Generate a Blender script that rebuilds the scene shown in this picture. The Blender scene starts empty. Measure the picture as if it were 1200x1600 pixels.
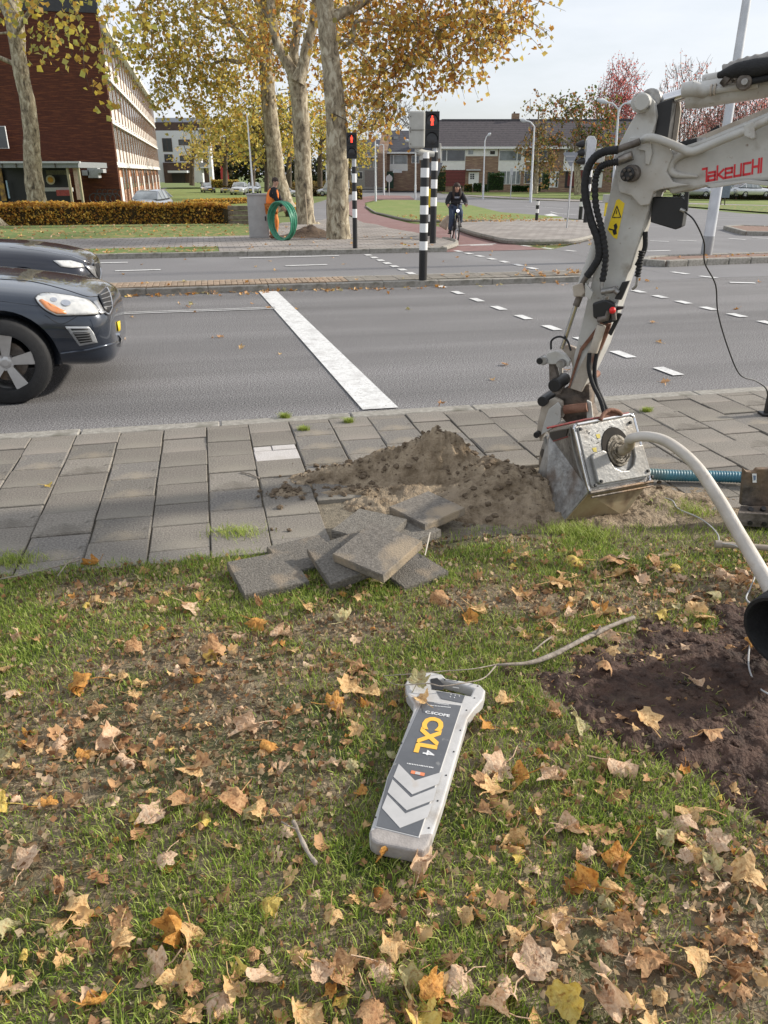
import bpy, bmesh, math, random
import numpy as np
from mathutils import Vector, Matrix, noise as mn, Quaternion
from mathutils.bvhtree import BVHTree
from mathutils.geometry import delaunay_2d_cdt
random.seed(7)
RNG = np.random.default_rng(11)
S = bpy.context.scene
C = S.collection
PI = math.pi
V = Vector

# ------------------------------------------------------------------ camera, sky, sun, exposure
CAMH = 1.85; FPX = 1202.0; TH = math.atan(531/FPX); CT, ST = math.cos(TH), math.sin(TH)
cam = bpy.data.cameras.new('camera'); cam_o = bpy.data.objects.new('camera', cam); C.objects.link(cam_o)
cam_o.location = (0, 0, CAMH); cam_o.rotation_euler = (PI/2 - TH, 0, 0)
cam.sensor_fit = 'VERTICAL'; cam.sensor_height = 24.0; cam.sensor_width = 18.0; cam.lens = 24*FPX/1600
cam.clip_start = 0.05; cam.clip_end = 3000
S.camera = cam_o
SUN_AZ = math.radians(13); SUN_EL = math.radians(26)       # azimuth measured from +X towards +Y
w = bpy.data.worlds.new('World'); S.world = w; w.use_nodes = True
nt = w.node_tree; nt.nodes.clear()
wo = nt.nodes.new('ShaderNodeOutputWorld'); bg = nt.nodes.new('ShaderNodeBackground'); sky = nt.nodes.new('ShaderNodeTexSky')
sky.sky_type = 'NISHITA'; sky.sun_disc = False; sky.sun_elevation = SUN_EL; sky.sun_rotation = PI/2 - SUN_AZ
sky.air_density = 1.0; sky.dust_density = 2.0; sky.ozone_density = 1.0
bg.inputs['Strength'].default_value = 0.12
tc = nt.nodes.new('ShaderNodeTexCoord'); mp = nt.nodes.new('ShaderNodeMapping'); mp.inputs['Scale'].default_value = (1.2, 1.2, 4.5)
cn = nt.nodes.new('ShaderNodeTexNoise'); cn.inputs['Scale'].default_value = 1.7; cn.inputs['Detail'].default_value = 7; cn.inputs['Roughness'].default_value = 0.58
cr = nt.nodes.new('ShaderNodeValToRGB'); cr.color_ramp.elements[0].position = 0.30; cr.color_ramp.elements[0].color = (.5, .5, .5, 1)
cr.color_ramp.elements[1].position = 0.62; cr.color_ramp.elements[1].color = (.95, .95, .95, 1)
mx = nt.nodes.new('ShaderNodeMix'); mx.data_type = 'RGBA'
mx.inputs['B'].default_value = (7.3, 7.6, 8.1, 1)
L = nt.links
L.new(tc.outputs['Generated'], mp.inputs[0]); L.new(mp.outputs[0], cn.inputs['Vector']); L.new(cn.outputs['Fac'], cr.inputs[0])
L.new(cr.outputs[0], mx.inputs['Factor']); L.new(sky.outputs[0], mx.inputs['A']); L.new(mx.outputs['Result'], bg.inputs['Color']); L.new(bg.outputs[0], wo.inputs[0])
sun = bpy.data.lights.new('sun', 'SUN'); sun.energy = 4.7; sun.angle = math.radians(2.6); sun.color = (1, .93, .82)
sun_o = bpy.data.objects.new('sun', sun); C.objects.link(sun_o)
sd = V((math.cos(SUN_AZ)*math.cos(SUN_EL), math.sin(SUN_AZ)*math.cos(SUN_EL), math.sin(SUN_EL)))
sun_o.rotation_euler = sd.to_track_quat('Z', 'Y').to_euler(); sun_o.location = (10, 10, 30)
S.view_settings.view_transform = 'Standard'; S.view_settings.look = 'None'; S.view_settings.exposure = 0.14; S.view_settings.gamma = 1
S.view_settings.use_curve_mapping = False

# ------------------------------------------------------------------ measuring helpers
R = math.radians(12.5)
CR, SR = math.cos(R), math.sin(R)
def gz(Y):                                   # the land drops a little beyond the far pavement
    return 0.0 if Y < 30 else (-0.03*(Y-30) if Y < 60 else -0.9)
def ray(px, py):
    u = 800-py
    f = FPX*CT+u*ST
    return V(((px-600)/f, 1.0, (u*CT-FPX*ST)/f))
def G(px, py, z=None):
    d = ray(px, py)
    if z is not None:
        k = (CAMH-z)/-d.z; return V((d.x*k, k, z))
    zz = 0.0
    for _ in range(60):
        k = min((CAMH-zz)/max(-d.z, 1e-4), 400); zz = 0.5*zz+0.5*gz(k)
    return V((d.x*k, k, gz(k)))
def P(px, py, Y):
    d = ray(px, py); return V((d.x*Y, Y, CAMH+d.z*Y))
def RF(s, t, z=0.0):                          # road frame -> world
    return V((s*CR-t*SR, s*SR+t*CR, z))
def TOS(p): return (p.x*CR+p.y*SR, -p.x*SR+p.y*CR)

# ------------------------------------------------------------------ materials
MATS = {}
def mat(name, col, rough=.7, var=.0, vscale=8, col2=None, bump=0.0, bscale=60, metal=0.0, spec=.5, coat=0.0, detail=6, coords='Object', fac=(.35, .65), extra=None):
    if name in MATS: return MATS[name]
    m = bpy.data.materials.new(name); m.use_nodes = True; t = m.node_tree; b = t.nodes['Principled BSDF']
    b.inputs['Roughness'].default_value = rough; b.inputs['Metallic'].default_value = metal
    b.inputs['Specular IOR Level'].default_value = spec; b.inputs['Coat Weight'].default_value = coat; b.inputs['Coat Roughness'].default_value = .05
    b.inputs['Base Color'].default_value = (*col, 1)
    tcn = t.nodes.new('ShaderNodeTexCoord')
    if col2 is not None or var:
        if col2 is None: col2 = tuple(c*(1+var) for c in col); c1 = tuple(c*(1-var) for c in col)
        else: c1 = col
        n = t.nodes.new('ShaderNodeTexNoise'); n.inputs['Scale'].default_value = vscale; n.inputs['Detail'].default_value = detail; n.inputs['Roughness'].default_value = .65
        r = t.nodes.new('ShaderNodeValToRGB'); r.color_ramp.elements[0].position = fac[0]; r.color_ramp.elements[1].position = fac[1]
        r.color_ramp.elements[0].color = (*c1, 1); r.color_ramp.elements[1].color = (*col2, 1)
        t.links.new(tcn.outputs[coords], n.inputs['Vector']); t.links.new(n.outputs['Fac'], r.inputs[0]); t.links.new(r.outputs[0], b.inputs['Base Color'])
        m['ramp'] = r.name
        if extra:                              # second layer: (colour, scale, lo, hi)
            for (ec, es, lo, hi) in extra:
                n2 = t.nodes.new('ShaderNodeTexNoise'); n2.inputs['Scale'].default_value = es; n2.inputs['Detail'].default_value = 5
                t.links.new(tcn.outputs[coords], n2.inputs['Vector'])
                mr = t.nodes.new('ShaderNodeMapRange'); mr.inputs['From Min'].default_value = lo; mr.inputs['From Max'].default_value = hi
                t.links.new(n2.outputs['Fac'], mr.inputs['Value'])
                mm = t.nodes.new('ShaderNodeMix'); mm.data_type = 'RGBA'; mm.inputs['B'].default_value = (*ec, 1)
                src = b.inputs['Base Color'].links[0].from_socket
                t.links.new(mr.outputs[0], mm.inputs['Factor']); t.links.new(src, mm.inputs['A']); t.links.new(mm.outputs['Result'], b.inputs['Base Color'])
    if bump:
        n = t.nodes.new('ShaderNodeTexNoise'); n.inputs['Scale'].default_value = bscale; n.inputs['Detail'].default_value = 5
        bp = t.nodes.new('ShaderNodeBump'); bp.inputs['Strength'].default_value = bump; bp.inputs['Distance'].default_value = .02
        t.links.new(tcn.outputs[coords], n.inputs['Vector']); t.links.new(n.outputs['Fac'], bp.inputs['Height']); t.links.new(bp.outputs[0], b.inputs['Normal'])
    MATS[name] = m; return m
def attr_mat(name, rough=.6, trans=0.0, attr='tint'):
    m = bpy.data.materials.new(name); m.use_nodes = True; t = m.node_tree; b = t.nodes['Principled BSDF']
    a = t.nodes.new('ShaderNodeAttribute'); a.attribute_name = attr
    t.links.new(a.outputs['Color'], b.inputs['Base Color']); b.inputs['Roughness'].default_value = rough; b.inputs['Specular IOR Level'].default_value = .3
    if trans:
        tr = t.nodes.new('ShaderNodeBsdfTranslucent'); t.links.new(a.outputs['Color'], tr.inputs['Color'])
        ms = t.nodes.new('ShaderNodeMixShader'); ms.inputs[0].default_value = trans
        t.links.new(b.outputs[0], ms.inputs[1]); t.links.new(tr.outputs[0], ms.inputs[2]); t.links.new(ms.outputs[0], t.nodes['Material Output'].inputs[0])
    MATS[name] = m; return m
def emis(name, col, st):
    m = bpy.data.materials.new(name); m.use_nodes = True; b = m.node_tree.nodes['Principled BSDF']
    b.inputs['Base Color'].default_value = (*col, 1); b.inputs['Emission Color'].default_value = (*col, 1); b.inputs['Emission Strength'].default_value = st
    MATS[name] = m; return m
asphalt = mat('asphalt', (.055, .051, .051), .92, col2=(.34, .33, .33), vscale=75, bump=.6, bscale=120, fac=(.40, .62), detail=3, extra=[((.14, .132, .132), .45, .5, .95), ((.30, .29, .28), 3.0, .68, 1.0)])
def add_tracks(m):                            # faint wheel tracks and patches running along the road
    t = m.node_tree; b = t.nodes['Principled BSDF']; tcn = t.nodes.new('ShaderNodeTexCoord'); mpn = t.nodes.new('ShaderNodeMapping'); mpn.vector_type = 'TEXTURE'
    mpn.inputs['Rotation'].default_value = (0, 0, math.radians(12.5)); mpn.inputs['Scale'].default_value = (16, .8, 1); n = t.nodes.new('ShaderNodeTexNoise'); n.inputs['Scale'].default_value = 1; n.inputs['Detail'].default_value = 5
    mr = t.nodes.new('ShaderNodeMapRange'); mr.inputs['From Min'].default_value = .35; mr.inputs['From Max'].default_value = .65; mr.inputs['To Min'].default_value = .80; mr.inputs['To Max'].default_value = 1.14
    mu = t.nodes.new('ShaderNodeVectorMath'); mu.operation = 'SCALE'; src = b.inputs['Base Color'].links[0].from_socket
    t.links.new(tcn.outputs['Object'], mpn.inputs[0]); t.links.new(mpn.outputs[0], n.inputs['Vector']); t.links.new(n.outputs['Fac'], mr.inputs[0]); t.links.new(src, mu.inputs[0]); t.links.new(mr.outputs[0], mu.inputs['Scale']); t.links.new(mu.outputs[0], b.inputs['Base Color'])
add_tracks(asphalt)
asphalt2 = mat('asphalt_far', (.15, .145, .148), .9, col2=(.21, .205, .21), vscale=30, fac=(.36, .66), bump=.2, bscale=90, extra=[((.24, .235, .24), .3, .5, .8)])
redpath = mat('red_asphalt', (.19, .10, .095), .9, col2=(.25, .145, .135), vscale=6, bump=.2, bscale=90, extra=[((.28, .19, .18), 1.0, .5, .8)])
kerbm = mat('kerb_concrete', (.22, .205, .18), .9, col2=(.36, .34, .30), vscale=22, bump=.3, bscale=90, extra=[((.15, .14, .11), 4, .55, .75)])
tile_m = [mat('paving_%d' % i, c1, .9, col2=c2, vscale=95, bump=.35, bscale=160, detail=3, fac=(.38, .68), extra=[(c3, 7, .55, .85), (c4, 1.7, .5, .75)]) for i, (c1, c2, c3, c4) in enumerate([
    ((.15, .132, .110), (.29, .262, .225), (.15, .14, .12), (.30, .27, .22)), ((.165, .147, .125), (.31, .282, .245), (.17, .155, .13), (.31, .27, .23)),
    ((.13, .114, .097), (.26, .234, .20), (.13, .12, .10), (.25, .23, .19)), ((.45, .42, .40), (.60, .57, .55), (.36, .33, .3), (.5, .46, .42))])]
pave_far = mat('pavement_far', (.26, .235, .215), .9, col2=(.37, .34, .31), vscale=3, bump=.2, bscale=60, extra=[((.22, .17, .11), 1.3, .6, .85)])
brickpave = mat('brick_paver', (.22, .16, .11), .9, col2=(.34, .26, .19), vscale=4)
whiteline = mat('road_paint', (.50, .49, .48), .75, col2=(.68, .68, .67), vscale=14, fac=(.3, .5), extra=[((.30, .29, .28), 55, .56, .72), ((.42, .41, .40), 5, .5, .8)])
sandm = mat('sand', (.16, .115, .07), .95, col2=(.36, .28, .19), vscale=9, bump=.9, bscale=70, fac=(.35, .6), extra=[((.33, .26, .185), 5, .55, .8)])
clodm = mat('clod_soil', (.11, .078, .05), .95, col2=(.20, .15, .10), vscale=30, bump=.8, bscale=60)
mudm = mat('dark_soil', (.030, .015, .010), .85, col2=(.105, .057, .038), vscale=11, bump=1.0, bscale=70, fac=(.34, .66), extra=[((.12, .08, .055), 6, .62, .8)])
lawnm = mat('lawn_soil', (.10, .075, .045), .95, col2=(.27, .215, .14), vscale=16, bump=.9, bscale=80, extra=[((.07, .09, .025), 3.2, .5, .65)])
grassfar = mat('grass_far', (.085, .12, .028), .95, col2=(.15, .17, .04), vscale=5, bump=.6, bscale=30, extra=[((.35, .22, .08), 6, .60, .68), ((.13, .19, .04), .35, .4, .7)])
grassleaf = mat('grass_leafy', (.09, .14, .03), .95, col2=(.17, .22, .055), vscale=5, bump=.6, bscale=30, extra=[((.38, .23, .10), 4.5, .57, .62)])
grassbright = mat('grass_bright', (.12, .17, .035), .95, col2=(.20, .25, .06), vscale=6, bump=.8, bscale=30, extra=[((.24, .24, .08), .8, .45, .8)])
darkbark = mat('branch_bark', (.05, .038, .028), .9, col2=(.11, .085, .06), vscale=9)
black = mat('black_plastic', (.012, .012, .013), .45, var=.2)
rubber = mat('rubber', (.014, .014, .015), .75, var=.3, vscale=30, bump=.3, bscale=120)
chrome = mat('chrome', (.65, .65, .66), .18, metal=1.0, var=.1)
steel = mat('worn_steel', (.20, .19, .18), .45, col2=(.46, .45, .43), vscale=9, metal=.75, bump=.2, bscale=40, extra=[((.14, .09, .055), 5, .54, .72), ((.06, .05, .045), 17, .60, .8)])
dirtysteel = mat('dirty_steel', (.055, .045, .038), .6, col2=(.22, .19, .165), vscale=8, metal=.5, bump=.3, bscale=40, extra=[((.20, .12, .06), 4, .5, .75)])
rust = mat('rust', (.13, .05, .03), .8, col2=(.27, .14, .09), vscale=12, bump=.3)
machine = mat('machine_paint', (.44, .43, .40), .45, col2=(.55, .54, .51), vscale=4, coat=.1, bump=.05, bscale=15, extra=[((.32, .26, .19), 2.5, .52, .80), ((.22, .15, .10), 34, .66, .76), ((.28, .24, .19), 9, .60, .8)])
machine_d = mat('machine_paint_dirty', (.33, .27, .21), .6, col2=(.50, .45, .38), vscale=5, extra=[((.28, .13, .09), 9, .6, .75)])
redp = mat('red_paint', (.30, .03, .03), .6, col2=(.14, .06, .05), vscale=30)
yellowp = mat('yellow_label', (.85, .62, .02), .5, var=.06)
whitep = mat('white_paint', (.72, .72, .71), .5, col2=(.80, .80, .79), vscale=5)
galv = mat('galvanised', (.42, .43, .44), .45, col2=(.55, .56, .58), vscale=6, metal=.2)
lampgrey = mat('lamp_paint', (.50, .52, .55), .5, col2=(.62, .64, .67), vscale=3)
greybox = mat('signal_grey', (.40, .39, .35), .6, col2=(.48, .47, .43), vscale=6)
glassd = mat('window_glass', (.045, .05, .055), .06, var=.3, vscale=1.3, spec=.8)
glassl = mat('pale_glass', (.20, .22, .23), .08, var=.4, vscale=.8, spec=.8)
wallwhite = mat('white_wall', (.70, .69, .66), .8, col2=(.78, .77, .74), vscale=2)
frame_w = mat('white_frame', (.75, .75, .74), .5, var=.04)

def brickmat(name, a, b_, mort, sc=4.5, axis='XZ'):
    m = bpy.data.materials.new(name); m.use_nodes = True; t = m.node_tree; b = t.nodes['Principled BSDF']; b.inputs['Roughness'].default_value = .9
    tcn = t.nodes.new('ShaderNodeTexCoord'); sx = t.nodes.new('ShaderNodeSeparateXYZ'); cx = t.nodes.new('ShaderNodeCombineXYZ')
    ad = t.nodes.new('ShaderNodeMath'); ad.operation = 'ADD'
    t.links.new(tcn.outputs['Object'], sx.inputs[0]); t.links.new(sx.outputs['X'], ad.inputs[0]); t.links.new(sx.outputs['Y'], ad.inputs[1])
    t.links.new(ad.outputs[0], cx.inputs['X']); t.links.new(sx.outputs['Z'], cx.inputs['Y'])
    bt = t.nodes.new('ShaderNodeTexBrick'); bt.inputs['Scale'].default_value = sc; bt.inputs['Color1'].default_value = (*a, 1); bt.inputs['Color2'].default_value = (*b_, 1)
    bt.inputs['Mortar'].default_value = (*mort, 1); bt.inputs['Mortar Size'].default_value = .012; bt.inputs['Bias'].default_value = -.3
    t.links.new(cx.outputs[0], bt.inputs['Vector'])
    n = t.nodes.new('ShaderNodeTexNoise'); n.inputs['Scale'].default_value = 1.0; n.inputs['Detail'].default_value = 6
    mpn = t.nodes.new('ShaderNodeMapping'); mpn.inputs['Scale'].default_value = (.9, 13, 1)
    t.links.new(cx.outputs[0], mpn.inputs[0]); t.links.new(mpn.outputs[0], n.inputs['Vector'])
    mr = t.nodes.new('ShaderNodeMapRange'); mr.inputs['From Min'].default_value = .50; mr.inputs['From Max'].default_value = .78
    t.links.new(n.outputs['Fac'], mr.inputs[0])
    mm = t.nodes.new('ShaderNodeMix'); mm.data_type = 'RGBA'; mm.inputs['B'].default_value = (min(1, b_[0]*2.0), min(1, b_[1]*2.6), min(1, b_[2]*2.2), 1)
    t.links.new(mr.outputs[0], mm.inputs['Factor']); t.links.new(bt.outputs['Color'], mm.inputs['A']); t.links.new(mm.outputs['Result'], b.inputs['Base Color'])
    MATS[name] = m; return m
brick_red = brickmat('brick_dark_red', (.068, .017, .008), (.105, .026, .011), (.042, .018, .012))
brick_brown = brickmat('brick_brown', (.21, .125, .09), (.26, .16, .115), (.25, .20, .17))
brick_salmon = brickmat('brick_salmon', (.46, .24, .16), (.52, .29, .2), (.5, .36, .28))
def rooftile(name, c1, c2):
    m = bpy.data.materials.new(name); m.use_nodes = True; t = m.node_tree; b = t.nodes['Principled BSDF']; b.inputs['Roughness'].default_value = .75
    tcn = t.nodes.new('ShaderNodeTexCoord'); wv = t.nodes.new('ShaderNodeTexWave'); wv.bands_direction = 'Z'; wv.wave_profile = 'SAW'; wv.inputs['Scale'].default_value = 1.05; wv.inputs['Distortion'].default_value = .15
    n = t.nodes.new('ShaderNodeTexNoise'); n.inputs['Scale'].default_value = 3.5; n.inputs['Detail'].default_value = 8
    t.links.new(tcn.outputs['Object'], wv.inputs['Vector']); t.links.new(tcn.outputs['Object'], n.inputs['Vector'])
    mth = t.nodes.new('ShaderNodeMath'); mth.operation = 'MULTIPLY_ADD'; mth.inputs[1].default_value = .45
    t.links.new(wv.outputs['Fac'], mth.inputs[0]); t.links.new(n.outputs['Fac'], mth.inputs[2])
    r = t.nodes.new('ShaderNodeValToRGB'); r.color_ramp.elements[0].position = .35; r.color_ramp.elements[1].position = .95
    r.color_ramp.elements[0].color = (*c1, 1); r.color_ramp.elements[1].color = (*c2, 1)
    t.links.new(mth.outputs[0], r.inputs[0]); t.links.new(r.outputs[0], b.inputs['Base Color'])
    bp = t.nodes.new('ShaderNodeBump'); bp.inputs['Strength'].default_value = .6; bp.inputs['Distance'].default_value = .05
    t.links.new(wv.outputs['Fac'], bp.inputs['Height']); t.links.new(bp.outputs[0], b.inputs['Normal'])
    MATS[name] = m; return m
roof_dark = rooftile('roof_tiles', (.045, .04, .045), (.105, .09, .095))
roof_slate = rooftile('roof_slate', (.04, .042, .05), (.085, .085, .10))
def barkmat():
    m = bpy.data.materials.new('plane_bark'); m.use_nodes = True; t = m.node_tree; b = t.nodes['Principled BSDF']; b.inputs['Roughness'].default_value = .85
    tcn = t.nodes.new('ShaderNodeTexCoord'); mpn = t.nodes.new('ShaderNodeMapping'); mpn.inputs['Scale'].default_value = (1, 1, .5)
    v = t.nodes.new('ShaderNodeTexNoise'); v.inputs['Scale'].default_value = 7; v.inputs['Detail'].default_value = 9; v.inputs['Roughness'].default_value = .68; v.inputs['Distortion'].default_value = .6
    t.links.new(tcn.outputs['Object'], mpn.inputs[0]); t.links.new(mpn.outputs[0], v.inputs['Vector'])
    r = t.nodes.new('ShaderNodeValToRGB'); e = r.color_ramp.elements
    e[0].position = .36; e[0].color = (.075, .06, .042, 1); e[1].position = .60; e[1].color = (.48, .43, .32, 1)
    x = e.new(.44); x.color = (.22, .18, .12, 1); x = e.new(.52); x.color = (.32, .27, .185, 1)
    t.links.new(v.outputs['Fac'], r.inputs[0]); t.links.new(r.outputs[0], b.inputs['Base Color'])
    bp = t.nodes.new('ShaderNodeBump'); bp.inputs['Strength'].default_value = .5; bp.inputs['Distance'].default_value = .03
    t.links.new(v.outputs['Fac'], bp.inputs['Height']); t.links.new(bp.outputs[0], b.inputs['Normal'])
    return m
bark = barkmat()
foliage = attr_mat('foliage', .6, .5)
grassblade = attr_mat('grass_blade', .55, .4)

# ------------------------------------------------------------------ mesh helpers
def tag(o, label=None, cat=None, group=None, kind=None):
    if label: o['label'] = label
    if cat: o['category'] = cat
    if group: o['group'] = group
    if kind: o['kind'] = kind
    return o
def empty(name, loc, label, cat, group=None, rz=0.0):
    o = bpy.data.objects.new(name, None); C.objects.link(o); o.location = loc; o.rotation_euler = (0, 0, rz); o.empty_display_size = .1
    return tag(o, label, cat, group)
class MB:
    def __init__(s): s.v = []; s.f = []; s.mi = []; s.cur = 0
    def add(s, vs, fs):
        n = len(s.v); s.v += [tuple(x) for x in vs]; s.f += [tuple(i+n for i in f) for f in fs]; s.mi += [s.cur]*len(fs); return s
    def box(s, c, size, M=None, rz=0.0):
        hx, hy, hz_ = [a/2 for a in size]; c = V(c)
        vs = [V((x, y, z)) for z in (-hz_, hz_) for y in (-hy, hy) for x in (-hx, hx)]
        if M is None: M = Matrix.Rotation(rz, 3, 'Z')
        vs = [c+M @ q for q in vs]
        return s.add(vs, [(0, 2, 3, 1), (4, 5, 7, 6), (0, 1, 5, 4), (2, 6, 7, 3), (0, 4, 6, 2), (1, 3, 7, 5)])
    def tube(s, pts, rad, n=8, caps=True):
        pts = [V(q) for q in pts]; m = len(pts)
        if not hasattr(rad, '__len__'): rad = [rad]*m
        T = []
        for i in range(m):
            a = pts[max(0, i-1)]; b = pts[min(m-1, i+1)]; d = (b-a)
            T.append(d.normalized() if d.length > 1e-9 else V((0, 0, 1)))
        u = T[0].orthogonal().normalized(); vs = []
        for i in range(m):
            u = (u-T[i]*u.dot(T[i]))
            u = u.normalized() if u.length > 1e-6 else T[i].orthogonal().normalized()
            w_ = T[i].cross(u)
            for k in range(n):
                a = 2*PI*k/n; vs.append(pts[i]+(u*math.cos(a)+w_*math.sin(a))*rad[i])
        fs = [(i*n+k, i*n+(k+1) % n, (i+1)*n+(k+1) % n, (i+1)*n+k) for i in range(m-1) for k in range(n)]
        if caps: fs += [tuple(range(n-1, -1, -1)), tuple(range((m-1)*n, m*n))]
        return s.add(vs, fs)
    def prism(s, poly, off):
        poly = [V(q) for q in poly]; n = len(poly); off = V(off)
        vs = poly+[q+off for q in poly]
        return s.add(vs, [tuple(range(n)), tuple(range(2*n-1, n-1, -1))]+[(i, i+n, (i+1) % n+n, (i+1) % n) for i in range(n)])
    def poly(s, pts): return s.add(pts, [tuple(range(len(pts)))])
    def lathe(s, c, axis, prof, n=24):
        c = V(c); ax = V(axis).normalized(); u = ax.orthogonal().normalized(); w_ = ax.cross(u); vs = []
        for (r, h) in prof:
            for k in range(n):
                a = 2*PI*k/n; vs.append(c+ax*h+(u*math.cos(a)+w_*math.sin(a))*r)
        m = len(prof)
        fs = [(i*n+k, i*n+(k+1) % n, (i+1)*n+(k+1) % n, (i+1)*n+k) for i in range(m-1) for k in range(n)]
        return s.add(vs, fs)
    def ball(s, c, r, n=8, m=6, sq=(1, 1, 1)):
        vs = []; c = V(c)
        for j in range(m+1):
            ph = PI*j/m
            for k in range(n):
                a = 2*PI*k/n; vs.append(c+V((math.sin(ph)*math.cos(a)*r*sq[0], math.sin(ph)*math.sin(a)*r*sq[1], math.cos(ph)*r*sq[2])))
        return s.add(vs, [(j*n+k, (j+1)*n+k, (j+1)*n+(k+1) % n, j*n+(k+1) % n) for j in range(m) for k in range(n)])
    def mesh(s, name, mats, smooth=None):
        me = bpy.data.meshes.new(name); me.from_pydata(s.v, [], s.f)
        if not isinstance(mats, (list, tuple)): mats = [mats]
        for m in mats: me.materials.append(m)
        if len(mats) > 1: me.polygons.foreach_set('material_index', s.mi)
        bm = bmesh.new(); bm.from_mesh(me); bmesh.ops.remove_doubles(bm, verts=bm.verts, dist=1e-6); bmesh.ops.recalc_face_normals(bm, faces=bm.faces); bm.to_mesh(me); bm.free()
        if smooth:
            me.polygons.foreach_set('use_smooth', [True]*len(me.polygons)); me.set_sharp_from_angle(angle=math.radians(smooth))
        return me
    def build(s, name, mats, parent=None, smooth=None, bevel=0.0, seg=2):
        o = bpy.data.objects.new(name, s.mesh(name, mats, smooth)); C.objects.link(o)
        if parent is not None: setparent(o, parent)
        if bevel:
            b = o.modifiers.new('bevel', 'BEVEL'); b.width = bevel; b.segments = seg; b.limit_method = 'ANGLE'; b.angle_limit = math.radians(35)
        return o
def setparent(o, p):
    o.parent = p
    bpy.context.view_layer.update() if False else None
    M = world_of(p); o.matrix_parent_inverse = M.inverted()
def world_of(o):
    M = Matrix.LocRotScale(o.location, o.rotation_euler, o.scale)
    if o.parent is not None: M = world_of(o.parent) @ o.matrix_parent_inverse @ M
    return M
def catmull(pts, k=6):
    pts = [V(q) for q in pts]; out = []
    q = [pts[0]*2-pts[1]]+pts+[pts[-1]*2-pts[-2]]
    for i in range(1, len(q)-2):
        for j in range(k):
            t = j/k; a, b, c, d = q[i-1], q[i], q[i+1], q[i+2]
            out.append(.5*((2*b)+(c-a)*t+(2*a-5*b+4*c-d)*t*t+(3*b-3*c+d-a)*t**3))
    out.append(pts[-1]); return out
def lerp_list(vals, m):
    n = len(vals); return [vals[min(n-1, int(i*(n-1)/(m-1)))]+(vals[min(n-1, int(i*(n-1)/(m-1))+1)]-vals[min(n-1, int(i*(n-1)/(m-1)))])*((i*(n-1)/(m-1)) % 1) for i in range(m)]
def copy_tree(o, parent=None):
    c = o.copy(); C.objects.link(c); c.parent = parent
    if parent is not None: c.matrix_parent_inverse = o.matrix_parent_inverse.copy()
    for ch in [x for x in C.objects if x.parent == o]: copy_tree(ch, c)
    return c
def ground_sheet(name, pts, z, m, label, thick=0.0, skirt=0.0, parent=None):
    """pts: world xy points; laid over the land form, z above it"""
    bm = bmesh.new(); nv = len(pts)
    r_ = delaunay_2d_cdt([V((p.x, p.y)) for p in pts], [(i, (i+1) % nv) for i in range(nv)], [list(range(nv))], 1, 1e-5)
    vs = [bm.verts.new((q.x, q.y, 0)) for q in r_[0]]
    for f in r_[2]:
        try: bm.faces.new([vs[i] for i in f])
        except ValueError: pass
    for yb in (30, 60):
        bmesh.ops.bisect_plane(bm, geom=bm.verts[:]+bm.edges[:]+bm.faces[:], plane_co=(0, yb, 0), plane_no=(0, 1, 0))
    for v in bm.verts: v.co.z = gz(v.co.y)+z
    if thick:
        r = bmesh.ops.extrude_face_region(bm, geom=bm.faces[:])
        for e in r['geom']:
            if isinstance(e, bmesh.types.BMVert): e.co.z -= thick
    bmesh.ops.recalc_face_normals(bm, faces=bm.faces)
    if not thick:
        for f in bm.faces:
            if f.normal.z < 0: f.normal_flip()
    me = bpy.data.meshes.new(name); bm.to_mesh(me); bm.free(); me.materials.append(m)
    o = bpy.data.objects.new(name, me); C.objects.link(o)
    if parent is None: tag(o, label, None, None, 'structure')
    else: setparent(o, parent)
    return o
def rect(s0, s1, t0, t1): return [RF(s0, t0), RF(s1, t0), RF(s1, t1), RF(s0, t1)]
def pxs(l): return [G(a, b) for a, b in l]
def fill_attr(me, cols):            # per-vertex colour attribute
    a = me.color_attributes.new('tint', 'FLOAT_COLOR', 'POINT'); a.data.foreach_set('color', np.asarray(cols, dtype=np.float32).ravel())
def tri_mesh(name, verts, tris, cols, m, parent=None):
    me = bpy.data.meshes.new(name); nv = len(verts); nf = len(tris)
    me.vertices.add(nv); me.vertices.foreach_set('co', np.asarray(verts, dtype=np.float32).ravel())
    me.loops.add(nf*3); me.loops.foreach_set('vertex_index', np.asarray(tris, dtype=np.int32).ravel())
    me.polygons.add(nf); me.polygons.foreach_set('loop_start', np.arange(0, nf*3, 3, dtype=np.int32)); me.polygons.foreach_set('loop_total', np.full(nf, 3, dtype=np.int32))
    me.update(calc_edges=True); me.validate(); fill_attr(me, cols); me.materials.append(m)
    o = bpy.data.objects.new(name, me); C.objects.link(o)
    if parent is not None: setparent(o, parent)
    return o
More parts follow.
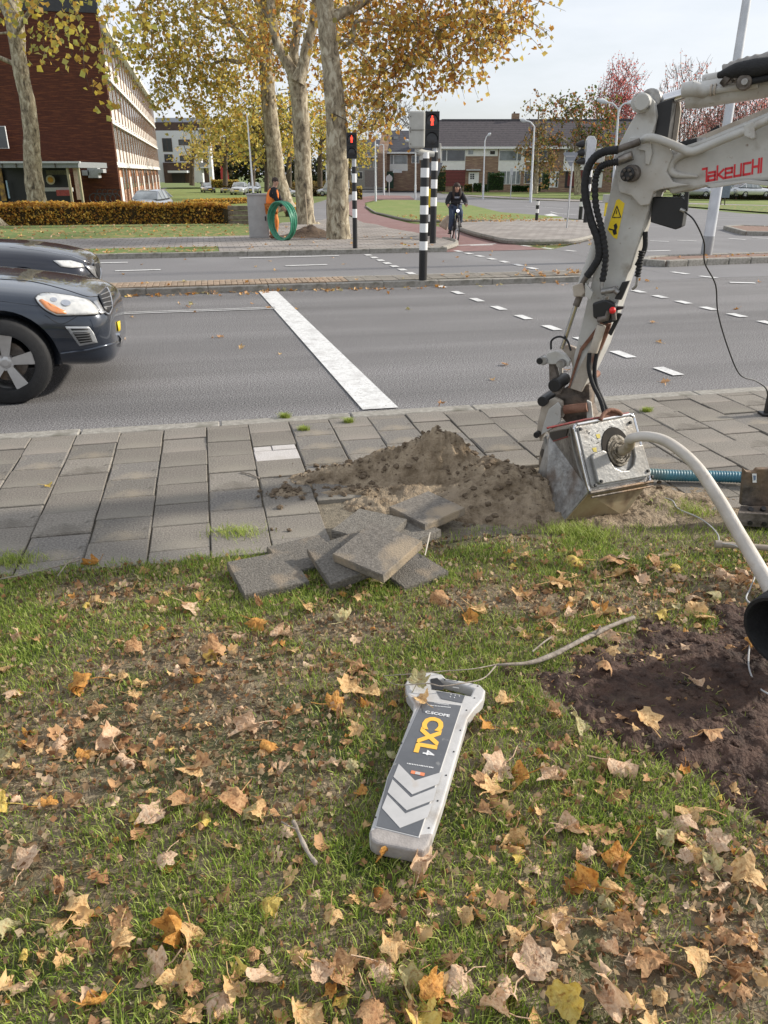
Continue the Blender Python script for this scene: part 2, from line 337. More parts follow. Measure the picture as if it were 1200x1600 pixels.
def leaf_cards(centers, size, palette, name, parent, sizevar=.35, droop=.3, weights=None):
    """small bent leaf faces (two triangles folded on a midrib)"""
    n = len(centers); c = np.asarray(centers)
    sz = size*(1+sizevar*(RNG.random(n)*2-1))
    a = RNG.normal(size=(n, 3)); a /= np.linalg.norm(a, axis=1)[:, None]
    b = RNG.normal(size=(n, 3)); b -= a*(a*b).sum(1)[:, None]; b /= np.linalg.norm(b, axis=1)[:, None]
    nn = np.cross(a, b)
    p0 = c-a*sz[:, None]*.5; p1 = c+a*sz[:, None]*.5
    p2 = c+b*(sz*.45)[:, None]+nn*(sz*.15)[:, None]+a*(sz*.08)[:, None]; p3 = c-b*(sz*.45)[:, None]+nn*(sz*.15)[:, None]+a*(sz*.08)[:, None]
    vs = np.stack([p0, p1, p2, p3], 1).reshape(-1, 3)
    i = np.arange(n)*4
    tr = np.stack([np.stack([i, i+1, i+2], 1), np.stack([i, i+3, i+1], 1)], 1).reshape(-1, 3)
    pal = np.asarray(palette); k = RNG.choice(len(pal), n, p=weights)
    col = pal[k]*(1+.25*(RNG.random((n, 1))*2-1)); col = np.concatenate([col, np.ones((n, 1))], 1)
    return tri_mesh(name, vs, tr, np.repeat(col, 4, 0), foliage, parent)
def mesh_apply(o):
    dg = bpy.context.evaluated_depsgraph_get(); dg.update()
    me = bpy.data.meshes.new_from_object(o.evaluated_get(dg)); return me
def text_mesh(txt, size, bold=0.0, extr=0.0008):
    cu = bpy.data.curves.new('letters', 'FONT'); cu.body = txt; cu.size = size; cu.offset = bold; cu.extrude = extr; cu.align_x = 'CENTER'; cu.align_y = 'CENTER'; cu.resolution_u = 3
    o = bpy.data.objects.new('letters', cu); C.objects.link(o); me = mesh_apply(o); bpy.data.objects.remove(o); return me
def place_text(name, me, m, parent, origin, ux, uy, scale=(1, 1)):
    ux = V(ux).normalized(); uy = V(uy); uy = (uy-ux*uy.dot(ux)).normalized(); n = ux.cross(uy)
    M = Matrix(((ux.x*scale[0], uy.x*scale[1], n.x, origin[0]), (ux.y*scale[0], uy.y*scale[1], n.y, origin[1]), (ux.z*scale[0], uy.z*scale[1], n.z, origin[2]), (0, 0, 0, 1)))
    me = me.copy(); me.transform(M); me.materials.clear(); me.materials.append(m)
    o = bpy.data.objects.new(name, me); C.objects.link(o); setparent(o, parent); return o

# ------------------------------------------------------------------ the ground, roads and pavements
def tilemat(name, c1, c2, mort, w_, h_):
    m = bpy.data.materials.new(name); m.use_nodes = True; t = m.node_tree; b = t.nodes['Principled BSDF']; b.inputs['Roughness'].default_value = .9
    tcn = t.nodes.new('ShaderNodeTexCoord'); mpn = t.nodes.new('ShaderNodeMapping'); mpn.inputs['Rotation'].default_value = (0, 0, -R)
    bt = t.nodes.new('ShaderNodeTexBrick'); bt.inputs['Scale'].default_value = 1; bt.inputs['Brick Width'].default_value = w_; bt.inputs['Row Height'].default_value = h_
    bt.inputs['Mortar Size'].default_value = .012; bt.inputs['Color1'].default_value = (*c1, 1); bt.inputs['Color2'].default_value = (*c2, 1); bt.inputs['Mortar'].default_value = (*mort, 1)
    n = t.nodes.new('ShaderNodeTexNoise'); n.inputs['Scale'].default_value = 1.1; n.inputs['Detail'].default_value = 7
    mr = t.nodes.new('ShaderNodeMapRange'); mr.inputs['From Min'].default_value = .4; mr.inputs['From Max'].default_value = .8
    mm = t.nodes.new('ShaderNodeMix'); mm.data_type = 'RGBA'; mm.inputs['B'].default_value = (*[c*.62 for c in c1], 1)
    t.links.new(tcn.outputs['Object'], mpn.inputs[0]); t.links.new(mpn.outputs[0], bt.inputs['Vector']); t.links.new(tcn.outputs['Object'], n.inputs['Vector'])
    t.links.new(n.outputs['Fac'], mr.inputs[0]); t.links.new(mr.outputs[0], mm.inputs['Factor']); t.links.new(bt.outputs['Color'], mm.inputs['A']); t.links.new(mm.outputs['Result'], b.inputs['Base Color'])
    MATS[name] = m; return m
pave_far = tilemat('pavement_far', (.29, .26, .24), (.36, .33, .305), (.13, .115, .10), .3, .3)
ground_sheet('ground', [V((-250, 5, 0)), V((350, 5, 0)), V((700, 900, 0)), V((-700, 900, 0))], -.03, grassfar, 'wide grass and earth under and beyond everything')
ground_sheet('lawn_earth', [V((-30, -30, 0)), V((30, -30, 0)), V((30, 5, 0)), V((-30, 5, 0))], -.03, lawnm, 'earth under the near lawn')
ground_sheet('road', rect(-60, 70, 5.74, 13.55), 0, asphalt, 'near grey asphalt carriageway with fine aggregate')
ground_sheet('road', rect(-60, 8.9, 14.47, 19.75), 0, asphalt2, 'far asphalt carriageway beyond the narrow median')
# crossroads and side road to the right
cross = [RF(8.9, 13.55), RF(70, 13.55), RF(90, 40), G(1330, 336), G(1200, 335), G(1040, 321), G(985, 318), G(920, 316), G(800, 312), G(740, 308), G(700, 303),
         G(655, 299), G(610, 297), G(575, 296), G(556, 299), G(560, 306), G(590, 312), G(650, 313.5), G(737, 322), G(877, 341), G(1000, 347), G(985, 352), G(930, 372), G(900, 381), RF(8.9, 19.75)]
ground_sheet('road', cross, .002, asphalt2, 'asphalt of the crossing and of the side road in front of the houses')
ground_sheet('median_end_road', rect(6.95, 8.95, 13.5, 14.52), .001, asphalt2, 'asphalt gap between median end and traffic island')
ground_sheet('cycle_path', [RF(5.95, 19.6), RF(8.75, 19.72), G(793, 381), G(725, 364), G(690, 355), G(640, 349), G(600, 339), G(572, 326), G(570, 317), G(590, 312), G(650, 313), G(640, 306), G(590, 305), G(556, 309), G(543, 318), G(545, 335), G(570, 352), G(610, 361), G(650, 368), G(685, 380)], .008, redpath, 'red asphalt cycle path curving away to the left')
ground_sheet('side_path', [G(700, 303), G(640, 306), G(590, 305), G(556, 309), G(543, 318), G(545, 335), G(500, 352), G(470, 345), G(490, 318), G(530, 306), G(556, 300), G(600, 298)], .004, asphalt2, 'grey path beside the tree trunks')
kerb_px = lambda l: [G(a, b) for a, b in l]
def raised(name, pts, m, label, z=.10): return ground_sheet(name, pts, z, m, label, thick=.3)
PL = [RF(.35, 19.78), RF(5.9, 19.78), G(712, 384), G(690, 378), G(648, 368), G(608, 361), G(568, 352), G(540, 338), G(500, 348), G(440, 352), G(420, 372), G(335, 375), RF(.35, 22)]
raised('far_pavement', PL, pave_far, 'grey tiled pavement around the plane trees')
raised('footpath', [RF(-40, 21.4), RF(.36, 21.4), RF(1.2, 24.9), RF(-40, 24.2)], pave_far, 'grey footpath behind the leaf covered strip', .095)
raised('verge', rect(-40, .34, 19.78, 21.39), grassleaf, 'narrow grass strip strewn with leaves beside the far kerb', .098)
raised('verge', [RF(-40, 24.2), RF(1.2, 24.91), RF(3.2, 26.6), RF(3.4, 30), RF(1.2, 31.6), RF(-40, 31.6)], grassleaf, 'grass strip with fallen leaves in front of the orange hedge', .09)
raised('traffic_island', [G(572, 324), G(574, 319.5), G(600, 313.5), G(650, 314), G(737, 322.5), G(877, 341.5), G(880, 344.5), G(800, 347), G(683, 346.8), G(640, 346), G(600, 336.5)], grassbright, 'grass island with scattered leaves beside the cycle path', .09)
raised('far_pavement', [G(725, 363), G(702, 352), G(760, 349.5), G(880, 347), G(990, 347.5), G(960, 360), G(905, 378.5), G(860, 381.5), G(800, 381), G(770, 376)], pave_far, 'pavement with the give way sign beside the red path')
ground_sheet('lawn_far', [G(232, 317), G(262, 293), G(395, 290.5), G(470, 291), G(476, 312), G(450, 326), G(300, 330)], .03, grassbright, 'bright green lawn beside the long flats')
ground_sheet('footpath', [G(186, 330), G(232, 318), G(262, 293.3), G(256, 293.3), G(180, 322)], .035, pave_far, 'pale path along the foot of the flats')
ground_sheet('verge', [G(690, 302.5), G(690, 297), G(1000, 294), G(1400, 300), G(1400, 322), G(1200, 321), G(1040, 316), G(985, 314.5), G(920, 312.5), G(800, 307.5)], .03, grassbright, 'green grass in front of the brick houses')
ground_sheet('footpath', [G(690, 303), G(800, 307.8), G(920, 313), G(1000, 315.5), G(1400, 323), G(1400, 326), G(1000, 318), G(920, 315.6), G(800, 311), G(700, 304.5)], .02, pave_far, 'pale pavement between grass and side road')
ground_sheet('verge', [G(1030, 319), G(1400, 327), G(1400, 336), G(1200, 333), G(1040, 321)], .06, grassleaf, 'leaf covered verge along the side road')

# kerbs
def stones(name, label, s0, s1, t, z, m, L_=1.0, wd=.12, hh=.2, off=0):
    root = None; k = 0
    mb = MB(); mb.box((0, 0, -hh/2), (L_-.012, wd, hh)); me = mb.mesh('kerb_stone', m)
    bm = bmesh.new(); bm.from_mesh(me); bmesh.ops.bevel(bm, geom=bm.edges[:], offset=.008, segments=1, affect='EDGES'); bm.to_mesh(me); bm.free()
    e = MB(); e.box((0, 0, -hh/2-.02), (s1-s0, wd*.8, hh-.03)); root = e.build(name, m); root.location = RF((s0+s1)/2, t, z); root.rotation_euler.z = R; tag(root, label, kind='structure')
    s = s0
    while s < s1-.01:
        o = bpy.data.objects.new('kerb_stone', me); C.objects.link(o); setparent(o, root); o.location = RF(s+L_/2, t+random.uniform(-.004, .004), z+random.uniform(-.004, .004)); o.rotation_euler = (0, random.uniform(-.003, .003), R+random.uniform(-.003, .003)); s += L_
stones('kerb', 'flush concrete kerb between near pavement and road', -6, 14, 5.71, .122, kerbm, wd=.14)
stones('kerb', 'concrete kerb at the near side of the brick median', -6, 7, 13.62, .10, kerbm, wd=.14)
stones('kerb', 'low kerb at the far side of the median', -6, 7, 14.42, .105, kerbm, wd=.1)
stones('kerb', 'dark kerb along the far carriageway', -14, 6, 19.72, .115, kerbm, wd=.13)
# rounded light stone at the kerb corners
def kerbline(name, pts, z, m, label, r=.07):
    mb = MB(); p = [V((q.x, q.y, gz(q.y)+z-.02)) for q in catmull(pts, 5)]; mb.tube(p, r, 6); tag(mb.build(name, m, smooth=40), label, kind='structure')
kerbline('kerb', [RF(5.9, 19.74), G(712, 386), G(708, 380), G(692, 378)], .09, kerbm, 'pale rounded kerb corner at the foot of the crossing')
kerbline('kerb', [G(702, 352), G(725, 364), G(770, 377), G(800, 382), G(860, 382.5), G(905, 379.5), G(962, 361)], .10, kerbm, 'curved kerb of the pavement with the give way sign')
kerbline('kerb', [G(572, 324), G(600, 337), G(640, 346.6), G(683, 347.8), G(800, 348), G(880, 345)], .09, kerbm, 'dark edging of the grass island', .06)
# median bed with bricks and tiles
mb = MB(); mb.box((0, 0, 0), (13, .70, .2)); md = mb.build('median', mat('joint_earth', (.10, .085, .06), .95, var=.3, vscale=20)); md.location = RF(.5, 14.03, -.008); md.rotation_euler.z = R; tag(md, 'narrow paved median between the two carriageways', kind='structure')
def piece_mesh(name, sx, sy, sz, m, ch=.004):
    mb = MB(); mb.box((0, 0, -sz/2), (sx, sy, sz)); me = mb.mesh(name, m)
    bm = bmesh.new(); bm.from_mesh(me); es = [e for e in bm.edges if all(v.co.z > -1e-6 for v in e.verts)]
    bmesh.ops.bevel(bm, geom=es, offset=ch, segments=1, affect='EDGES'); bm.to_mesh(me); bm.free(); return me
brs = [piece_mesh('brick', .20, .093, .06, m) for m in (brickpave, mat('brick_paver_b', (.26, .18, .12), .9, col2=(.38, .29, .21), vscale=5))]
def put(name, me, loc, rz, parent, tilt=.006):
    o = bpy.data.objects.new(name, me); C.objects.link(o); o.parent = parent; o.matrix_parent_inverse = world_of(parent).inverted()
    o.location = loc; o.rotation_euler = (random.uniform(-tilt, tilt), random.uniform(-tilt, tilt), rz); return o
for i in range(46):
    for j in range(3): put('brick', random.choice(brs), RF(-2.2+i*.1+.05, 13.80+j*.21, .117+random.uniform(-.003, .004)), R+PI/2, md)
t3 = [piece_mesh('paving_tile', .294, .294, .05, m) for m in tile_m[:3]]
for i in range(16):
    for j in range(2): put('paving_tile', random.choice(t3), RF(2.56+i*.3, 13.86+j*.3, .115+random.uniform(-.004, .004)), R, md)
# islands on the right
def island(name, px, label, top=True):
    pts = [G(a, b) for a, b in px]; o = raised(name, pts, mat('island_earth', (.17, .10, .075), .95, col2=(.28, .19, .15), vscale=9, bump=.4), label, .11)
    cl = pts+[pts[0]]
    out = [V((q.x, q.y, gz(q.y)+.05)) for q in cl]
    acc = []
    for a, b in zip(out[:-1], out[1:]):
        n = max(1, int((b-a).length/.5))
        for k in range(n):
            p = a.lerp(b, k/n); q = a.lerp(b, (k+1)/n); d = (q-p)
            mbx = MB(); mbx.box((0, 0, 0), (d.length*.96, .16, .17)); ob = mbx.build('kerb_stone', kerbm, bevel=.02)
            ob.location = (p+q)/2; ob.rotation_euler.z = math.atan2(d.y, d.x); c = ob.matrix_basis.copy(); setparent(ob, o)
island('traffic_island', [(1008, 411), (1040, 408), (1103, 406), (1300, 400), (1300, 407), (1100, 414), (1040, 417), (1010, 415)], 'traffic island with reddish earth around the tall mast')
island('traffic_island', [(1133, 359), (1160, 357.5), (1230, 360), (1300, 362), (1300, 367), (1200, 368.5), (1165, 368)], 'small kerbed island with leaves in the crossing')

# painted markings (4 mm sheets)
def paint(pts, label, z=.011): return ground_sheet('road_marking', pts, z, whiteline, label)
paint([RF(1.19, 6.2), RF(1.50, 6.2), RF(1.13, 13.5), RF(.83, 13.5)], 'broad white stop line across the near lanes')
paint(rect(-60, .95, 11.66, 11.70), 'thin white double lane line, near stripe'); paint(rect(-60, .95, 11.78, 11.81), 'thin white double lane line, far stripe')
def block(p, q, wd=.12):
    d = (q-p).normalized(); n = V((-d.y, d.x, 0))*wd/2; return [p-n, q-n, q+n, p+n]
def dashes(px0, px1, n, wd, duty, label):
    a, b = G(*px0), G(*px1)
    for i in range(n):
        p = a.lerp(b, i/n); q = a.lerp(b, (i+duty)/n)
        paint(block(p, q, wd), label)
dashes((683, 446), (1110, 606), 9, .13, .42, 'short white dash of the crossing line over the near road')
dashes((573, 398), (652, 432), 7, .15, .5, 'short white dash of the left crossing line over the far road')
dashes((712, 392), (850, 424), 7, .15, .5, 'short white dash of the right crossing line over the far road')
dashes((960, 447), (1240, 515), 7, .14, .48, 'white dash on the near road behind the arm')
dashes((815, 384), (960, 400), 4, .14, .45, 'white dash at the mouth of the crossing')
for a, b in [((180, 424), (251, 422)), ((446, 416), (511, 414)), ((374, 404), (530, 400)), ((155, 411.5), (200, 410.5)), ((1015, 377), (1045, 378)), ((1058, 376), (1088, 377)), ((1138, 373), (1165, 375)), ((1175, 372), (1205, 373.5)),
             ((1011, 393), (1047, 392)), ((1065, 345), (1110, 346)), ((1050, 425.5), (1075, 429)), ((1093, 432), (1120, 435)), ((1140, 442), (1180, 443)), ((1118, 355), (1150, 355)), ((930, 330), (1000, 334)), ((820, 322), (880, 326)), ((860, 331), (900, 336)), ((735, 384), (770, 383)), ((1140, 337), (1180, 338)), ((1160, 352), (1195, 353)), ((690, 385), (775, 381.5))]:
    paint(block(G(*a), G(*b), .14), 'white lane marking on the crossing')
paint([G(850, 336), G(862, 334), G(873, 337.5), G(858, 338)], 'white triangle marking on the side road')

# near pavement: bed + tiles
bed = ground_sheet('pavement', rect(-14, 16, 3.44, 5.64), .098, mat('pavement_bed', (.13, .11, .08), .95, col2=(.26, .22, .16), vscale=30, bump=.6, bscale=120), 'near pavement of grey concrete tiles in straight rows', thick=.2)
hole = [G(*p, .11) for p in [(470, 815), (600, 745), (640, 735), (770, 728), (880, 750), (935, 775), (985, 800), (960, 905), (470, 905), (510, 852)]]
def inside(p, poly):
    c = False; n = len(poly)
    for i in range(n):
        a, b = poly[i], poly[i-1]
        if (a.y > p.y) != (b.y > p.y) and p.x < (b.x-a.x)*(p.y-a.y)/(b.y-a.y)+a.x: c = not c
    return c
tl = [piece_mesh('paving_tile', .2965, .2920, .05, m) for m in tile_m]
for i, (c1, c2, c3) in enumerate([((.12, .108, .095), (.24, .22, .19), (.30, .255, .19)), ((.18, .16, .135), (.33, .30, .26), (.12, .105, .085)), ((.14, .128, .115), (.28, .258, .23), (.34, .29, .22))]):
    tl.append(piece_mesh('paving_tile', .2955, .2905, .05, mat('paving_worn_%d' % i, c1, .92, col2=c2, vscale=80, bump=.5, bscale=140, detail=4, fac=(.38, .68), extra=[(c3, 3.3, .52, .74), ((.09, .08, .065), 12, .62, .75)]), .008))
wt = G(400, 720, .12); ws, wtt = TOS(wt)
stuff_t = MB()
for i in range(-46, 50):
    s_ = i*.3035+.05
    off = .15 if i % 2 else 0.0
    t_ = 3.30+off
    while t_ < 5.78:
        lo = max(t_-.15, 3.46); hi = min(t_+.15, 5.635)
        if hi-lo > .05:
            p = RF(s_, (lo+hi)/2, .12)
            if not inside(p, hole):
                visible = -2.3 < s_ < 6.0
                zz = .1205+random.uniform(-.0045, .006)
                if visible:
                    if abs(s_-ws) < .152 and abs((lo+hi)/2-wtt) < .152:
                        for (da, sz_, ln) in ((-.048, .19, .2925), (.098, .09, .12)):
                            put('paving_tile', piece_mesh('paving_tile', ln, sz_, .05, tile_m[3]), RF(s_ if ln > .2 else s_-.085, (lo+hi)/2+da, zz), R+.03, bed, .01)
                        put('paving_tile', piece_mesh('paving_tile', .16, .088, .05, tile_m[3]), RF(s_+.06, (lo+hi)/2+.1, zz+.003), R+.02, bed, .01)
                    elif hi-lo > .29: put('paving_tile', tl[random.choice([0, 1, 2, 2, 4, 5, 6])], RF(s_+random.uniform(-.003, .003), (lo+hi)/2+random.uniform(-.002, .002), zz), R+random.uniform(-.009, .009), bed, .011)
                    else: put('paving_tile', piece_mesh('paving_tile', .2965, hi-lo-.005, .05, tile_m[i % 2]), RF(s_, (lo+hi)/2, zz), R, bed, .006)
                else: stuff_t.box(RF(s_, (lo+hi)/2, zz-.025), (.2965, hi-lo-.005, .05), rz=R)
        t_ += .3
o = stuff_t.build('paving_tile', tile_m[0], bed); o['kind'] = 'stuff'

# ------------------------------------------------------------------ near lawn, mud, sand
def fb(x, y, sc, o=4, seed=0.0): return mn.fractal(V((x*sc+seed, y*sc+seed*1.7, seed)), 1.0, 2.0, o)
mud_poly = [G(*p, .13) for p in [(800, 1050), (880, 1018), (980, 1005), (1010, 975), (1100, 968), (1170, 945), (1330, 930), (1330, 1330), (1130, 1245), (1010, 1200), (945, 1150), (890, 1095)]]
def polydist(p, poly):
    best = 1e9; n = len(poly)
    for i in range(n):
        a, b = poly[i-1], poly[i]; ab = (b.x-a.x, b.y-a.y); k = ((p[0]-a.x)*ab[0]+(p[1]-a.y)*ab[1])/(ab[0]**2+ab[1]**2); k = min(1, max(0, k))
        d = math.hypot(p[0]-a.x-ab[0]*k, p[1]-a.y-ab[1]*k); best = min(best, d)
    return best if inside(V((p[0], p[1], 0)), poly) else -best
def mudmask(x, y): return polydist((x, y), mud_poly)+.11*fb(x, y, 5, 4, 3.0)+.02
def lawn_z(x, y): return .115+.020*fb(x, y, 1.3, 3)+.010*fb(x, y, 9, 3, 5)
def hfield(name, x0, x1, y0, y1, nx, ny, fn, m):
    xs = [x0+(x1-x0)*i/nx for i in range(nx+1)]; ys = [y0+(y1-y0)*j/ny for j in range(ny+1)]
    vs = [(x, y, fn(x, y)) for y in ys for x in xs]
    fs = [(j*(nx+1)+i, j*(nx+1)+i+1, (j+1)*(nx+1)+i+1, (j+1)*(nx+1)+i) for j in range(ny) for i in range(nx)]
    me = bpy.data.meshes.new(name); me.from_pydata(vs, [], fs); me.materials.append(m); me.polygons.foreach_set('use_smooth', [True]*len(fs))
    o = bpy.data.objects.new(name, me); C.objects.link(o); return o
def lawn_fn(x, y):
    s, t = TOS(V((x, y, 0)))
    z = lawn_z(x, y)
    k = (t-3.40)/.06
    if k > 0: z = z*(1-min(1, k))+.02*min(1, k)
    return z
lawn = tag(hfield('lawn', -3.2, 4.6, -1.2, 4.6, 170, 130, lawn_fn, lawnm), 'near lawn of grass and bare earth under fallen leaves', kind='structure')
mudc = mudm
def mud_fn(x, y):
    k = mudmask(x, y); z = lawn_z(x, y)
    if k < -.06: return z-.05
    e = min(1, (k+.06)/.16)
    r = 1-abs(fb(x, y, 9, 5, 7.7)); r2 = 1-abs(fb(x, y, 26, 3, 2.7))
    return z-.03+e*(.034+.014*fb(x*1.3+y*.8, y-x*.3, 4, 5, 7.7)+.014*r*r+.014*r2)
mud = tag(hfield('dark_soil', .45, 2.9, 1.0, 3.1, 230, 200, mud_fn, mudc), 'patch of dark churned soil at the right of the lawn', kind='structure')
BL = [(.36, 4.46, .16, .13, .21), (.25, 4.42, .28, .17, .10), (.02, 4.52, .26, .12, .13), (-.30, 4.42, .22, .08, .09), (-.58, 4.19, .08, .05, .05), (.62, 4.32, .20, .20, .13), (.86, 4.12, .26, .24, .10),
      (.50, 4.05, .22, .16, .05), (-.2, 4.2, .18, .06, .04), (1.02, 4.3, .25, .15, .05), (.16, 4.16, .10, .07, .06), (-.02, 4.05, .2, .1, .03), (1.25, 3.75, .3, .12, .02), (1.5, 4.1, .45, .22, .045)]
def sand_fn(x, y):
    h = 0
    for (a, b, c, d, e) in BL: h += e*math.exp(-((x-a)/c)**2-((y-b)/d)**2)
    s, t = TOS(V((x, y, 0)))
    n = fb(x, y, 7, 4, 9.1); r = 1-abs(fb(x, y, 17, 4, 4.4)); r3 = abs(fb(x, y, 42, 3, 6.4))
    z = .103+h*(1+.16*n)+(.010+.13*min(h, .2))*(r-.72)*1.6+(.006+.04*min(h, .25))*(r3-.2)+.010*n
    if h < .012:
        z -= min(.06, (.012-h)*3.2)
    if t < 3.40: z -= min(.06, (3.40-t)*.4)
    return z
sandh = hfield('sand_heap', -.95, 2.35, 3.25, 4.95, 330, 190, sand_fn, sandm); tag(sandh, 'heap of freshly dug brown sand beside the open hole', 'sand heap', kind='stuff')
cl = MB()
for i in range(760):
    b = random.choice(BL[:10]); x = random.gauss(b[0], b[2]*.75); y = random.gauss(b[1], b[3]*.8)
    if i > 640: x = random.uniform(-.6, 1.9); y = random.uniform(3.6, 4.7)
    s, t = TOS(V((x, y, 0)))
    if t < 3.5: continue
    r = random.choice([.003, .004, .005, .006, .008, .012, .018]); base = sand_fn(x, y)
    if base < .122: base = max(base, .124 if not inside(V((x, y, 0)), hole) else base)
    n0 = len(cl.v); cl.ball((x, y, base+r*.3), r, 6, 4, (random.uniform(.8, 1.5), random.uniform(.8, 1.3), random.uniform(.5, .9)))
    for k in range(n0, len(cl.v)):
        q = V(cl.v[k]); cl.v[k] = tuple(q+V((random.uniform(-1, 1), random.uniform(-1, 1), random.uniform(-1, 1)))*r*.22)
o = cl.build('clod', clodm, sandh); o['kind'] = 'stuff'
gcl = MB()
for i in range(1100):
    x = random.uniform(.6, 2.4); y = random.uniform(1.2, 2.8)
    if mudmask(x, y) < 0: continue
    r = random.choice([.003, .004, .005, .006, .008, .011, .015]); gcl.ball((x, y, mud_fn(x, y)+r*.2), r, 6, 4, (random.uniform(.8, 1.6), random.uniform(.8, 1.4), random.uniform(.5, .9)))
o = gcl.build('clod', mudc, mud); o['kind'] = 'stuff'

# grass blades
def blades(name, n, region, dens, hrange, palette_g, palette_d, dryfn, parent, zfn, wd=.0017, label=None):
    pts = []; tries = 0
    xs = RNG.uniform(region[0], region[1], n*3); ys = RNG.uniform(region[2], region[3], n*3); us = RNG.random(n*3)
    # coarse density map for speed
    nx, ny = 150, 110; D = np.zeros((ny+1, nx+1)); Z = np.zeros((ny+1, nx+1)); DR = np.zeros((ny+1, nx+1))
    for j in range(ny+1):
        for i in range(nx+1):
            x = region[0]+(region[1]-region[0])*i/nx; y = region[2]+(region[3]-region[2])*j/ny
            D[j, i] = dens(x, y); Z[j, i] = zfn(x, y); DR[j, i] = dryfn(x, y)
    fi = (xs-region[0])/(region[1]-region[0])*nx; fj = (ys-region[2])/(region[3]-region[2])*ny
    i0 = np.clip(fi.astype(int), 0, nx-1); j0 = np.clip(fj.astype(int), 0, ny-1); a = fi-i0; b = fj-j0
    bil = lambda M: M[j0, i0]*(1-a)*(1-b)+M[j0, i0+1]*a*(1-b)+M[j0+1, i0]*(1-a)*b+M[j0+1, i0+1]*a*b
    keep = us < bil(D); zz = bil(Z)[keep][:n]; dr = bil(DR)[keep][:n]; x = xs[keep][:n]; y = ys[keep][:n]; n = len(x)
    dry = RNG.random(n) < dr
    h = RNG.uniform(hrange[0], hrange[1], n)*np.where(dry, .75, 1.0)*(.75+.5*RNG.random(n)); az = RNG.uniform(0, 2*PI, n); lean = RNG.uniform(.15, 1.0, n)*h*np.where(dry, 1.9, 1.0)
    h = np.where(dry, h*.35, h)
    dx, dy = np.cos(az), np.sin(az); fa = az+RNG.uniform(-.6, .6, n)+PI/2; wx, wy = np.cos(fa)*wd, np.sin(fa)*wd
    base = np.stack([x, y, zz-.006], 1); W = np.stack([wx, wy, np.zeros(n)], 1)
    mid = base+np.stack([dx*lean*.3, dy*lean*.3, h*.6], 1); tip = base+np.stack([dx*lean, dy*lean, h*.95], 1)
    vs = np.stack([base-W, base+W, mid-W*.8, mid+W*.8, tip], 1).reshape(-1, 3); i = np.arange(n)*5
    tr = np.stack([np.stack([i, i+1, i+3], 1), np.stack([i, i+3, i+2], 1), np.stack([i+2, i+3, i+4], 1)], 1).reshape(-1, 3)
    g = np.asarray(palette_g)[RNG.integers(0, len(palette_g), n)]; d_ = np.asarray(palette_d)[RNG.integers(0, len(palette_d), n)]
    c = np.where(dry[:, None], d_, g)*(.8+.4*RNG.random((n, 1))); c = np.concatenate([c, np.ones((n, 1))], 1)
    o = tri_mesh(name, vs, tr, np.repeat(c, 5, 0), grassblade, parent); return o
bare = [(-.62, 2.45, .55, .28), (-.95, 1.95, .5, .25), (-.5, 2.05, .35, .2), (.35, 2.95, .3, .1), (-1.2, 3.0, .35, .14), (.9, 2.9, .3, .12), (-.1, 2.75, .3, .1), (1.6, 3.1, .8, .18), (.95, 1.35, .35, .25), (.55, 1.2, .2, .15), (-1.1, 1.5, .3, .15)]
def dryf(x, y):
    k = sum(math.exp(-((x-a)/c)**2-((y-b)/d)**2) for a, b, c, d in bare)+.55*fb(x, y, 2.6, 4, 8.8)+.35*fb(x, y, 9, 2, 1.8)
    return min(.95, max(.16, .27+k*.75))
def dens(x, y):
    s, t = TOS(V((x, y, 0)))
    if t > 3.50+.05*fb(x, y, 6, 2, .5): return 0
    m_ = mudmask(x, y)
    if m_ > .02: return .05 if fb(x, y, 3.1, 2, 12) < .18 else .5
    if inside(V((x, y, 0)), hole) and t > 3.3: return .08
    if s > 1.9 and t > 3.0: return .25
    if s > .95 and t > 3.36: return .35
    return min(1, max(.30, .85-dryf(x, y)*.35+.3*fb(x, y, 6, 2, 2.2)))
green = [(.14, .22, .03), (.21, .31, .045), (.30, .40, .06), (.40, .49, .10), (.24, .28, .06), (.50, .53, .17)]
dryc = [(.50, .42, .28), (.38, .29, .18), (.60, .53, .38), (.25, .17, .10), (.45, .39, .21)]
o = blades('grass', 330000, (-2.1, 3.0, .75, 3.75), dens, (.015, .040), green, dryc, dryf, None, lawn_z)
tag(o, 'short green and dry grass growing on the near lawn', 'grass', kind='stuff')
# thatch and leaf crumbs: small dry flat bits
n = 42000; xs = RNG.uniform(-2.0, 2.6, n); ys = RNG.uniform(.8, 3.6, n); kk = [i for i in range(n) if TOS(V((xs[i], ys[i], 0)))[1] < 3.47 and mudmask(xs[i], ys[i]) < RNG.uniform(-.02, .3) and (RNG.random() < dryf(xs[i], ys[i])+.12)]
ctr = np.array([(xs[i], ys[i], lawn_z(xs[i], ys[i])+RNG.uniform(.002, .022)) for i in kk])
o = leaf_cards(ctr, .015, [(.40, .27, .16), (.50, .38, .24), (.26, .16, .09), (.14, .09, .055), (.55, .42, .28), (.34, .18, .09)], 'leaf_litter', None, .8); tag(o, 'crumbled leaf litter and straw between the grass blades', 'leaf litter', kind='stuff')
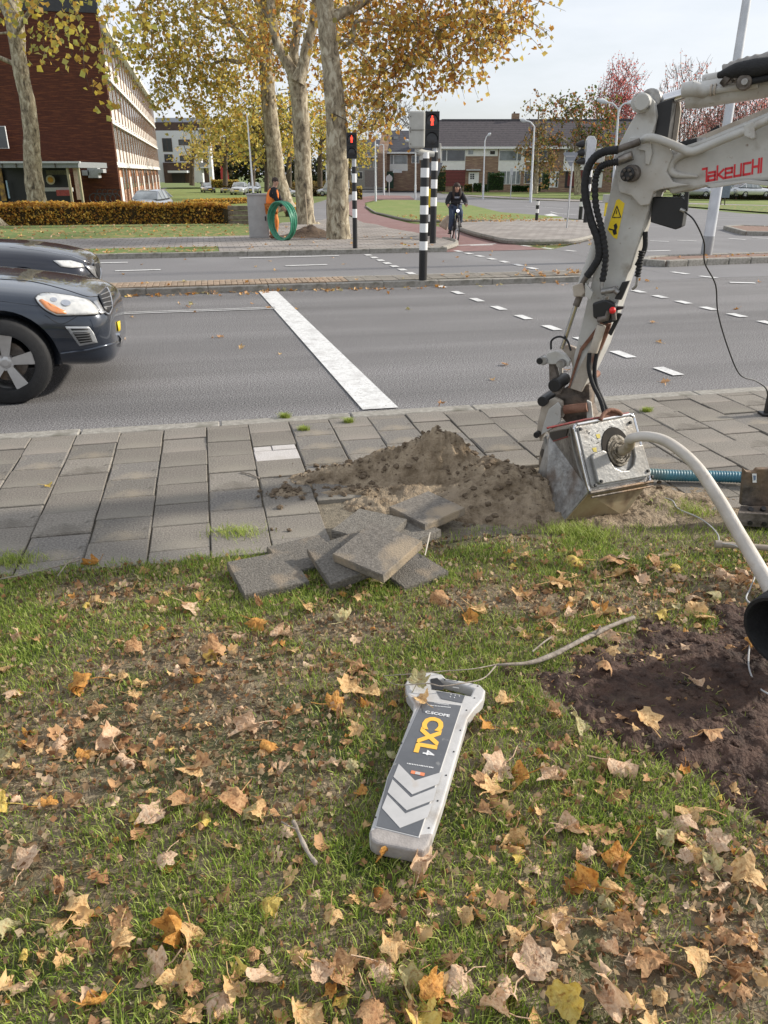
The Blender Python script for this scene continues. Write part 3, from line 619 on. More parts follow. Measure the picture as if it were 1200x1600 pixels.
# tufts on the pavement joints
tp = [G(a, b, .12) for a, b in [(475, 673), (370, 834), (20, 878), (1045, 790), (1080, 800), (880, 830), (905, 828), (925, 838), (0, 880), (1010, 643), (545, 660), (445, 652)]]
def dens2(x, y): return 1.0 if any((x-p.x)**2+(y-p.y)**2 < .0016+(.004 if p.y < 4.3 else 0) for p in tp) else 0.0
def blade_tufts():
    n = 5200; idx = RNG.integers(0, len(tp), n); r = np.array([.018 if tp[i].y > 4.3 else .07 for i in idx]); x = np.array([tp[i].x for i in idx])+RNG.normal(size=n)*r; y = np.array([tp[i].y for i in idx])+RNG.normal(size=n)*r*.6
    h = RNG.uniform(.012, .05, n); az = RNG.uniform(0, 2*PI, n); base = np.stack([x, y, np.full(n, .115)], 1); W = np.stack([np.cos(az+1.5)*.0016, np.sin(az+1.5)*.0016, np.zeros(n)], 1)
    mid = base+np.stack([np.cos(az)*h*.3, np.sin(az)*h*.3, h*.6], 1); tip = base+np.stack([np.cos(az)*h*.9, np.sin(az)*h*.9, h], 1)
    vs = np.stack([base-W, base+W, mid-W*.8, mid+W*.8, tip], 1).reshape(-1, 3); i = np.arange(n)*5
    tr = np.stack([np.stack([i, i+1, i+3], 1), np.stack([i, i+3, i+2], 1), np.stack([i+2, i+3, i+4], 1)], 1).reshape(-1, 3)
    c = np.asarray(green)[RNG.integers(2, 6, n)]; c = np.concatenate([c, np.ones((n, 1))], 1)
    return tri_mesh('grass_tufts', vs, tr, np.repeat(c, 5, 0), grassblade)
tag(blade_tufts(), 'small tufts of grass in the pavement joints and by the hole', 'grass', kind='stuff')

# fallen plane leaves
def leaf_mesh(seed):
    r = random.Random(seed); n = 30; mb = MB()
    lob = [(0, 1.0), (.22, .86), (.46, .56), (.72, .80), (.95, .92), (1.25, .60), (1.55, .60), (1.85, .74), (2.3, .46), (2.8, .36), (3.14, .22)]
    def rad(a):
        a = abs(a)
        for (a0, r0), (a1, r1) in zip(lob[:-1], lob[1:]):
            if a <= a1: k = (a-a0)/(a1-a0); return r0+(r1-r0)*(k if True else k)
        return .28
    tear = [r.uniform(.78, 1.10) for _ in range(n)]
    cx, cy = r.uniform(2.2, 6.2)*r.choice([-1, 1, 1]), r.uniform(1.2, 5.2)*r.choice([-1, 1]); ph = r.uniform(0, 6.28); cup = r.uniform(.6, 1.3); dg = r.uniform(-.9, .9); kd = r.uniform(0, 5)
    vs = [(0, 0, 0)]
    for ring in (.35, .68, 1.0):
        for k in range(n):
            a = -PI+2*PI*k/n; R_ = rad(a)*ring*(tear[k] if ring == 1 else 1)*.5; x, y = R_*math.cos(a), R_*math.sin(a)
            vs.append((x, y, 0))
    out = []
    for (x, y, z) in vs:
        # bend: roll the sheet round two axes + ripples
        yy = y; z = 0
        x, y = x*math.cos(dg)-y*math.sin(dg), x*math.sin(dg)+y*math.cos(dg)
        kx = cx*(1+.5*math.sin(3*x+ph)); z1 = (1-math.cos(kx*y))/kx; y1 = math.sin(kx*y)/kx
        ky = cy*.6; z2 = (1-math.cos(ky*x))/ky; x1 = math.sin(ky*x)/ky
        z = z1*cup+z2*.8+.05*math.sin(9*x+ph)*math.cos(8*yy+ph)+.10*abs(math.sin(kd*math.atan2(y, x+.01)/2))*math.hypot(x, y)+r.uniform(-.02, .02)
        out.append((x1, y1, z))
    fs = [(0, 1+k, 1+(k+1) % n) for k in range(n)]
    for q in range(2):
        b = 1+q*n
        fs += [(b+k, b+n+k, b+n+(k+1) % n, b+(k+1) % n) for k in range(n)]
    mb.add(out, fs); z0 = out[0][2]
    st = [(-.1, 0, out[0][2]), (-.35, .02, .03), (-.6, r.uniform(-.12, .12), r.uniform(.0, .16))]; mb.tube(st, [.013, .011, .013], 4)
    return mb
def leafmat(name, c1, c2, c3):
    m = mat(name, c1, .62, col2=c2, vscale=5, coords='Object', extra=[(c3, 14, .52, .72)], fac=(.35, .62)); t = m.node_tree; b = t.nodes['Principled BSDF']; b.inputs['Specular IOR Level'].default_value = .3
    tr = t.nodes.new('ShaderNodeBsdfTranslucent'); t.links.new(b.inputs['Base Color'].links[0].from_socket, tr.inputs['Color']); ms = t.nodes.new('ShaderNodeMixShader'); ms.inputs[0].default_value = .22
    t.links.new(b.outputs[0], ms.inputs[1]); t.links.new(tr.outputs[0], ms.inputs[2]); t.links.new(ms.outputs[0], t.nodes['Material Output'].inputs[0])
    n = t.nodes.new('ShaderNodeTexNoise'); n.inputs['Scale'].default_value = 11; n.inputs['Detail'].default_value = 6; bp = t.nodes.new('ShaderNodeBump'); bp.inputs['Strength'].default_value = .35; bp.inputs['Distance'].default_value = .04
    tcn = t.nodes.new('ShaderNodeTexCoord'); t.links.new(tcn.outputs['Object'], n.inputs['Vector']); t.links.new(n.outputs['Fac'], bp.inputs['Height']); t.links.new(bp.outputs[0], b.inputs['Normal']); return m
LM = [leafmat('leaf_tan', (.58, .34, .14), (.72, .50, .25), (.36, .17, .06)), leafmat('leaf_brown', (.40, .20, .09), (.56, .34, .17), (.21, .09, .04)), leafmat('leaf_pink', (.60, .39, .24), (.74, .55, .38), (.36, .18, .10)),
      leafmat('leaf_orange', (.48, .20, .04), (.62, .33, .09), (.25, .09, .02)), leafmat('leaf_yellow', (.60, .42, .08), (.66, .52, .16), (.38, .20, .05)), leafmat('leaf_olive', (.38, .35, .16), (.52, .46, .26), (.30, .17, .07))]
LW = [30, 26, 20, 10, 4, 7]
variants = {}
for mi, m in enumerate(LM):
    for k in range(7): variants[(mi, k)] = leaf_mesh(100+k*13+mi).mesh('fallen_leaf', m, smooth=80)
allv = []
def drop(x, y, size, mi, parent=None, z=None, k=None, tilt=.5, rz=None):
    o = bpy.data.objects.new('fallen_leaf', variants[(mi, k if k is not None else random.randrange(7))]); C.objects.link(o)
    o.parent = parent or lawn; o.matrix_parent_inverse.identity()
    zz = (max(lawn_z(x, y), mud_fn(x, y) if mudmask(x, y) > 0 else 0)+.018) if z is None else z
    flip = PI if random.random() < .45 else 0
    o.location = (x, y, zz+size*(.12 if flip else .02)); size *= 1.16; o.scale = (size,)*3; o.rotation_euler = (random.gauss(0, tilt*.6)+flip, random.gauss(0, tilt*.6), random.uniform(0, 6.28) if rz is None else rz)
    return o
def pick(): return random.choices(range(6), LW)[0]
hand = [(148, 878, .12, 3), (403, 942, .09, 1), (540, 970, .13, 5), (575, 1080, .13, 0), (545, 1080, .12, 0), (660, 1075, .12, 0), (520, 1100, .11, 3), (418, 1160, .10, 3), (245, 1275, .13, 2), (290, 1250, .11, 1), (660, 1360, .13, 2), (420, 1412, .10, 4), (300, 1460, .10, 0), (250, 1515, .12, 2),
        (120, 1420, .11, 0), (40, 1348, .11, 2), (870, 1425, .15, 0), (800, 1310, .13, 0), (880, 1290, .10, 2), (815, 1215, .13, 3), (905, 1135, .11, 5), (945, 1050, .11, 1), (950, 990, .12, 2), (950, 1560, .14, 2), (420, 1535, .12, 2), (530, 1525, .12, 1), (1115, 1320, .10, 2), (790, 1540, .13, 2), (880, 1575, .13, 4),
        (730, 965, .12, 3), (745, 955, .12, 0), (1085, 1075, .09, 2), (1075, 930, .10, 2), (1000, 905, .11, 2), (985, 890, .1, 0), (1060, 885, .09, 4), (185, 918, .1, 5), (100, 945, .08, 1), (25, 995, .09, 2), (25, 1085, .11, 2), (210, 1020, .1, 1), (400, 975, .12, 3), (440, 990, .12, 2), (395, 1275, .09, 5), (80, 1440, .08, 0), (190, 1470, .1, 0), (5, 1455, .09, 5),
        (560, 935, .07, 0), (480, 950, .08, 0), (330, 925, .07, 5), (820, 868, .08, 0), (790, 1095, .09, 0), (600, 1335, .1, 3), (350, 1560, .13, 2), (600, 1510, .12, 2), (720, 1535, .1, 2), (640, 1545, .12, 5), (470, 1590, .12, 0), (590, 1585, .12, 1), (780, 1580, .1, 2), (150, 1570, .1, 3), (970, 870, .1, 2), (940, 945, .12, 3), (905, 865, .09, 1)]
cnt = 0
for (px, py, sz, mi) in hand:
    p = G(px, py, .135); drop(p.x, p.y, sz*1.0, mi, tilt=.6, z=.125 if TOS(p)[1] > 3.46 else None); cnt += 1
def okspot(x, y):
    p = V((x, y, 0)); s, t = TOS(p)
    if t > 3.40: return False
    if mudmask(x, y) > 0 and random.random() > .38: return False
    d = abs(x-(.12+.13*(y-1.6)/.8))
    if d < .14 and 1.5 < y < 2.45: return False
    return True
def leafprob(x, y):
    k = .34+1.0*fb(x, y, 2.6, 3, 5.5)
    if x > .5: k += .35
    if y < 1.7: k += .15
    if x > .6 and y > 2.5: k += .4
    if x < -.3 and 2.2 < y < 3.2: k -= .25
    return k
while cnt < 265:
    y = .95+2.45*random.random()**1.15; x = random.uniform(-.62*y-.1, .62*y+.1)
    if not okspot(x, y) or random.random() > leafprob(x, y): continue
    drop(x, y, random.choice([.05, .06, .065, .075, .085, .10, .12, .14]), pick()); cnt += 1
# the many small and broken ones, joined
def join_leaves(name, items, parent):
    vs = []; fs = []; mi_ = []; sm = []
    for (x, y, z, size, mi, k, e) in items:
        me = variants[(mi, k)]; M = Matrix.LocRotScale(V((x, y, z)), e, V((size,)*3)); n = len(vs)
        vs += [tuple(M @ v.co) for v in me.vertices]; fs += [tuple(i+n for i in p.vertices) for p in me.polygons]; mi_ += [mi]*len(me.polygons)
    me = bpy.data.meshes.new(name); me.from_pydata(vs, [], fs)
    for m in LM: me.materials.append(m)
    me.polygons.foreach_set('material_index', mi_); me.polygons.foreach_set('use_smooth', [True]*len(fs))
    o = bpy.data.objects.new(name, me); C.objects.link(o); setparent(o, parent); o['kind'] = 'stuff'; return o
from mathutils import Euler
items = []
while len(items) < 1000:
    y = .9+2.55*random.random(); x = random.uniform(-.66*y-.2, .66*y+.2)
    if not okspot(x, y) or random.random() > leafprob(x, y)+.15: continue
    items.append((x, y, lawn_z(x, y)+.012, random.choice([.03, .035, .04, .05, .06, .075, .09]), random.choices(range(6), [24, 40, 18, 8, 2, 4])[0], random.randrange(7), Euler((random.gauss(0, .4)+random.choice([0, PI]), random.gauss(0, .4), random.uniform(0, 6.3)))))
join_leaves('fallen_leaf', items, lawn)
# leaves along gutters and on the far pavements
items = []
def strew(s0, s1, t0, t1, n, sz, z):
    for _ in range(n):
        p = RF(random.uniform(s0, s1), random.uniform(t0, t1), z); items.append((p.x, p.y, gz(p.y)+z+.01, random.uniform(.6, 1.2)*sz, random.choices(range(6), [30, 20, 12, 18, 5, 6])[0], random.randrange(7), Euler((random.gauss(0, .35), random.gauss(0, .35), random.uniform(0, 6.3)))))
strew(-2, 3, 13.32, 13.55, 60, .13, 0); strew(-2, 8, 13.2, 13.55, 60, .11, 0); strew(-2, 7, 13.6, 14.35, 26, .12, .12); strew(5.8, 7, 13.5, 14.5, 22, .15, .11); strew(-8, .3, 19.8, 21.3, 170, .13, .1); strew(-12, 3, 25, 31, 420, .15, .09); strew(0, 14, 6.5, 13, 12, .12, 0); strew(-2, 9, 15.6, 19.5, 18, .12, 0)
strew(9, 14, 15.6, 16.5, 40, .13, .1); strew(8.3, 12, 20.5, 22, 50, .13, .0); strew(1, 6, 20, 25, 40, .13, .1); strew(-1.6, 1, 8, 13, 10, .11, 0); strew(8.6, 17, 31.0, 31.7, 110, .15, .0); strew(9, 15.5, 31.5, 36, 260, .16, .10); strew(10, 17, 36, 46, 160, .2, .10)
for a, b in [(420, 482), (345, 528), (790, 571), (885, 580), (1020, 505), (1040, 598)]:
    p = G(a, b, 0); items.append((p.x, p.y, .012, .12, 1, 2, Euler((0, 0, random.uniform(0, 6)))))
for a, b in [(75, 760), (690, 632), (930, 700), (1035, 600), (860, 670)]:
    p = G(a, b, .12); items.append((p.x, p.y, .132, .09, 4 if a == 75 else 1, 1, Euler((0, 0, random.uniform(0, 6)))))
fl = join_leaves('leaf_scatter', items, lawn); fl.parent = None; fl.matrix_parent_inverse.identity(); tag(fl, 'brown leaves blown along kerbs, verges and road edges', 'fallen leaves', kind='stuff')

#=PART3=
# ------------------------------------------------------------------ lifted paving slabs
slab_me = []
for m in (mat('slab_worn', (.12, .107, .09), .9, col2=(.23, .21, .18), vscale=70, bump=.5, bscale=120), tile_m[1], mat('slab_damp', (.095, .085, .072), .9, col2=(.19, .172, .148), vscale=80, bump=.5, bscale=120, detail=3, extra=[((.30, .235, .165), 6, .56, .72)]), mat('slab_sandy', (.12, .105, .088), .9, col2=(.23, .205, .175), vscale=70, bump=.3, bscale=120, extra=[((.34, .27, .19), 3.5, .50, .62)])):
    mb = MB(); mb.box((0, 0, 0), (.30, .30, .047)); me = mb.mesh('concrete_slab', m)
    bm = bmesh.new(); bm.from_mesh(me); bmesh.ops.subdivide_edges(bm, edges=bm.edges[:], cuts=6, use_grid_fill=True)
    for v in bm.verts:
        e = max(abs(v.co.x), abs(v.co.y)) > .149 or abs(v.co.z) > .023
        nz = mn.noise_vector(v.co*60)*.0016
        v.co += nz
        if max(abs(v.co.x), abs(v.co.y)) > .145 and abs(v.co.z) > .02: v.co *= .988-.012*abs(mn.noise(v.co*40))
    bm.to_mesh(me); bm.free(); slab_me.append(me)
def slab(cs, k, label, sc=1.05):
    """four corners of the top face (px, py, height), going round"""
    A, B, Cc, D_ = [G(*c) for c in cs]
    cen = (A+B+Cc+D_)/4; u = ((B-A)+(Cc-D_)).normalized(); v_ = ((D_-A)+(Cc-B)).normalized(); nrm = u.cross(v_).normalized()
    if nrm.z < 0: nrm = -nrm
    b1 = (u+v_).normalized(); b2 = (u-v_).normalized(); ux = (b1+b2).normalized(); uy = nrm.cross(ux)
    M = Matrix((ux, uy, nrm)).transposed().to_4x4(); o = bpy.data.objects.new('concrete_slab', slab_me[k]); C.objects.link(o)
    M.translation = cen-nrm*.024; o.matrix_basis = M; o.scale = (sc*.91, sc*.91, 1); return tag(o, label, 'paving slab', 'lifted concrete paving slabs piled by the hole')
slab([(363, 883, .175), (457, 850, .175), (475, 908, .155), (373, 934, .155)], 2, 'grey slab lying alone on the grass at the left end of the pile', 1.1)
slab([(435, 848, .16), (494, 842, .16), (513, 869, .15), (465, 897, .15)], 2, 'dark slab half hidden beside the leftmost slab')
slab([(515, 831, .19), (569, 796, .20), (636, 811, .20), (590, 840, .19)], 0, 'flat slab lying behind the topmost slab')
slab([(613, 789, .20), (667, 762, .22), (727, 792, .21), (662, 829, .19)], 3, 'sandy slab on the sand heap, farthest right of the pile')
slab([(600, 826, .155), (632, 812, .16), (655, 824, .16), (625, 846, .155)], 0, 'partly buried slab between the pile and the sand heap')
slab([(501, 843, .24), (530, 838, .25), (590, 890, .20), (548, 906, .18)], 2, 'dark tilted slab directly under the topmost slab')
slab([(600, 890, .150), (650, 862, .152), (680, 892, .148), (630, 905, .148)], 2, 'slab lying flat on the grass at the right under the pile', .95)
slab([(527, 852, .265), (566, 810, .31), (655, 857, .285), (615, 906, .235)], 3, 'topmost sandy slab of the pile, leaning towards the grass', 1.08)

# ------------------------------------------------------------------ locator lying on the grass
DZ = .180
def D(px, py, z=DZ): return G(px, py, z)
det = empty('cable_detector', D(640, 1200, .13), 'grey and dark cable detector with yellow lettering lying on the grass', 'cable detector')
casem = mat('detector_case', (.43, .42, .41), .5, col2=(.52, .51, .50), vscale=14, bump=.08, bscale=120, extra=[((.30, .26, .22), 9, .6, .8)])
bumpm = mat('detector_bumper', (.26, .235, .22), .65, col2=(.36, .33, .31), vscale=25, bump=.15, bscale=150)
paneld = mat('detector_panel', (.085, .09, .10), .42, col2=(.12, .125, .135), vscale=6, extra=[((.2, .2, .2), 45, .66, .74)])
panell = mat('detector_pale_print', (.40, .395, .39), .5, col2=(.48, .47, .465), vscale=9, extra=[((.42, .36, .30), 14, .62, .75)])
outer = [(577, 1300), (578.5, 1311), (588, 1317), (648, 1328.8), (661.3, 1328.5), (670, 1320), (691.7, 1256), (730.7, 1121.8), (741.5, 1106.7), (755, 1092), (758.5, 1078.5), (750, 1069.3), (722, 1063.3), (697, 1060), (691.5, 1053.5), (671, 1049.3), (654.8, 1049.6), (640, 1055), (633.2, 1067), (635.5, 1083), (646.2, 1099), (645, 1112), (605, 1215)]
holep = [(675, 1062), (690, 1061), (722, 1069), (740, 1076), (735, 1087), (715, 1083), (690, 1079), (676, 1076)]
def shell(loop, hole_, ztop, zbot, name, m, bev=.006):
    bm = bmesh.new()
    top = [bm.verts.new(D(a, b, ztop)) for a, b in loop]; es = [bm.edges.new((top[i-1], top[i])) for i in range(len(top))]
    if hole_:
        h = [bm.verts.new(D(a, b, ztop)) for a, b in hole_]; es += [bm.edges.new((h[i-1], h[i])) for i in range(len(h))]
    bmesh.ops.triangle_fill(bm, use_beauty=True, edges=es)
    r = bmesh.ops.extrude_face_region(bm, geom=bm.faces[:])
    for e in r['geom']:
        if isinstance(e, bmesh.types.BMVert): e.co.z = zbot
    bmesh.ops.recalc_face_normals(bm, faces=bm.faces)
    me = bpy.data.meshes.new(name); bm.to_mesh(me); bm.free(); me.materials.append(m); o = bpy.data.objects.new(name, me); C.objects.link(o); setparent(o, det)
    b = o.modifiers.new('b', 'BEVEL'); b.width = bev; b.segments = 3; b.limit_method = 'ANGLE'; b.angle_limit = math.radians(40); return o
shell(outer, holep, DZ, .135, 'case', casem, .007)
shell([(577.5, 1297), (578.8, 1311), (588, 1317), (648, 1328.8), (661.3, 1328.5), (670, 1320), (677, 1299.5), (650, 1303), (590, 1290)], None, DZ+.002, .133, 'bumper', bumpm, .008)
shell([(586, 1292), (655, 1309), (722, 1101), (660, 1093), (651, 1112), (605, 1214)], None, DZ+.004, DZ-.004, 'label_rim', mat('detector_rim', (.47, .46, .45), .5, var=.05), .0015)
def sheet(pts, z, name, m, th=.0012):
    mb = MB(); mb.prism([D(a, b, z) for a, b in pts], (0, 0, -th)); return mb.build(name, m, det)
Z1 = DZ+.0052
sheet([(588, 1290.3), (654, 1306.5), (720.5, 1102.5), (661, 1095), (652, 1113), (606.5, 1214)], Z1, 'label_panel', paneld)
def dpx(x, y): return (540+x/4.615, 1020+y/4.615)
Z2 = Z1+.0012
sheet([dpx(383, 800), dpx(500, 920), dpx(697, 858), dpx(668, 945), dpx(480, 1020), dpx(345, 893)], Z2, 'chevron', panell)
sheet([dpx(338, 912), dpx(470, 1042), dpx(660, 966), dpx(632, 1062), dpx(440, 1135), dpx(303, 1004)], Z2, 'chevron', panell)
sheet([dpx(300, 1022), dpx(430, 1158), dpx(627, 1082), dpx(590, 1185), dpx(392, 1262), dpx(262, 1118)], Z2, 'chevron', panell)
sheet([dpx(475, 847), dpx(572, 867), dpx(566, 888), dpx(468, 868)], Z2, 'orange_sticker', mat('orange_print', (.72, .22, .10), .5, var=.1)); sheet([dpx(505, 855), dpx(540, 862), dpx(536, 880), dpx(500, 873)], Z2+.0006, 'sticker_centre', panell, .0008)
sheet([dpx(655, 275), dpx(860, 308), dpx(840, 360), dpx(690, 330)], DZ+.002, 'display_panel', paneld)
sheet([dpx(612, 188), dpx(660, 180), dpx(715, 235), dpx(700, 268), dpx(625, 262)], DZ+.002, 'grip_recess', black)
def dvec(a, b, z=DZ): return D(*dpx(*b), z)-D(*dpx(*a), z)
ax = dvec((575, 420), (750, 450)); dn = dvec((600, 460), (520, 720)); up = -dn
white_print = mat('white_print', (.66, .66, .66), .5, var=.03); orange_print = mat('amber_print', (.80, .45, .06), .5, var=.05)
def fit(txt, name, m, c, ux, uy, w_, h_, bold, dx=0):
    me = text_mesh(txt, 1.0, bold); xs = [v.co.x for v in me.vertices]; ys = [v.co.y for v in me.vertices]; sx = w_/(max(xs)-min(xs)); sy = h_/(max(ys)-min(ys))
    cx, cy = (max(xs)+min(xs))/2, (max(ys)+min(ys))/2
    for v in me.vertices: v.co.x -= cx; v.co.y -= cy; v.co.z *= .6
    return place_text(name, me, m, det, c, ux, uy, (sx, sy))
C0 = D(*dpx(662, 440), Z2)
fit('C.SCOPE', 'lettering', white_print, C0, ax, up, dvec((575, 440), (752, 462)).length, .0135, .03)
cC, cE = D(*dpx(636, 515), Z2), D(*dpx(580, 690), Z2)
fit('CXL', 'lettering', orange_print, D(*dpx(607, 592), Z2), dn, ax, dvec((640, 462), (555, 722)).length, dvec((535, 600), (690, 622)).length, .045)
fit('4', 'lettering', white_print, D(*dpx(600, 722), Z2), dn, ax, .022, dvec((560, 712), (640, 735)).length, .02)
sm_ = [((440, 800), (635, 832), .0045), ((590, 378), (758, 396), .0035), ((640, 362), (745, 378), .003)]
for a, b, h_ in sm_:            # tiny unreadable print lines: rows of short dashes
    mb = MB(); A_, B_ = D(*dpx(*a), Z2), D(*dpx(*b), Z2); n = 16; uu = (B_-A_)
    for i in range(n):
        p = A_+uu*((i+.1)/n); q = A_+uu*((i+random.uniform(.55, .9))/n); v_ = up.normalized()*h_
        mb.prism([p, q, q+v_, p+v_], (0, 0, -.0008))
    mb.build('small_print', white_print, det)
mb = MB()
for x, y in [(760, 300), (790, 306), (820, 312), (755, 317), (785, 323)]: mb.box(D(*dpx(x, y), DZ+.0028), (.003, .0045, .001))
mb.build('display_marks', white_print, det)
for i, (x, y) in enumerate([(575, 162), (465, 218), (590, 266), (715, 197), (806, 205), (953, 244), (930, 330), (872, 418), (828, 563), (780, 718), (725, 888), (664, 1072), (600, 1268), (457, 502), (402, 655), (344, 820), (281, 1000), (216, 1190)]):
    mb = MB(); mb.lathe(D(*dpx(x, y), DZ-.002), (0, 0, 1), [(.0028, 0), (.0028, .0035), (.0001, .0035)], 8); mb.build('screw', black, det)
mb = MB(); mb.box(D(*dpx(795, 255), DZ-.01), (.022, .006, .006), rz=-.25); mb.build('trigger', mat('trigger_grey', (.28, .28, .28), .5, var=.1), det)
for (x, y, sz, mi, rz) in [(525, 225, .075, 5, .9), (560, 330, .07, 0, 2.0)]:
    p = D(*dpx(x, y), DZ+.012); o = drop(p.x, p.y, sz*1.4, mi, z=DZ+.008, rz=rz, tilt=.35)

# ------------------------------------------------------------------ excavator arm
EP = V((1.31, 4.5, 0)); EPH = math.radians(30); EN = V((-math.sin(EPH), -math.cos(EPH), 0)); E1 = V((math.cos(EPH), -math.sin(EPH), 0))
def E(px, py, off=0.0):                       # point of the arm's side plane (off = depth behind it)
    d = ray(px, py); c0 = V((0, 0, CAMH)); o0 = EP-EN*off
    k = (o0-c0).dot(EN)/d.dot(EN); return c0+d*k
ex = empty('excavator', (E(905, 620).x, E(905, 620).y, .12), 'off white excavator arm with red lettering reaching in from the right', 'excavator')
def eplate(name, px, off, th, m=machine, bev=.006, parent=None):
    mb = MB(); mb.prism([E(a, b, 0)-EN*off for a, b in px], -EN*th); return mb.build(name, m, parent or ex, bevel=bev)
# boom (box girder with top flange)
boom = eplate('boom', [(1030, 240), (1040, 236), (1100, 216), (1200, 174), (1420, 82), (1420, 262), (1200, 282), (1160, 283), (1120, 288), (1080, 296), (1046, 304), (1032, 275)], .03, .20, machine, .014)
eplate('boom_rail', [(1046, 229), (1100, 208), (1200, 166), (1420, 74), (1420, 84), (1200, 176), (1100, 217), (1048, 237)], .045, .17, machine_d, .004)
eplate('boom_lip', [(1100, 288), (1168, 281), (1200, 283), (1420, 268), (1420, 278), (1200, 291), (1160, 286), (1110, 294)], .02, .22, machine, .003)
fork = [(985, 214), (1016, 212), (1048, 232), (1052, 244), (1042, 268), (1052, 284), (1080, 289), (1033, 296), (1022, 300), (1015, 320), (1001, 322), (987, 306), (968, 300), (964, 278), (968, 250)]
eplate('boom_fork', fork, -.012, .03, machine, .006); eplate('boom_fork', fork, .23, .03, machine, .006)
eplate('boom_fork_bracket', [(1003, 212), (1018, 216), (1021, 240), (1016, 258), (1010, 256), (1010, 236), (999, 234)], -.03, .016, machine, .003)
# recess groove of the casting
mb = MB(); g = catmull([E(1102, 232, .022), E(1062, 244, .022), E(1047, 258, .022), E(1054, 272, .022), E(1090, 276, .022)], 6); mb.tube(g, lerp_list([.010, .02, .026, .02, .006], len(g)), 8); mb.build('cast_rib', machine, ex, smooth=60)
# arm (dipper)
arm_px = [(1003, 160), (1012, 152), (1022, 158), (1025, 180), (1018, 214), (1026, 240), (1014, 290), (1011, 330), (990, 395), (962, 480), (940, 545), (906, 615), (886, 608), (894, 560), (907, 505), (922, 440), (938, 360), (954, 285), (962, 250), (975, 205)]
arm = eplate('arm', arm_px, .03, .17, machine, .008)
eplate('arm_side_plate', [(1006, 158), (1014, 150), (1022, 158), (1024, 190), (1016, 215), (1014, 232), (990, 240), (955, 252), (968, 222), (985, 190)], .015, .018, machine, .004)
eplate('arm_side_plate', [(1006, 158), (1014, 150), (1022, 158), (1024, 190), (1016, 215), (1014, 232), (990, 240), (968, 222), (985, 190)], .20, .02, machine, .004)
eplate('arm_wear_plate', [(943, 506), (950, 512), (936, 552), (907, 614), (889, 608), (906, 570)], .022, .012, machine_d, .003)
eplate('arm_rust_edge', [(905, 545), (940, 500), (944, 505), (908, 550), (889, 607), (886, 607)], .016, .008, rust, .001)
# dark gap between the arm cheeks above the boom
eplate('arm_recess', [(1022, 162), (1048, 152), (1044, 190), (1038, 232), (1019, 232), (1021, 190)], .05, .12, black, .003)
eplate('arm_far_cheek', [(1042, 158), (1052, 150), (1054, 170), (1046, 230), (1037, 236)], .16, .02, machine_d, .003)
def pin(px, py, off, r, ln, m=steel, name='pin', n=20):
    mb = MB(); c = E(px, py)-EN*off; mb.lathe(c, -EN, [(0.0001, -ln/2), (r, -ln/2), (r, ln/2), (0.0001, ln/2)], n); return mb.build(name, m, ex, smooth=40, bevel=r*.12)
pin(1003, 161, .10, .047, .30, machine, 'rod_pin'); pin(1007, 161, -.06, .040, .02, machine, 'pin_cap'); pin(1013, 167, -.03, .014, .03, steel, 'bolt')
pin(1012, 155, .10, .055, .10, steel, 'rod_eye')
pin(990, 271, .11, .043, .36, dirtysteel, 'main_pin'); pin(986, 272, -.075, .036, .03, black, 'pin_cap')
for k in range(6):
    a = k*PI/3; c = E(986, 272)+EN*.095+V((0, 0, 1))*math.sin(a)*.022+E1*math.cos(a)*.022
    mb = MB(); mb.lathe(c, EN, [(.008, -.01), (.008, .01), (.0001, .01)], 6); mb.build('bolt', dirtysteel, ex)
# arm cylinder and rod over the boom
mb = MB()
rp0, rp1 = E(1016, 163, .12), E(1084, 143, .12)
mb.tube([rp0, rp1], .030, 16); mb.build('piston_rod', chrome, ex, smooth=50)
mb = MB(); mb.tube([E(1018, 162, .09), E(1030, 158, .12)], .042, 12); mb.build('rod_end', steel, ex, smooth=50)
cyl0, cyl1 = E(1074, 150, .12), E(1420, 92, .12)
mb = MB(); mb.tube([cyl0, E(1090, 149, .12), E(1091, 149, .12), cyl1], [.060, .060, .062, .066], 24); mb.build('arm_cylinder', machine, ex, smooth=40, bevel=.004)
mb = MB(); mb.tube([E(1066, 141, .06), E(1084, 138, .06)], [.034, .036], 20); mb.tube([E(1082, 138, .06), E(1100, 143, .06), E(1118, 140, .07)], [.036, .03, .016], 16); mb.build('cylinder_port', machine, ex, smooth=50)
mb = MB(); mb.tube([E(1108, 142, .05), E(1160, 134, .05)], .018, 12); mb.tube([E(1160, 134, .05), E(1185, 130, .05)], .022, 12); mb.build('cylinder_pipe', machine, ex, smooth=50)
mb = MB(); mb.tube([E(1098, 126, .14), E(1160, 113, .14)], .026, 12); mb.build('cylinder_pipe', machine, ex, smooth=50)
for x, y in [(1112, 141), (1118, 140)]:
    mb = MB(); mb.tube([E(x-2, y, .05), E(x+1, y-.3, .05)], .027, 14); mb.build('pipe_collar', machine_d, ex, smooth=50)
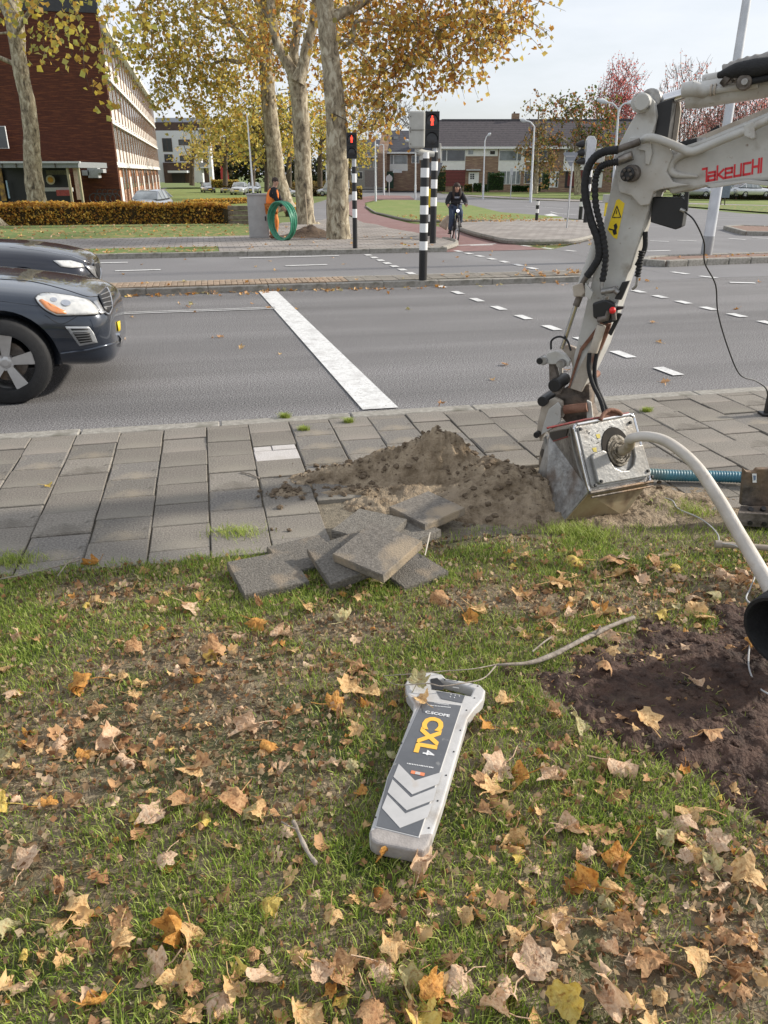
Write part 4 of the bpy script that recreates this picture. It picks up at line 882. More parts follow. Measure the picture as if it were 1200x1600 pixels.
# hose bundle over the cylinder
hb = MB(); g = catmull([E(1122, 118, .02), E(1150, 110, .0), E(1180, 106, 0), E(1210, 101, 0), E(1300, 85, 0)], 8)
hb.tube(g, lerp_list([.014, .034, .042, .038, .036], len(g)), 14); hb.build('hose', rubber, ex, smooth=60)
hb = MB(); g = catmull([E(1130, 112, .06), E(1160, 101, .06), E(1200, 92, .06), E(1300, 70, .06)], 30); hb.tube(g, [.030+.0025*math.sin(i*.55) for i in range(len(g))], 12); hb.build('hose_sleeve', mat('grey_sleeve', (.22, .205, .19), .85, col2=(.34, .32, .30), vscale=20, bump=.3), ex, smooth=40)
mb = MB(); mb.tube([E(1132, 122, .02), E(1138, 128, .02)], .03, 12); mb.tube([E(1142, 126, .02), E(1146, 122, .02)], .016, 10); mb.build('fitting', dirtysteel, ex, smooth=50)
pin(1163, 129, .0, .035, .05, dirtysteel, 'hose_banjo'); pin(1165, 129, -.03, .015, .03, steel, 'bolt')
mb = MB(); mb.tube([E(1168, 128, .0), E(1200, 122, 0), E(1300, 104, 0)], .016, 10); mb.build('hose', rubber, ex, smooth=50)
# white hand-rail pipe on the boom
rail = catmull([E(1004, 219, -.02), E(1013, 215, -.045), E(1030, 218, -.05), E(1060, 230, -.05), E(1077, 237, -.05), E(1092, 234, -.05), E(1130, 218, -.05), E(1170, 202, -.05), E(1200, 187, -.05), E(1300, 145, -.05)], 6)
mb = MB(); mb.tube(rail, .0205, 14); mb.build('hydraulic_pipe', machine, ex, smooth=60)
mb = MB(); mb.prism([E(1164, 196), E(1178, 190), E(1182, 193), E(1182, 216), E(1177, 219), E(1165, 214)], EN*.07); mb.build('pipe_clamp', machine, ex, bevel=.006)
mb = MB(); mb.tube([E(1086, 222, .06), E(1104, 219, .06)], .022, 10); mb.tube([E(1104, 217, .06), E(1118, 212, .06), E(1150, 198, .06)], .012, 8); mb.build('fitting', steel, ex, smooth=50)
mb = MB(); mb.tube([E(1052, 233, .06), E(1090, 221, .06)], .024, 8); mb.tube([E(1112, 209, .08), E(1126, 200, .08)], .02, 8); mb.build('hose', rubber, ex, smooth=50)
# two black hoses down the arm, with fittings
def hose(name, px, r, m=rubber, off=-.08, k=8, ribs=0.0, offs=None):
    pts = catmull([E(a, b, off if offs is None else offs[i]) for i, (a, b) in enumerate(px)], k); rr = r if not ribs else [r*(1+ribs*math.sin(i*1.9)) for i in range(len(pts))]
    mb = MB(); mb.tube(pts, rr, 12); return mb.build(name, m, ex, smooth=60)
hose('hose', [(965, 234), (945, 237), (928, 247), (917, 268), (914, 300), (922, 340), (934, 375), (936, 400), (927, 418), (917, 432)], .021, ribs=.05, k=12)
hose('hose', [(966, 253), (948, 256), (936, 264), (930, 285), (931, 320), (938, 350), (944, 380), (946, 410), (941, 440)], .017, ribs=.16, k=14)
hose('hose_fitting', [(963, 235), (975, 230), (990, 225), (1000, 221)], .018, dirtysteel, -.06)
hose('hose_fitting', [(965, 252), (975, 248), (988, 243)], .024, steel, -.06)
hose('hose_fitting', [(917, 432), (911, 441), (907, 450)], .016, dirtysteel, -.03); hose('hose_fitting', [(941, 440), (940, 448), (941, 456)], .011, steel, -.02)
mb = MB(); mb.prism([E(986, 222), E(990, 215), (E(994, 221))], EN*.01); 
eplate('arm_slot', [(981, 224), (984, 217), (990, 214), (994, 218), (993, 226), (986, 232)], .008, .01, black, .001)
hose('hose', [(1008, 362), (1008, 385), (1002, 402), (995, 415)], .014, off=.08); hose('hose', [(1003, 392), (1000, 410), (996, 432)], .016, ribs=.2, off=.06, k=14)
hose('hose_fitting', [(996, 432), (994, 446), (988, 452)], .008, steel, .06)
# yellow warning label: black rim, triangle with a mark, digging symbol
def onarm(px, name, m, off): 
    mb = MB(); mb.prism([E(a, b, 0)+EN*off for a, b in px], -EN*.001); return mb.build(name, m, ex)
onarm([(961, 313), (965, 311), (974, 318), (962, 374), (957, 372), (947, 359)], 'warning_label', yellowp, -.0275)
tri = [(962, 322), (968, 340), (955, 340)]
mb = MB()
for i in range(3):
    a, b = E(*tri[i])+EN*-.026, E(*tri[(i+1) % 3])+EN*-.026; mb.tube([a, b], .0028, 4)
mb.tube([E(961.8, 329)+EN*-.026, E(961, 335)+EN*-.026], .0022, 4); mb.build('warning_triangle', black, ex)
onarm([(957, 352), (961, 349), (963, 355), (961, 360), (962, 366), (957, 368), (955, 362), (958, 358)], 'warning_symbol', black, -.026); onarm([(950, 357), (957, 359), (956, 361), (949, 359)], 'warning_symbol', black, -.026)
# red maker's name, drawn as squared strokes on the boom
GL = {'T': [[(0, 1), (.42, 1), (.42, 0)], ], 'A': [[(.05, .62), (.68, .62), (.68, 0), (.0, 0), (.0, .34), (.68, .34)]], 'K': [[(0, 1), (0, 0)], [(.62, .66), (.12, .34), (.66, 0)]], 'E': [[(.66, 0), (0, 0), (0, .7), (.66, .7), (.66, .36), (0, .36)]],
      'U': [[(0, .85), (0, 0), (.66, 0), (.66, .85)]], 'C': [[(.66, .85), (0, .85), (0, 0), (.66, 0)]], 'H': [[(0, 1), (0, 0)], [(0, .48), (.62, .48)], [(.62, 1), (.62, 0)]], 'I': [[(0, 1), (0, 0)]]}
def stroke(mb, a, b, wd, uo, fx, fy):
    d = V((b[0]-a[0], b[1]-a[1])).normalized(); n = V((-d.y, d.x))*wd/2; e = d*wd/2
    q = [(a[0]-e.x-n.x, a[1]-e.y-n.y), (b[0]+e.x-n.x, b[1]+e.y-n.y), (b[0]+e.x+n.x, b[1]+e.y+n.y), (a[0]-e.x+n.x, a[1]-e.y+n.y)]
    mb.prism([uo+fx*x+fy*y for x, y in q], EN*-.001)
A0 = E(1094, 285)+EN*-.0285; A1 = E(1193, 256)+EN*-.0285; T0 = E(1092, 256)+EN*-.0285
fx_ = (E(1191, 268)+EN*-.0285)-(E(1096, 284)+EN*-.0285); Ht = .060
L_tot = fx_.length; fx = fx_.normalized(); fy = (fx.cross(EN)); fy = fy if fy.z > 0 else -fy
word = 'TAKEUCHI'; adv = [.62, .92, .86, .92, .92, .90, .86, .2]; tot = sum(adv); cw = L_tot/tot; x = 0
for ch, ad in zip(word, adv):
    mb = MB(); uo = E(1096, 284)+EN*-.0285+fx*(x*cw)
    for k, st in enumerate(GL[ch]):
        for a, b in zip(st[:-1], st[1:]): stroke(mb, a, b, .19, uo+EN*(.0002*k), fx*cw, (fy+fx*.05)*Ht)
    mb.build('letter', mat('red_letter', (.62, .02, .03), .45, var=.05), ex); x += ad
# work lamp / black box under the boom
bx = [(1016, 308), (1062, 309), (1068, 316), (1062, 355), (1052, 360), (1012, 348)]
bo = eplate('sensor_box', bx, .06, .10, black, .005)
mb = MB(); mb.prism([E(1070, 300, .06), E(1076, 300, .06), E(1074, 330, .06), E(1068, 328, .06)], -EN*.02); mb.build('box_bracket', black, ex)
eplate('boom_stop', [(1036, 292), (1086, 289), (1084, 296), (1070, 300), (1052, 300), (1040, 298)], .05, .14, machine_d, .004)
mb = MB(); mb.tube([E(1063, 327, .04), E(1070, 330, .04)], .010, 8); mb.build('plug', steel, ex, smooth=50)
# lower arm: thin cylinder, rod, manifold
hose('bucket_cylinder', [(936, 372), (925, 405), (915, 432), (906, 462)], .030, machine, .0); hose('cylinder_gland', [(906, 462), (900, 478)], .020, dirtysteel, 0)
mb = MB(); mb.tube([E(901, 474, 0), E(878, 545, 0)], .014, 12); mb.build('piston_rod', chrome, ex, smooth=50)
mb = MB(); mb.prism([E(898, 445), E(914, 440), E(918, 455), (E(912, 462)), E(900, 462)], EN*.05); mb.build('port_block', machine_d, ex, bevel=.006)
eplate('bracket', [(918, 440), (930, 455), (926, 468), (918, 460)], -.05, .02, machine, .003)
mb = MB()
for (a, b, r) in [((940, 456), (962, 452), .018), ((948, 462), (944, 475), .015), ((958, 450), (966, 458), .016)]: mb.tube([E(*a, -.03), E(*b, -.03)], r, 10)
mb.build('fitting', steel, ex, smooth=50)
mb = MB(); mb.prism([E(929, 472), E(950, 466), E(966, 474), E(966, 500), E(948, 505), E(930, 494)], EN*.05); mb.build('valve_block', black, ex, bevel=.01)
mb = MB(); mb.tube([E(934, 500, -.06), E(948, 497, -.06), (E(952, 486, -.06))], .017, 12); mb.tube([E(960, 500, -.06), E(958, 480, -.06)], .014, 10); mb.build('fitting', dirtysteel, ex, smooth=50)
mb = MB(); mb.ball(E(957, 485, -.09), .019, 12, 8); mb.build('valve_knob', mat('red_knob', (.75, .02, .02), .4, var=.1), ex, smooth=60)
mb = MB(); mb.prism([E(974, 440), E(985, 438), E(972, 468), E(962, 466)], EN*.03); mb.prism([E(965, 478), E(976, 478), (E(975, 482)), E(966, 484)], EN*.03); mb.prism([E(967, 488), E(973, 490), E(956, 524), E(951, 520)], EN*.02); mb.build('clamp', black, ex, bevel=.003)
hose('hydraulic_pipe', [(940, 508), (934, 528), (927, 550)], .026, machine_d, -.035); hose('hydraulic_pipe', [(951, 505), (944, 525), (935, 545)], .018, rust, .01)
hose('hose', [(921, 552), (920, 575), (926, 600), (938, 625), (945, 650)], .0125, off=-.04); hose('hose', [(934, 545), (929, 575), (931, 600), (941, 625), (952, 650)], .0125, off=-.01)
hose('hose', [(861, 546), (862, 532), (874, 526), (886, 532), (892, 548)], .006, off=-.03)
# quick links and coupler
eplate('link_lever', [(852, 560), (858, 550), (870, 547), (884, 552), (892, 563), (890, 572), (878, 568), (862, 568), (854, 566)], -.03, .04, machine, .006); eplate('link_lever', [(858, 550), (870, 547), (884, 552), (892, 563), (886, 608), (876, 572)], .19, .03, machine_d, .006)
pin(847, 562, .0, .020, .10, black, 'pin'); pin(881, 566, .0, .026, .14, steel, 'pin'); pin(852, 562, -.02, .026, .05, steel, 'bushing')
eplate('link_bar', [(857, 568), (866, 568), (872, 596), (880, 606), (874, 618), (862, 614), (858, 600)], .0, .05, dirtysteel, .006); eplate('link_bar', [(859, 572), (864, 572), (866, 606), (860, 606)], .16, .03, machine, .004)
pin(870, 600, .05, .040, .20, black, 'knuckle'); pin(852, 624, .04, .032, .20, black, 'knuckle'); pin(915, 597, .2, .022, .1, rust, 'pin')
eplate('coupler_body', [(884, 606), (916, 604), (917, 640), (924, 660), (880, 664), (866, 650), (862, 620)], .06, .12, dirtysteel, .006)
eplate('coupler_plate', [(848, 630), (868, 620), (880, 626), (882, 650), (866, 664), (852, 676), (846, 688), (840, 674), (842, 655)], -.02, .03, machine_d, .005)
eplate('coupler_ear', [(862, 636), (876, 625), (881, 632), (880, 656), (864, 668), (850, 676), (854, 660)], -.06, .02, machine, .004); eplate('coupler_ear', [(918, 624), (925, 628), (928, 655), (918, 658)], -.02, .02, machine, .004)
mb = MB(); mb.tube([E(882, 640, -.03), E(918, 636, -.03)], .028, 14); mb.build('coupler_shaft', rust, ex, smooth=50)
eplate('coupler_base', [(858, 668), (925, 655), (940, 656), (935, 664), (862, 677)], -.05, .22, machine_d, .004)
pin(843, 676, .0, .020, .12, black, 'pin')

# the metal box tool at the end of the arm
yb = math.radians(35); RB = V((math.cos(yb), math.sin(yb), 0)); BB = V((-math.sin(yb), math.cos(yb), 0))
F_TL = P(898, 666, 3.86); F_TR = P(988, 649, 4.06); F_BL = P(922, 767, 3.74); F_BR = P(1014, 750, 3.94)
LD = BB*.27+V((0, 0, .03))
K_TL, K_TR = F_TL+LD, F_TR+LD
L_TL = P(858, 677, 4.30); 
toolm = steel
# body: front ring -> tapered lower hull
B_BL = P(882, 813, 3.80); B_BR = P(972, 807, 3.90)
B2 = P(850, 802, 3.98); B2r = P(950, 800, 4.12); L_M = P(836, 752, 4.28)
tb = empty('tool_box_dummy', (0, 0, 0), '', '') if False else None
mb = MB(); mb.add([F_TL, F_TR, F_BR, F_BL], [(0, 1, 2, 3)]); 
fn = (F_TR-F_TL).cross(F_BL-F_TL).normalized(); fn = fn if fn.y < 0 else -fn
R_T = L_TL+(F_TR-F_TL); R_M = L_M+(F_TR-F_TL)
hull = MB(); hv = [F_TL, F_TR, F_BR, F_BL, L_TL, R_T, R_M, L_M, B_BL, B_BR, B2, B2r]
hull.add(hv, [(0, 3, 8, 10, 7, 4), (1, 5, 6, 11, 9, 2), (3, 2, 9, 8), (8, 9, 11, 10), (4, 7, 6, 5), (7, 10, 11, 6), (0, 1, 2, 3), (0, 4, 5, 1)])
hl = hull.build('tool_box', toolm, ex, bevel=.007)
def fp(u, v, d=0.0):                          # u,v on the front face, d proud of it
    a = F_TL.lerp(F_TR, u); b = F_BL.lerp(F_BR, u); return a.lerp(b, v)+fn*d
def fprism(name, uv, d, th, m, bev=.004, parent=hl):
    mb = MB(); mb.prism([fp(u, v, d) for u, v in uv], -fn*th); return mb.build(name, m, parent, bevel=bev)
def round_rect(u0, v0, u1, v1, r=.05, n=4):
    out = []
    for cx, cy, a0 in [(u1-r, v0+r, -PI/2), (u1-r, v1-r, 0), (u0+r, v1-r, PI/2), (u0+r, v0+r, PI)]:
        for i in range(n+1): a = a0+i*PI/2/n; out.append((cx+math.cos(a)*r, cy+math.sin(a)*r))
    return out
# face rim
rim = MB(); ro = [fp(*p, .0) for p in round_rect(-.02, -.02, 1.02, 1.03, .06)]; n_ = len(ro)
for i in range(n_): rim.tube([ro[i], ro[(i+1) % n_]], .008, 6)
rim.build('face_rim', chrome, hl, smooth=60)
steel_l = mat('bright_steel', (.24, .235, .225), .42, col2=(.36, .355, .34), vscale=4, metal=.4, bump=.15, bscale=50, extra=[((.14, .115, .09), 8, .56, .80), ((.20, .15, .095), 3, .52, .80)])
fprism('front_plate', round_rect(.02, .02, .98, .97, .05), .010, .012, steel_l)
# port disc + muddy hollow + lower U-shaped cover
def disc(name, u, v, r, d, th, m, n=28, sq=1.0, bev=.003):
    mb = MB(); c = fp(u, v, d); ux = (F_TR-F_TL).normalized(); uy = (F_BL-F_TL).normalized(); 
    mb.prism([c+ux*math.cos(2*PI*k/n)*r+uy*math.sin(2*PI*k/n)*r*sq for k in range(n)], -fn*th); return mb.build(name, m, hl, bevel=bev)
disc('port_ring', .56, .42, .098, .014, .008, mat('port_shade', (.02, .016, .012), .9, var=.4, vscale=20), sq=1.12)  # near-black disc: the shade of the recess is put into its colour
disc('muddy_port', .58, .48, .075, .020, .012, mat('wet_clay', (.10, .08, .055), .55, col2=(.30, .26, .20), vscale=22, bump=1.0, bscale=35), sq=1.15)
U = [(.10, .50), (.14, .46), (.30, .43), (.355, .47), (.37, .60), (.42, .72), (.52, .79), (.64, .80), (.74, .74), (.80, .62), (.82, .45), (.99, .46), (1.0, .90), (.97, .94), (.14, .93), (.10, .89)]
fprism('port_cover', U, .030, .024, steel_l, .006)
for u, v in [(.05, .06), (.90, .10), (.145, .885), (.945, .86), (.03, .93), (.985, .96)]: disc('bolt', u, v, .009, .040 if v > .5 else .022, .012, black, 10)
mb = MB()
for k in range(7):
    a = random.uniform(0, 6); c = fp(.58+.02*random.uniform(-1, 1), .48, .026); ux = (F_TR-F_TL).normalized(); uy = (F_BL-F_TL).normalized(); r = .025+.007*k
    mb.tube([c+ux*math.cos(a+t*.35)*r+uy*math.sin(a+t*.35)*r for t in range(8)], .004, 5)
mb.build('clay_ridges', MATS['wet_clay'], hl, smooth=60)
mb = MB()
for k in range(26):
    a = fp(random.uniform(.14, .60), random.uniform(.10, .32), .0105); mb.box(a, (random.uniform(.003, .012), .002, random.uniform(.002, .006)), rz=yb)
mb.build('paint_chips', mat('chip_dark', (.10, .09, .08), .8, var=.3), hl)['kind'] = 'stuff'
for u, v in [(.28, .18), (.17, .37)]:
    mb = MB(); mb.prism([fp(u, v, .0115), fp(u+.07, v, .0115), fp(u+.06, v+.07, .0115), fp(u+.01, v+.06, .0115)], -fn*.001); mb.build('yellow_paint_spot', mat('faded_yellow', (.55, .45, .08), .6, var=.3), hl)
# red edge on top, rusty lifting eye
mb = MB(); mb.tube([fp(-.28, -.06, -.08), fp(.25, -.07, -.02), fp(.55, -.055, -.01), fp(.97, -.045, -.01)], .0065, 6); mb.build('red_edge', redp, hl, smooth=50)
mb = MB(); g = catmull([fp(.42, -.02, .01), fp(.50, -.10, .01), fp(.62, -.14, .01), fp(.74, -.10, .01), fp(.80, -.04, .01)], 5); mb.tube(g, .011, 8); mb.prism([fp(.40, .0, .0), fp(.52, -.10, .0), fp(.66, -.12, .0), fp(.82, -.03, .0)], -fn*.01); mb.build('lifting_eye', rust, hl, smooth=50)
# bottom frame edge, underside plate
mb = MB(); mb.tube([fp(-.03, 1.03, .01), fp(1.03, 1.03, .01)], .009, 6); mb.tube([fp(0.0, 1.10, .0), fp(1.04, 1.10, .0)], .006, 6); mb.build('lower_flange', dirtysteel, hl, smooth=50)
und = MB(); und.prism([F_BL.lerp(B_BL, .10)+fn*.004, F_BR.lerp(B_BR, .10)+fn*.004, B_BR.lerp(F_BR, .02)+fn*.004, B_BL.lerp(F_BL, .02)+fn*.004], fn*.006); und.build('underside_plate', mat('ochre_dirt', (.24, .17, .09), .7, col2=(.36, .29, .18), vscale=6, extra=[((.10, .055, .03), 5, .52, .66)]), hl)
# side frame (left) with cut-outs
ln = (F_BL-F_TL).cross(L_TL-F_TL).normalized(); ln = ln if ln.x < 0 else -ln
def lp(px, py):                                # point on the left side plane
    d = ray(px, py); c0 = V((0, 0, CAMH)); k = (F_TL-c0).dot(ln)/d.dot(ln); return c0+d*k
def lframe(name, pts, r, m=chrome): 
    mb = MB(); mb.tube([lp(a, b)+ln*.004 for a, b in pts], r, 6); return mb.build(name, m, hl, smooth=50)
lframe('side_rim', [(856, 680), (852, 684), (853, 700), (858, 706), (860, 720), (867, 762), (870, 768)], .008, steel_l); lframe('side_rim', [(861, 674), (892, 668), (897, 700), (905, 730), (918, 766)], .006, steel_l)
mb = MB(); mb.prism([lp(860, 675)+ln*.006, lp(889, 669)+ln*.006, lp(885, 684)+ln*.006, lp(862, 690)+ln*.006], -ln*.01); mb.build('side_opening', black, hl)
lframe('red_edge', [(862, 690), (888, 682)], .004, redp)
mb = MB(); mb.prism([lp(a, b)+ln*.012 for a, b in [(853, 684), (846, 705), (844, 722), (850, 745), (862, 770), (868, 768), (860, 738), (858, 708)]], -ln*.02); mb.build('side_bracket', steel_l, hl, bevel=.004)
mb = MB(); mb.prism([lp(a, b)+ln*.014 for a, b in [(850, 700), (853, 702), (850, 716), (847, 708)]], -ln*.004); mb.build('side_slot', black, hl)
for a, b in [(892, 679), (902, 720), (914, 762)]: 
    mb = MB(); mb.lathe(lp(a, b), ln, [(.008, 0), (.008, .008), (.0001, .008)], 8); mb.build('bolt', black, hl)
# cast numbers at the lower side edge (scratched marks)
mb = MB()
for i in range(11):
    a = lp(884+i*3.0, 798-i*5.2)+ln*.003; b = lp(882+i*3.0, 792-i*5.2)+ln*.003; mb.tube([a, b], .0024, 4)
    if i % 2: mb.tube([a, lp(887+i*3, 793-i*5.2)+ln*.003, b], .002, 4)
mb.build('side_marks', black, hl)
# white suction hose and blue hose (things of their own)
def tube_thing(name, pts, r, m, label, cat, k=8, ribs=0, n=14, ribk=2.1):
    g = catmull(pts, k); rr = r if not hasattr(r, '__len__') else lerp_list(r, len(g))
    if ribs: rr = [(r if not hasattr(r, '__len__') else rr[i])*(1+ribs*(1 if i % 2 else -1)) for i in range(len(g))]
    mb = MB(); mb.tube(g, rr, n); return tag(mb.build(name, m, smooth=(35 if ribs else 70)), label, cat)
hosew = mat('white_hose', (.44, .40, .35), .6, col2=(.56, .52, .47), vscale=7, extra=[((.36, .28, .20), 11, .60, .8)], bump=.15, bscale=120)
Q = lambda px, py, Y: P(px, py, Y)
ho = fp(.60, .50, .02)
wh = tube_thing('suction_hose', [ho, ho+fn*.05+V((.0, -.02, .03)), Q(985, 686, 3.74), Q(1012, 682, 3.68), Q(1045, 692, 3.61), Q(1085, 725, 3.50), Q(1120, 775, 3.37), Q(1155, 835, 3.25), Q(1190, 895, 3.05), Q(1230, 970, 2.85), Q(1290, 1060, 2.6)], [.022, .024, .025, .026, .027, .028, .030, .032, .033, .033, .033], hosew, 'long off white hose arching from the muddy box to the lower right', 'hose')
mb = MB(); g = catmull([ho, ho+fn*.05+V((.0, -.02, .03)), Q(985, 686, 3.74)], 6); mb.tube(g, .0262, 12); mb.build('muddy_hose_end', mat('muddy_hose', (.28, .23, .16), .6, col2=(.44, .38, .29), vscale=12), wh, smooth=60)
bl = [G(1010, 745, .16)+V((0, 0, .02)), G(1060, 743, .17), G(1110, 744, .17), G(1160, 746, .17), G(1230, 752, .17), G(1330, 765, .17)]
tube_thing('corrugated_hose', bl, .034, mat('blue_hose', (.04, .16, .23), .5, col2=(.07, .23, .28), vscale=6, extra=[((.17, .17, .11), 3.5, .52, .75)]), 'ribbed blue hose lying on the pavement to the right of the box', 'hose', k=22, ribs=.055)
# blade at the right
bd = empty('steel_blade', G(1185, 825, .12), 'dark curved steel blade with bolt holes standing at the right edge', 'steel blade')
BY = 3.78
def bpt(px, py, Y=BY): return P(px, py, Y)
prof = [(1163, 735), (1161, 760), (1160, 780), (1152, 800)]
mb = MB(); w2 = [(1163, 733), (1168, 737), (1180, 738), (1184, 733), (1330, 728), (1330, 802), (1158, 790), (1160, 768)]
mb.prism([bpt(a, b, 3.82) for a, b in w2], (0, .035, 0)); mb.build('blade_plate', dirtysteel, bd, bevel=.006)
mb = MB(); mb.add([bpt(1157, 790, 3.80), bpt(1330, 790, 3.80), P(1330, 812, 3.70), P(1153, 800, 3.71), P(1152, 822, 3.70), P(1330, 835, 3.70), P(1330, 815, 3.85), P(1158, 800, 3.85)], [(0, 1, 2, 3), (3, 2, 5, 4), (4, 5, 6, 7), (7, 6, 1, 0), (0, 3, 4, 7), (1, 6, 5, 2)]); mb.build('cutting_edge', dirtysteel, bd, bevel=.005)
for x, y in [(1172, 797), (1192, 796), (1215, 797)]:
    mb = MB(); mb.lathe(P(x, y, 3.745)+V((0, 0, .0)), (0, -.5, .86), [(.014, -.01), (.014, .012), (.0001, .012)], 12); mb.build('bolt_hole', black, bd, smooth=40)
for x, y in [(1172, 817), (1194, 819)]:
    mb = MB(); mb.lathe(P(x, y, 3.70), (0, -1, 0), [(.012, -.01), (.012, .006), (.0001, .006)], 12); mb.build('bolt_hole', black, bd, smooth=40)
mb = MB(); mb.prism([bpt(1175, 740, 3.815), bpt(1182, 740, 3.815), bpt(1182, 754, 3.815), bpt(1176, 754, 3.815)], (0, -.0015, 0)); mb.build('sticker', whitep, bd)
mb = MB(); mb.prism([bpt(1177, 743, 3.813), bpt(1181, 743, 3.813), bpt(1180.5, 750, 3.813), bpt(1177.5, 751, 3.813)], (0, -.001, 0)); mb.build('sticker_print', mat('print_blue', (.15, .2, .3), .5, var=.1), bd)
# black round mouth at the right edge
rb = empty('rubber_duct', P(1190, 1000, 2.35), 'black round rubber duct end at the right edge of the lawn', 'duct')
mb = MB(); c = P(1222, 990, 2.35); ax_ = V((-.72, -.45, -.15)).normalized()
mb.lathe(c, ax_, [(.150, -.16), (.150, .0), (.146, .012), (.134, .012), (.130, 0), (.120, -.15), (.0001, -.155)], 40); mb.build('duct_wall', rubber, rb, smooth=40)
# cables, pipe, sticks
def wire(name, pts, r, m, label, cat='cable', k=8): return tube_thing(name, pts, r, m, label, cat, k, n=6)
greyw = mat('grey_cable', (.42, .42, .42), .5, var=.1)
wire('thin_cable', [G(1005, 772, .14), G(1030, 776, .14), G(1050, 782, .15), G(1060, 795, .14), G(1090, 808, .15), G(1110, 822, .15), G(1122, 836, .16), G(1126, 848, .17), G(1150, 853, .18), G(1172, 872, .17), G(1180, 895, .16), G(1172, 920, .15), G(1166, 935, .15), G(1176, 950, .15), G(1176, 990, .14), G(1170, 1020, .14), G(1172, 1050, .14), G(1190, 1078, .14), G(1240, 1100, .14)], .0035, greyw, 'thin pale grey cable winding over leaves and under the white hose')
wire('black_cable', [E(1070, 331, .04), Q(1085, 345, 4.2), Q(1100, 378, 4.25), Q(1101, 410, 4.3), Q(1118, 445, 4.4), Q(1122, 490, 4.5), Q(1138, 545, 4.6), Q(1156, 585, 4.7), Q(1180, 595, 4.8), Q(1196, 606, 4.85), Q(1200, 620, 4.9)], .004, black, 'thin dark cable hanging from the sensor box down to the pavement')
mb = MB(); mb.box(G(1199, 648, .12)+V((0, 0, .10)), (.05, .05, .22)); mb.box(G(1199, 648, .12)+V((0, 0, .01)), (.12, .1, .02)); tag(mb.build('junction_post', black, bevel=.006), 'short black box on the pavement where the dark cable ends', 'post')
pm = mat('brown_pipe', (.27, .22, .17), .7, col2=(.36, .31, .26), vscale=10)
mb = MB(); a, b = G(1117, 850, .16), G(1320, 865, .16); d = (b-a).normalized(); mb.tube([a, a+d*.03, a+d*.031, b], [.019, .021, .015, .015], 14); tag(mb.build('pipe', pm, smooth=40), 'short brown pipe lying in the leaves beneath the white hose', 'pipe')
stickm = mat('stick_bark', (.20, .165, .13), .85, col2=(.36, .31, .26), vscale=30, bump=.4)
st = MB(); g = catmull([G(990, 965, .15), G(960, 976, .16), G(925, 992, .16), G(890, 1010, .16), G(860, 1025, .15), G(825, 1036, .15), G(790, 1038, .16), G(770, 1040, .15), G(735, 1046, .17)], 6); st.tube(g, lerp_list([.010, .0085, .011, .009, .011, .008, .005, .003, .0015], len(g)), 8)
g = catmull([G(775, 1040, .15), G(755, 1060, .19), G(720, 1068, .205), (G(690, 1072, .205)), G(668, 1068, .21), G(620, 1070, .19), G(600, 1058, .17)], 5); st.tube(g, lerp_list([.0035, .0025, .0025, .002, .002, .0015, .001], len(g)), 6)
g = catmull([G(780, 1037, .15), G(740, 1045, .19), G(700, 1048, .19), G(655, 1052, .2), G(600, 1056, .17)], 4); st.tube(g, .0018, 5); st.tube([G(832, 1018, .18), G(850, 1003, .17), G(862, 995, .16)], .003, 5); st.tube([G(930, 992, .16), G(938, 978, .20)], .004, 5)
tag(st.build('stick', stickm, smooth=60), 'long bare twig lying from the dark soil over the top of the detector', 'stick')
st = MB(); g = catmull([G(458, 1283, .15), G(468, 1305, .15), G(480, 1330, .15), G(494, 1350, .145)], 5); st.tube(g, [.006+.001*math.sin(i) for i in range(len(g))], 7); st.tube([g[3], G(450, 1290, .17), G(440, 1284, .15)], .0025, 5); tag(st.build('stick', stickm, smooth=60), 'short brown stick in the grass left of the detector', 'stick')
st = MB(); g = catmull([G(0, 905, .14), G(40, 897, .14), G(90, 885, .14), G(125, 875, .14)], 5); st.tube(g, .004, 6); st.tube([G(90, 900, .14), G(105, 880, .15), G(125, 870, .14)], .003, 5); tag(st.build('stick', stickm, smooth=60), 'thin dark twig along the pavement edge at the far left', 'stick')
st = MB(); st.tube([G(376, 738, .125), G(390, 740, .128), G(405, 747, .125)], .0045, 6); tag(st.build('stick', stickm), 'small dark twig on the tile below the broken white tile', 'stick')
st = MB(); st.tube([G(664, 868, .16), G(668, 850, .17), G(672, 832, .18)], [.003, .004, .003], 5); tag(st.build('stick', mat('pale_root', (.5, .45, .38), .8, var=.1)), 'pale root standing beside the slab pile', 'stick')
#=PART4=
# ------------------------------------------------------------------ buildings
def pbox(px0, px1, py0, py1, Y, dep, name, m, parent, out=0.0, bevel=0):
    """box on a wall that faces the camera at distance Y; out = how far it stands proud"""
    a = P(px0, py1, Y); b = P(px1, py0, Y); a2 = P(px0, py0, Y)
    x0, x1 = (a.x+a2.x)/2, (b.x+P(px1, py1, Y).x)/2
    mb = MB(); mb.box(((x0+x1)/2, Y-out+dep/2, (a.z+b.z)/2), (x1-x0, dep, b.z-a.z)); return mb.build(name, m, parent)
def window(px0, px1, py0, py1, Y, parent, pane=glassd, mull=(), fr=frame_w):
    f = pbox(px0, px1, py0, py1, Y, .10, 'window', fr, parent, out=.05)
    xs = [px0]+list(mull)+[px1]
    for a, b in zip(xs[:-1], xs[1:]): pbox(a+.7, b-.7, py0+.8, py1-.8, Y, .04, 'pane', pane, f, out=.07)
    return f
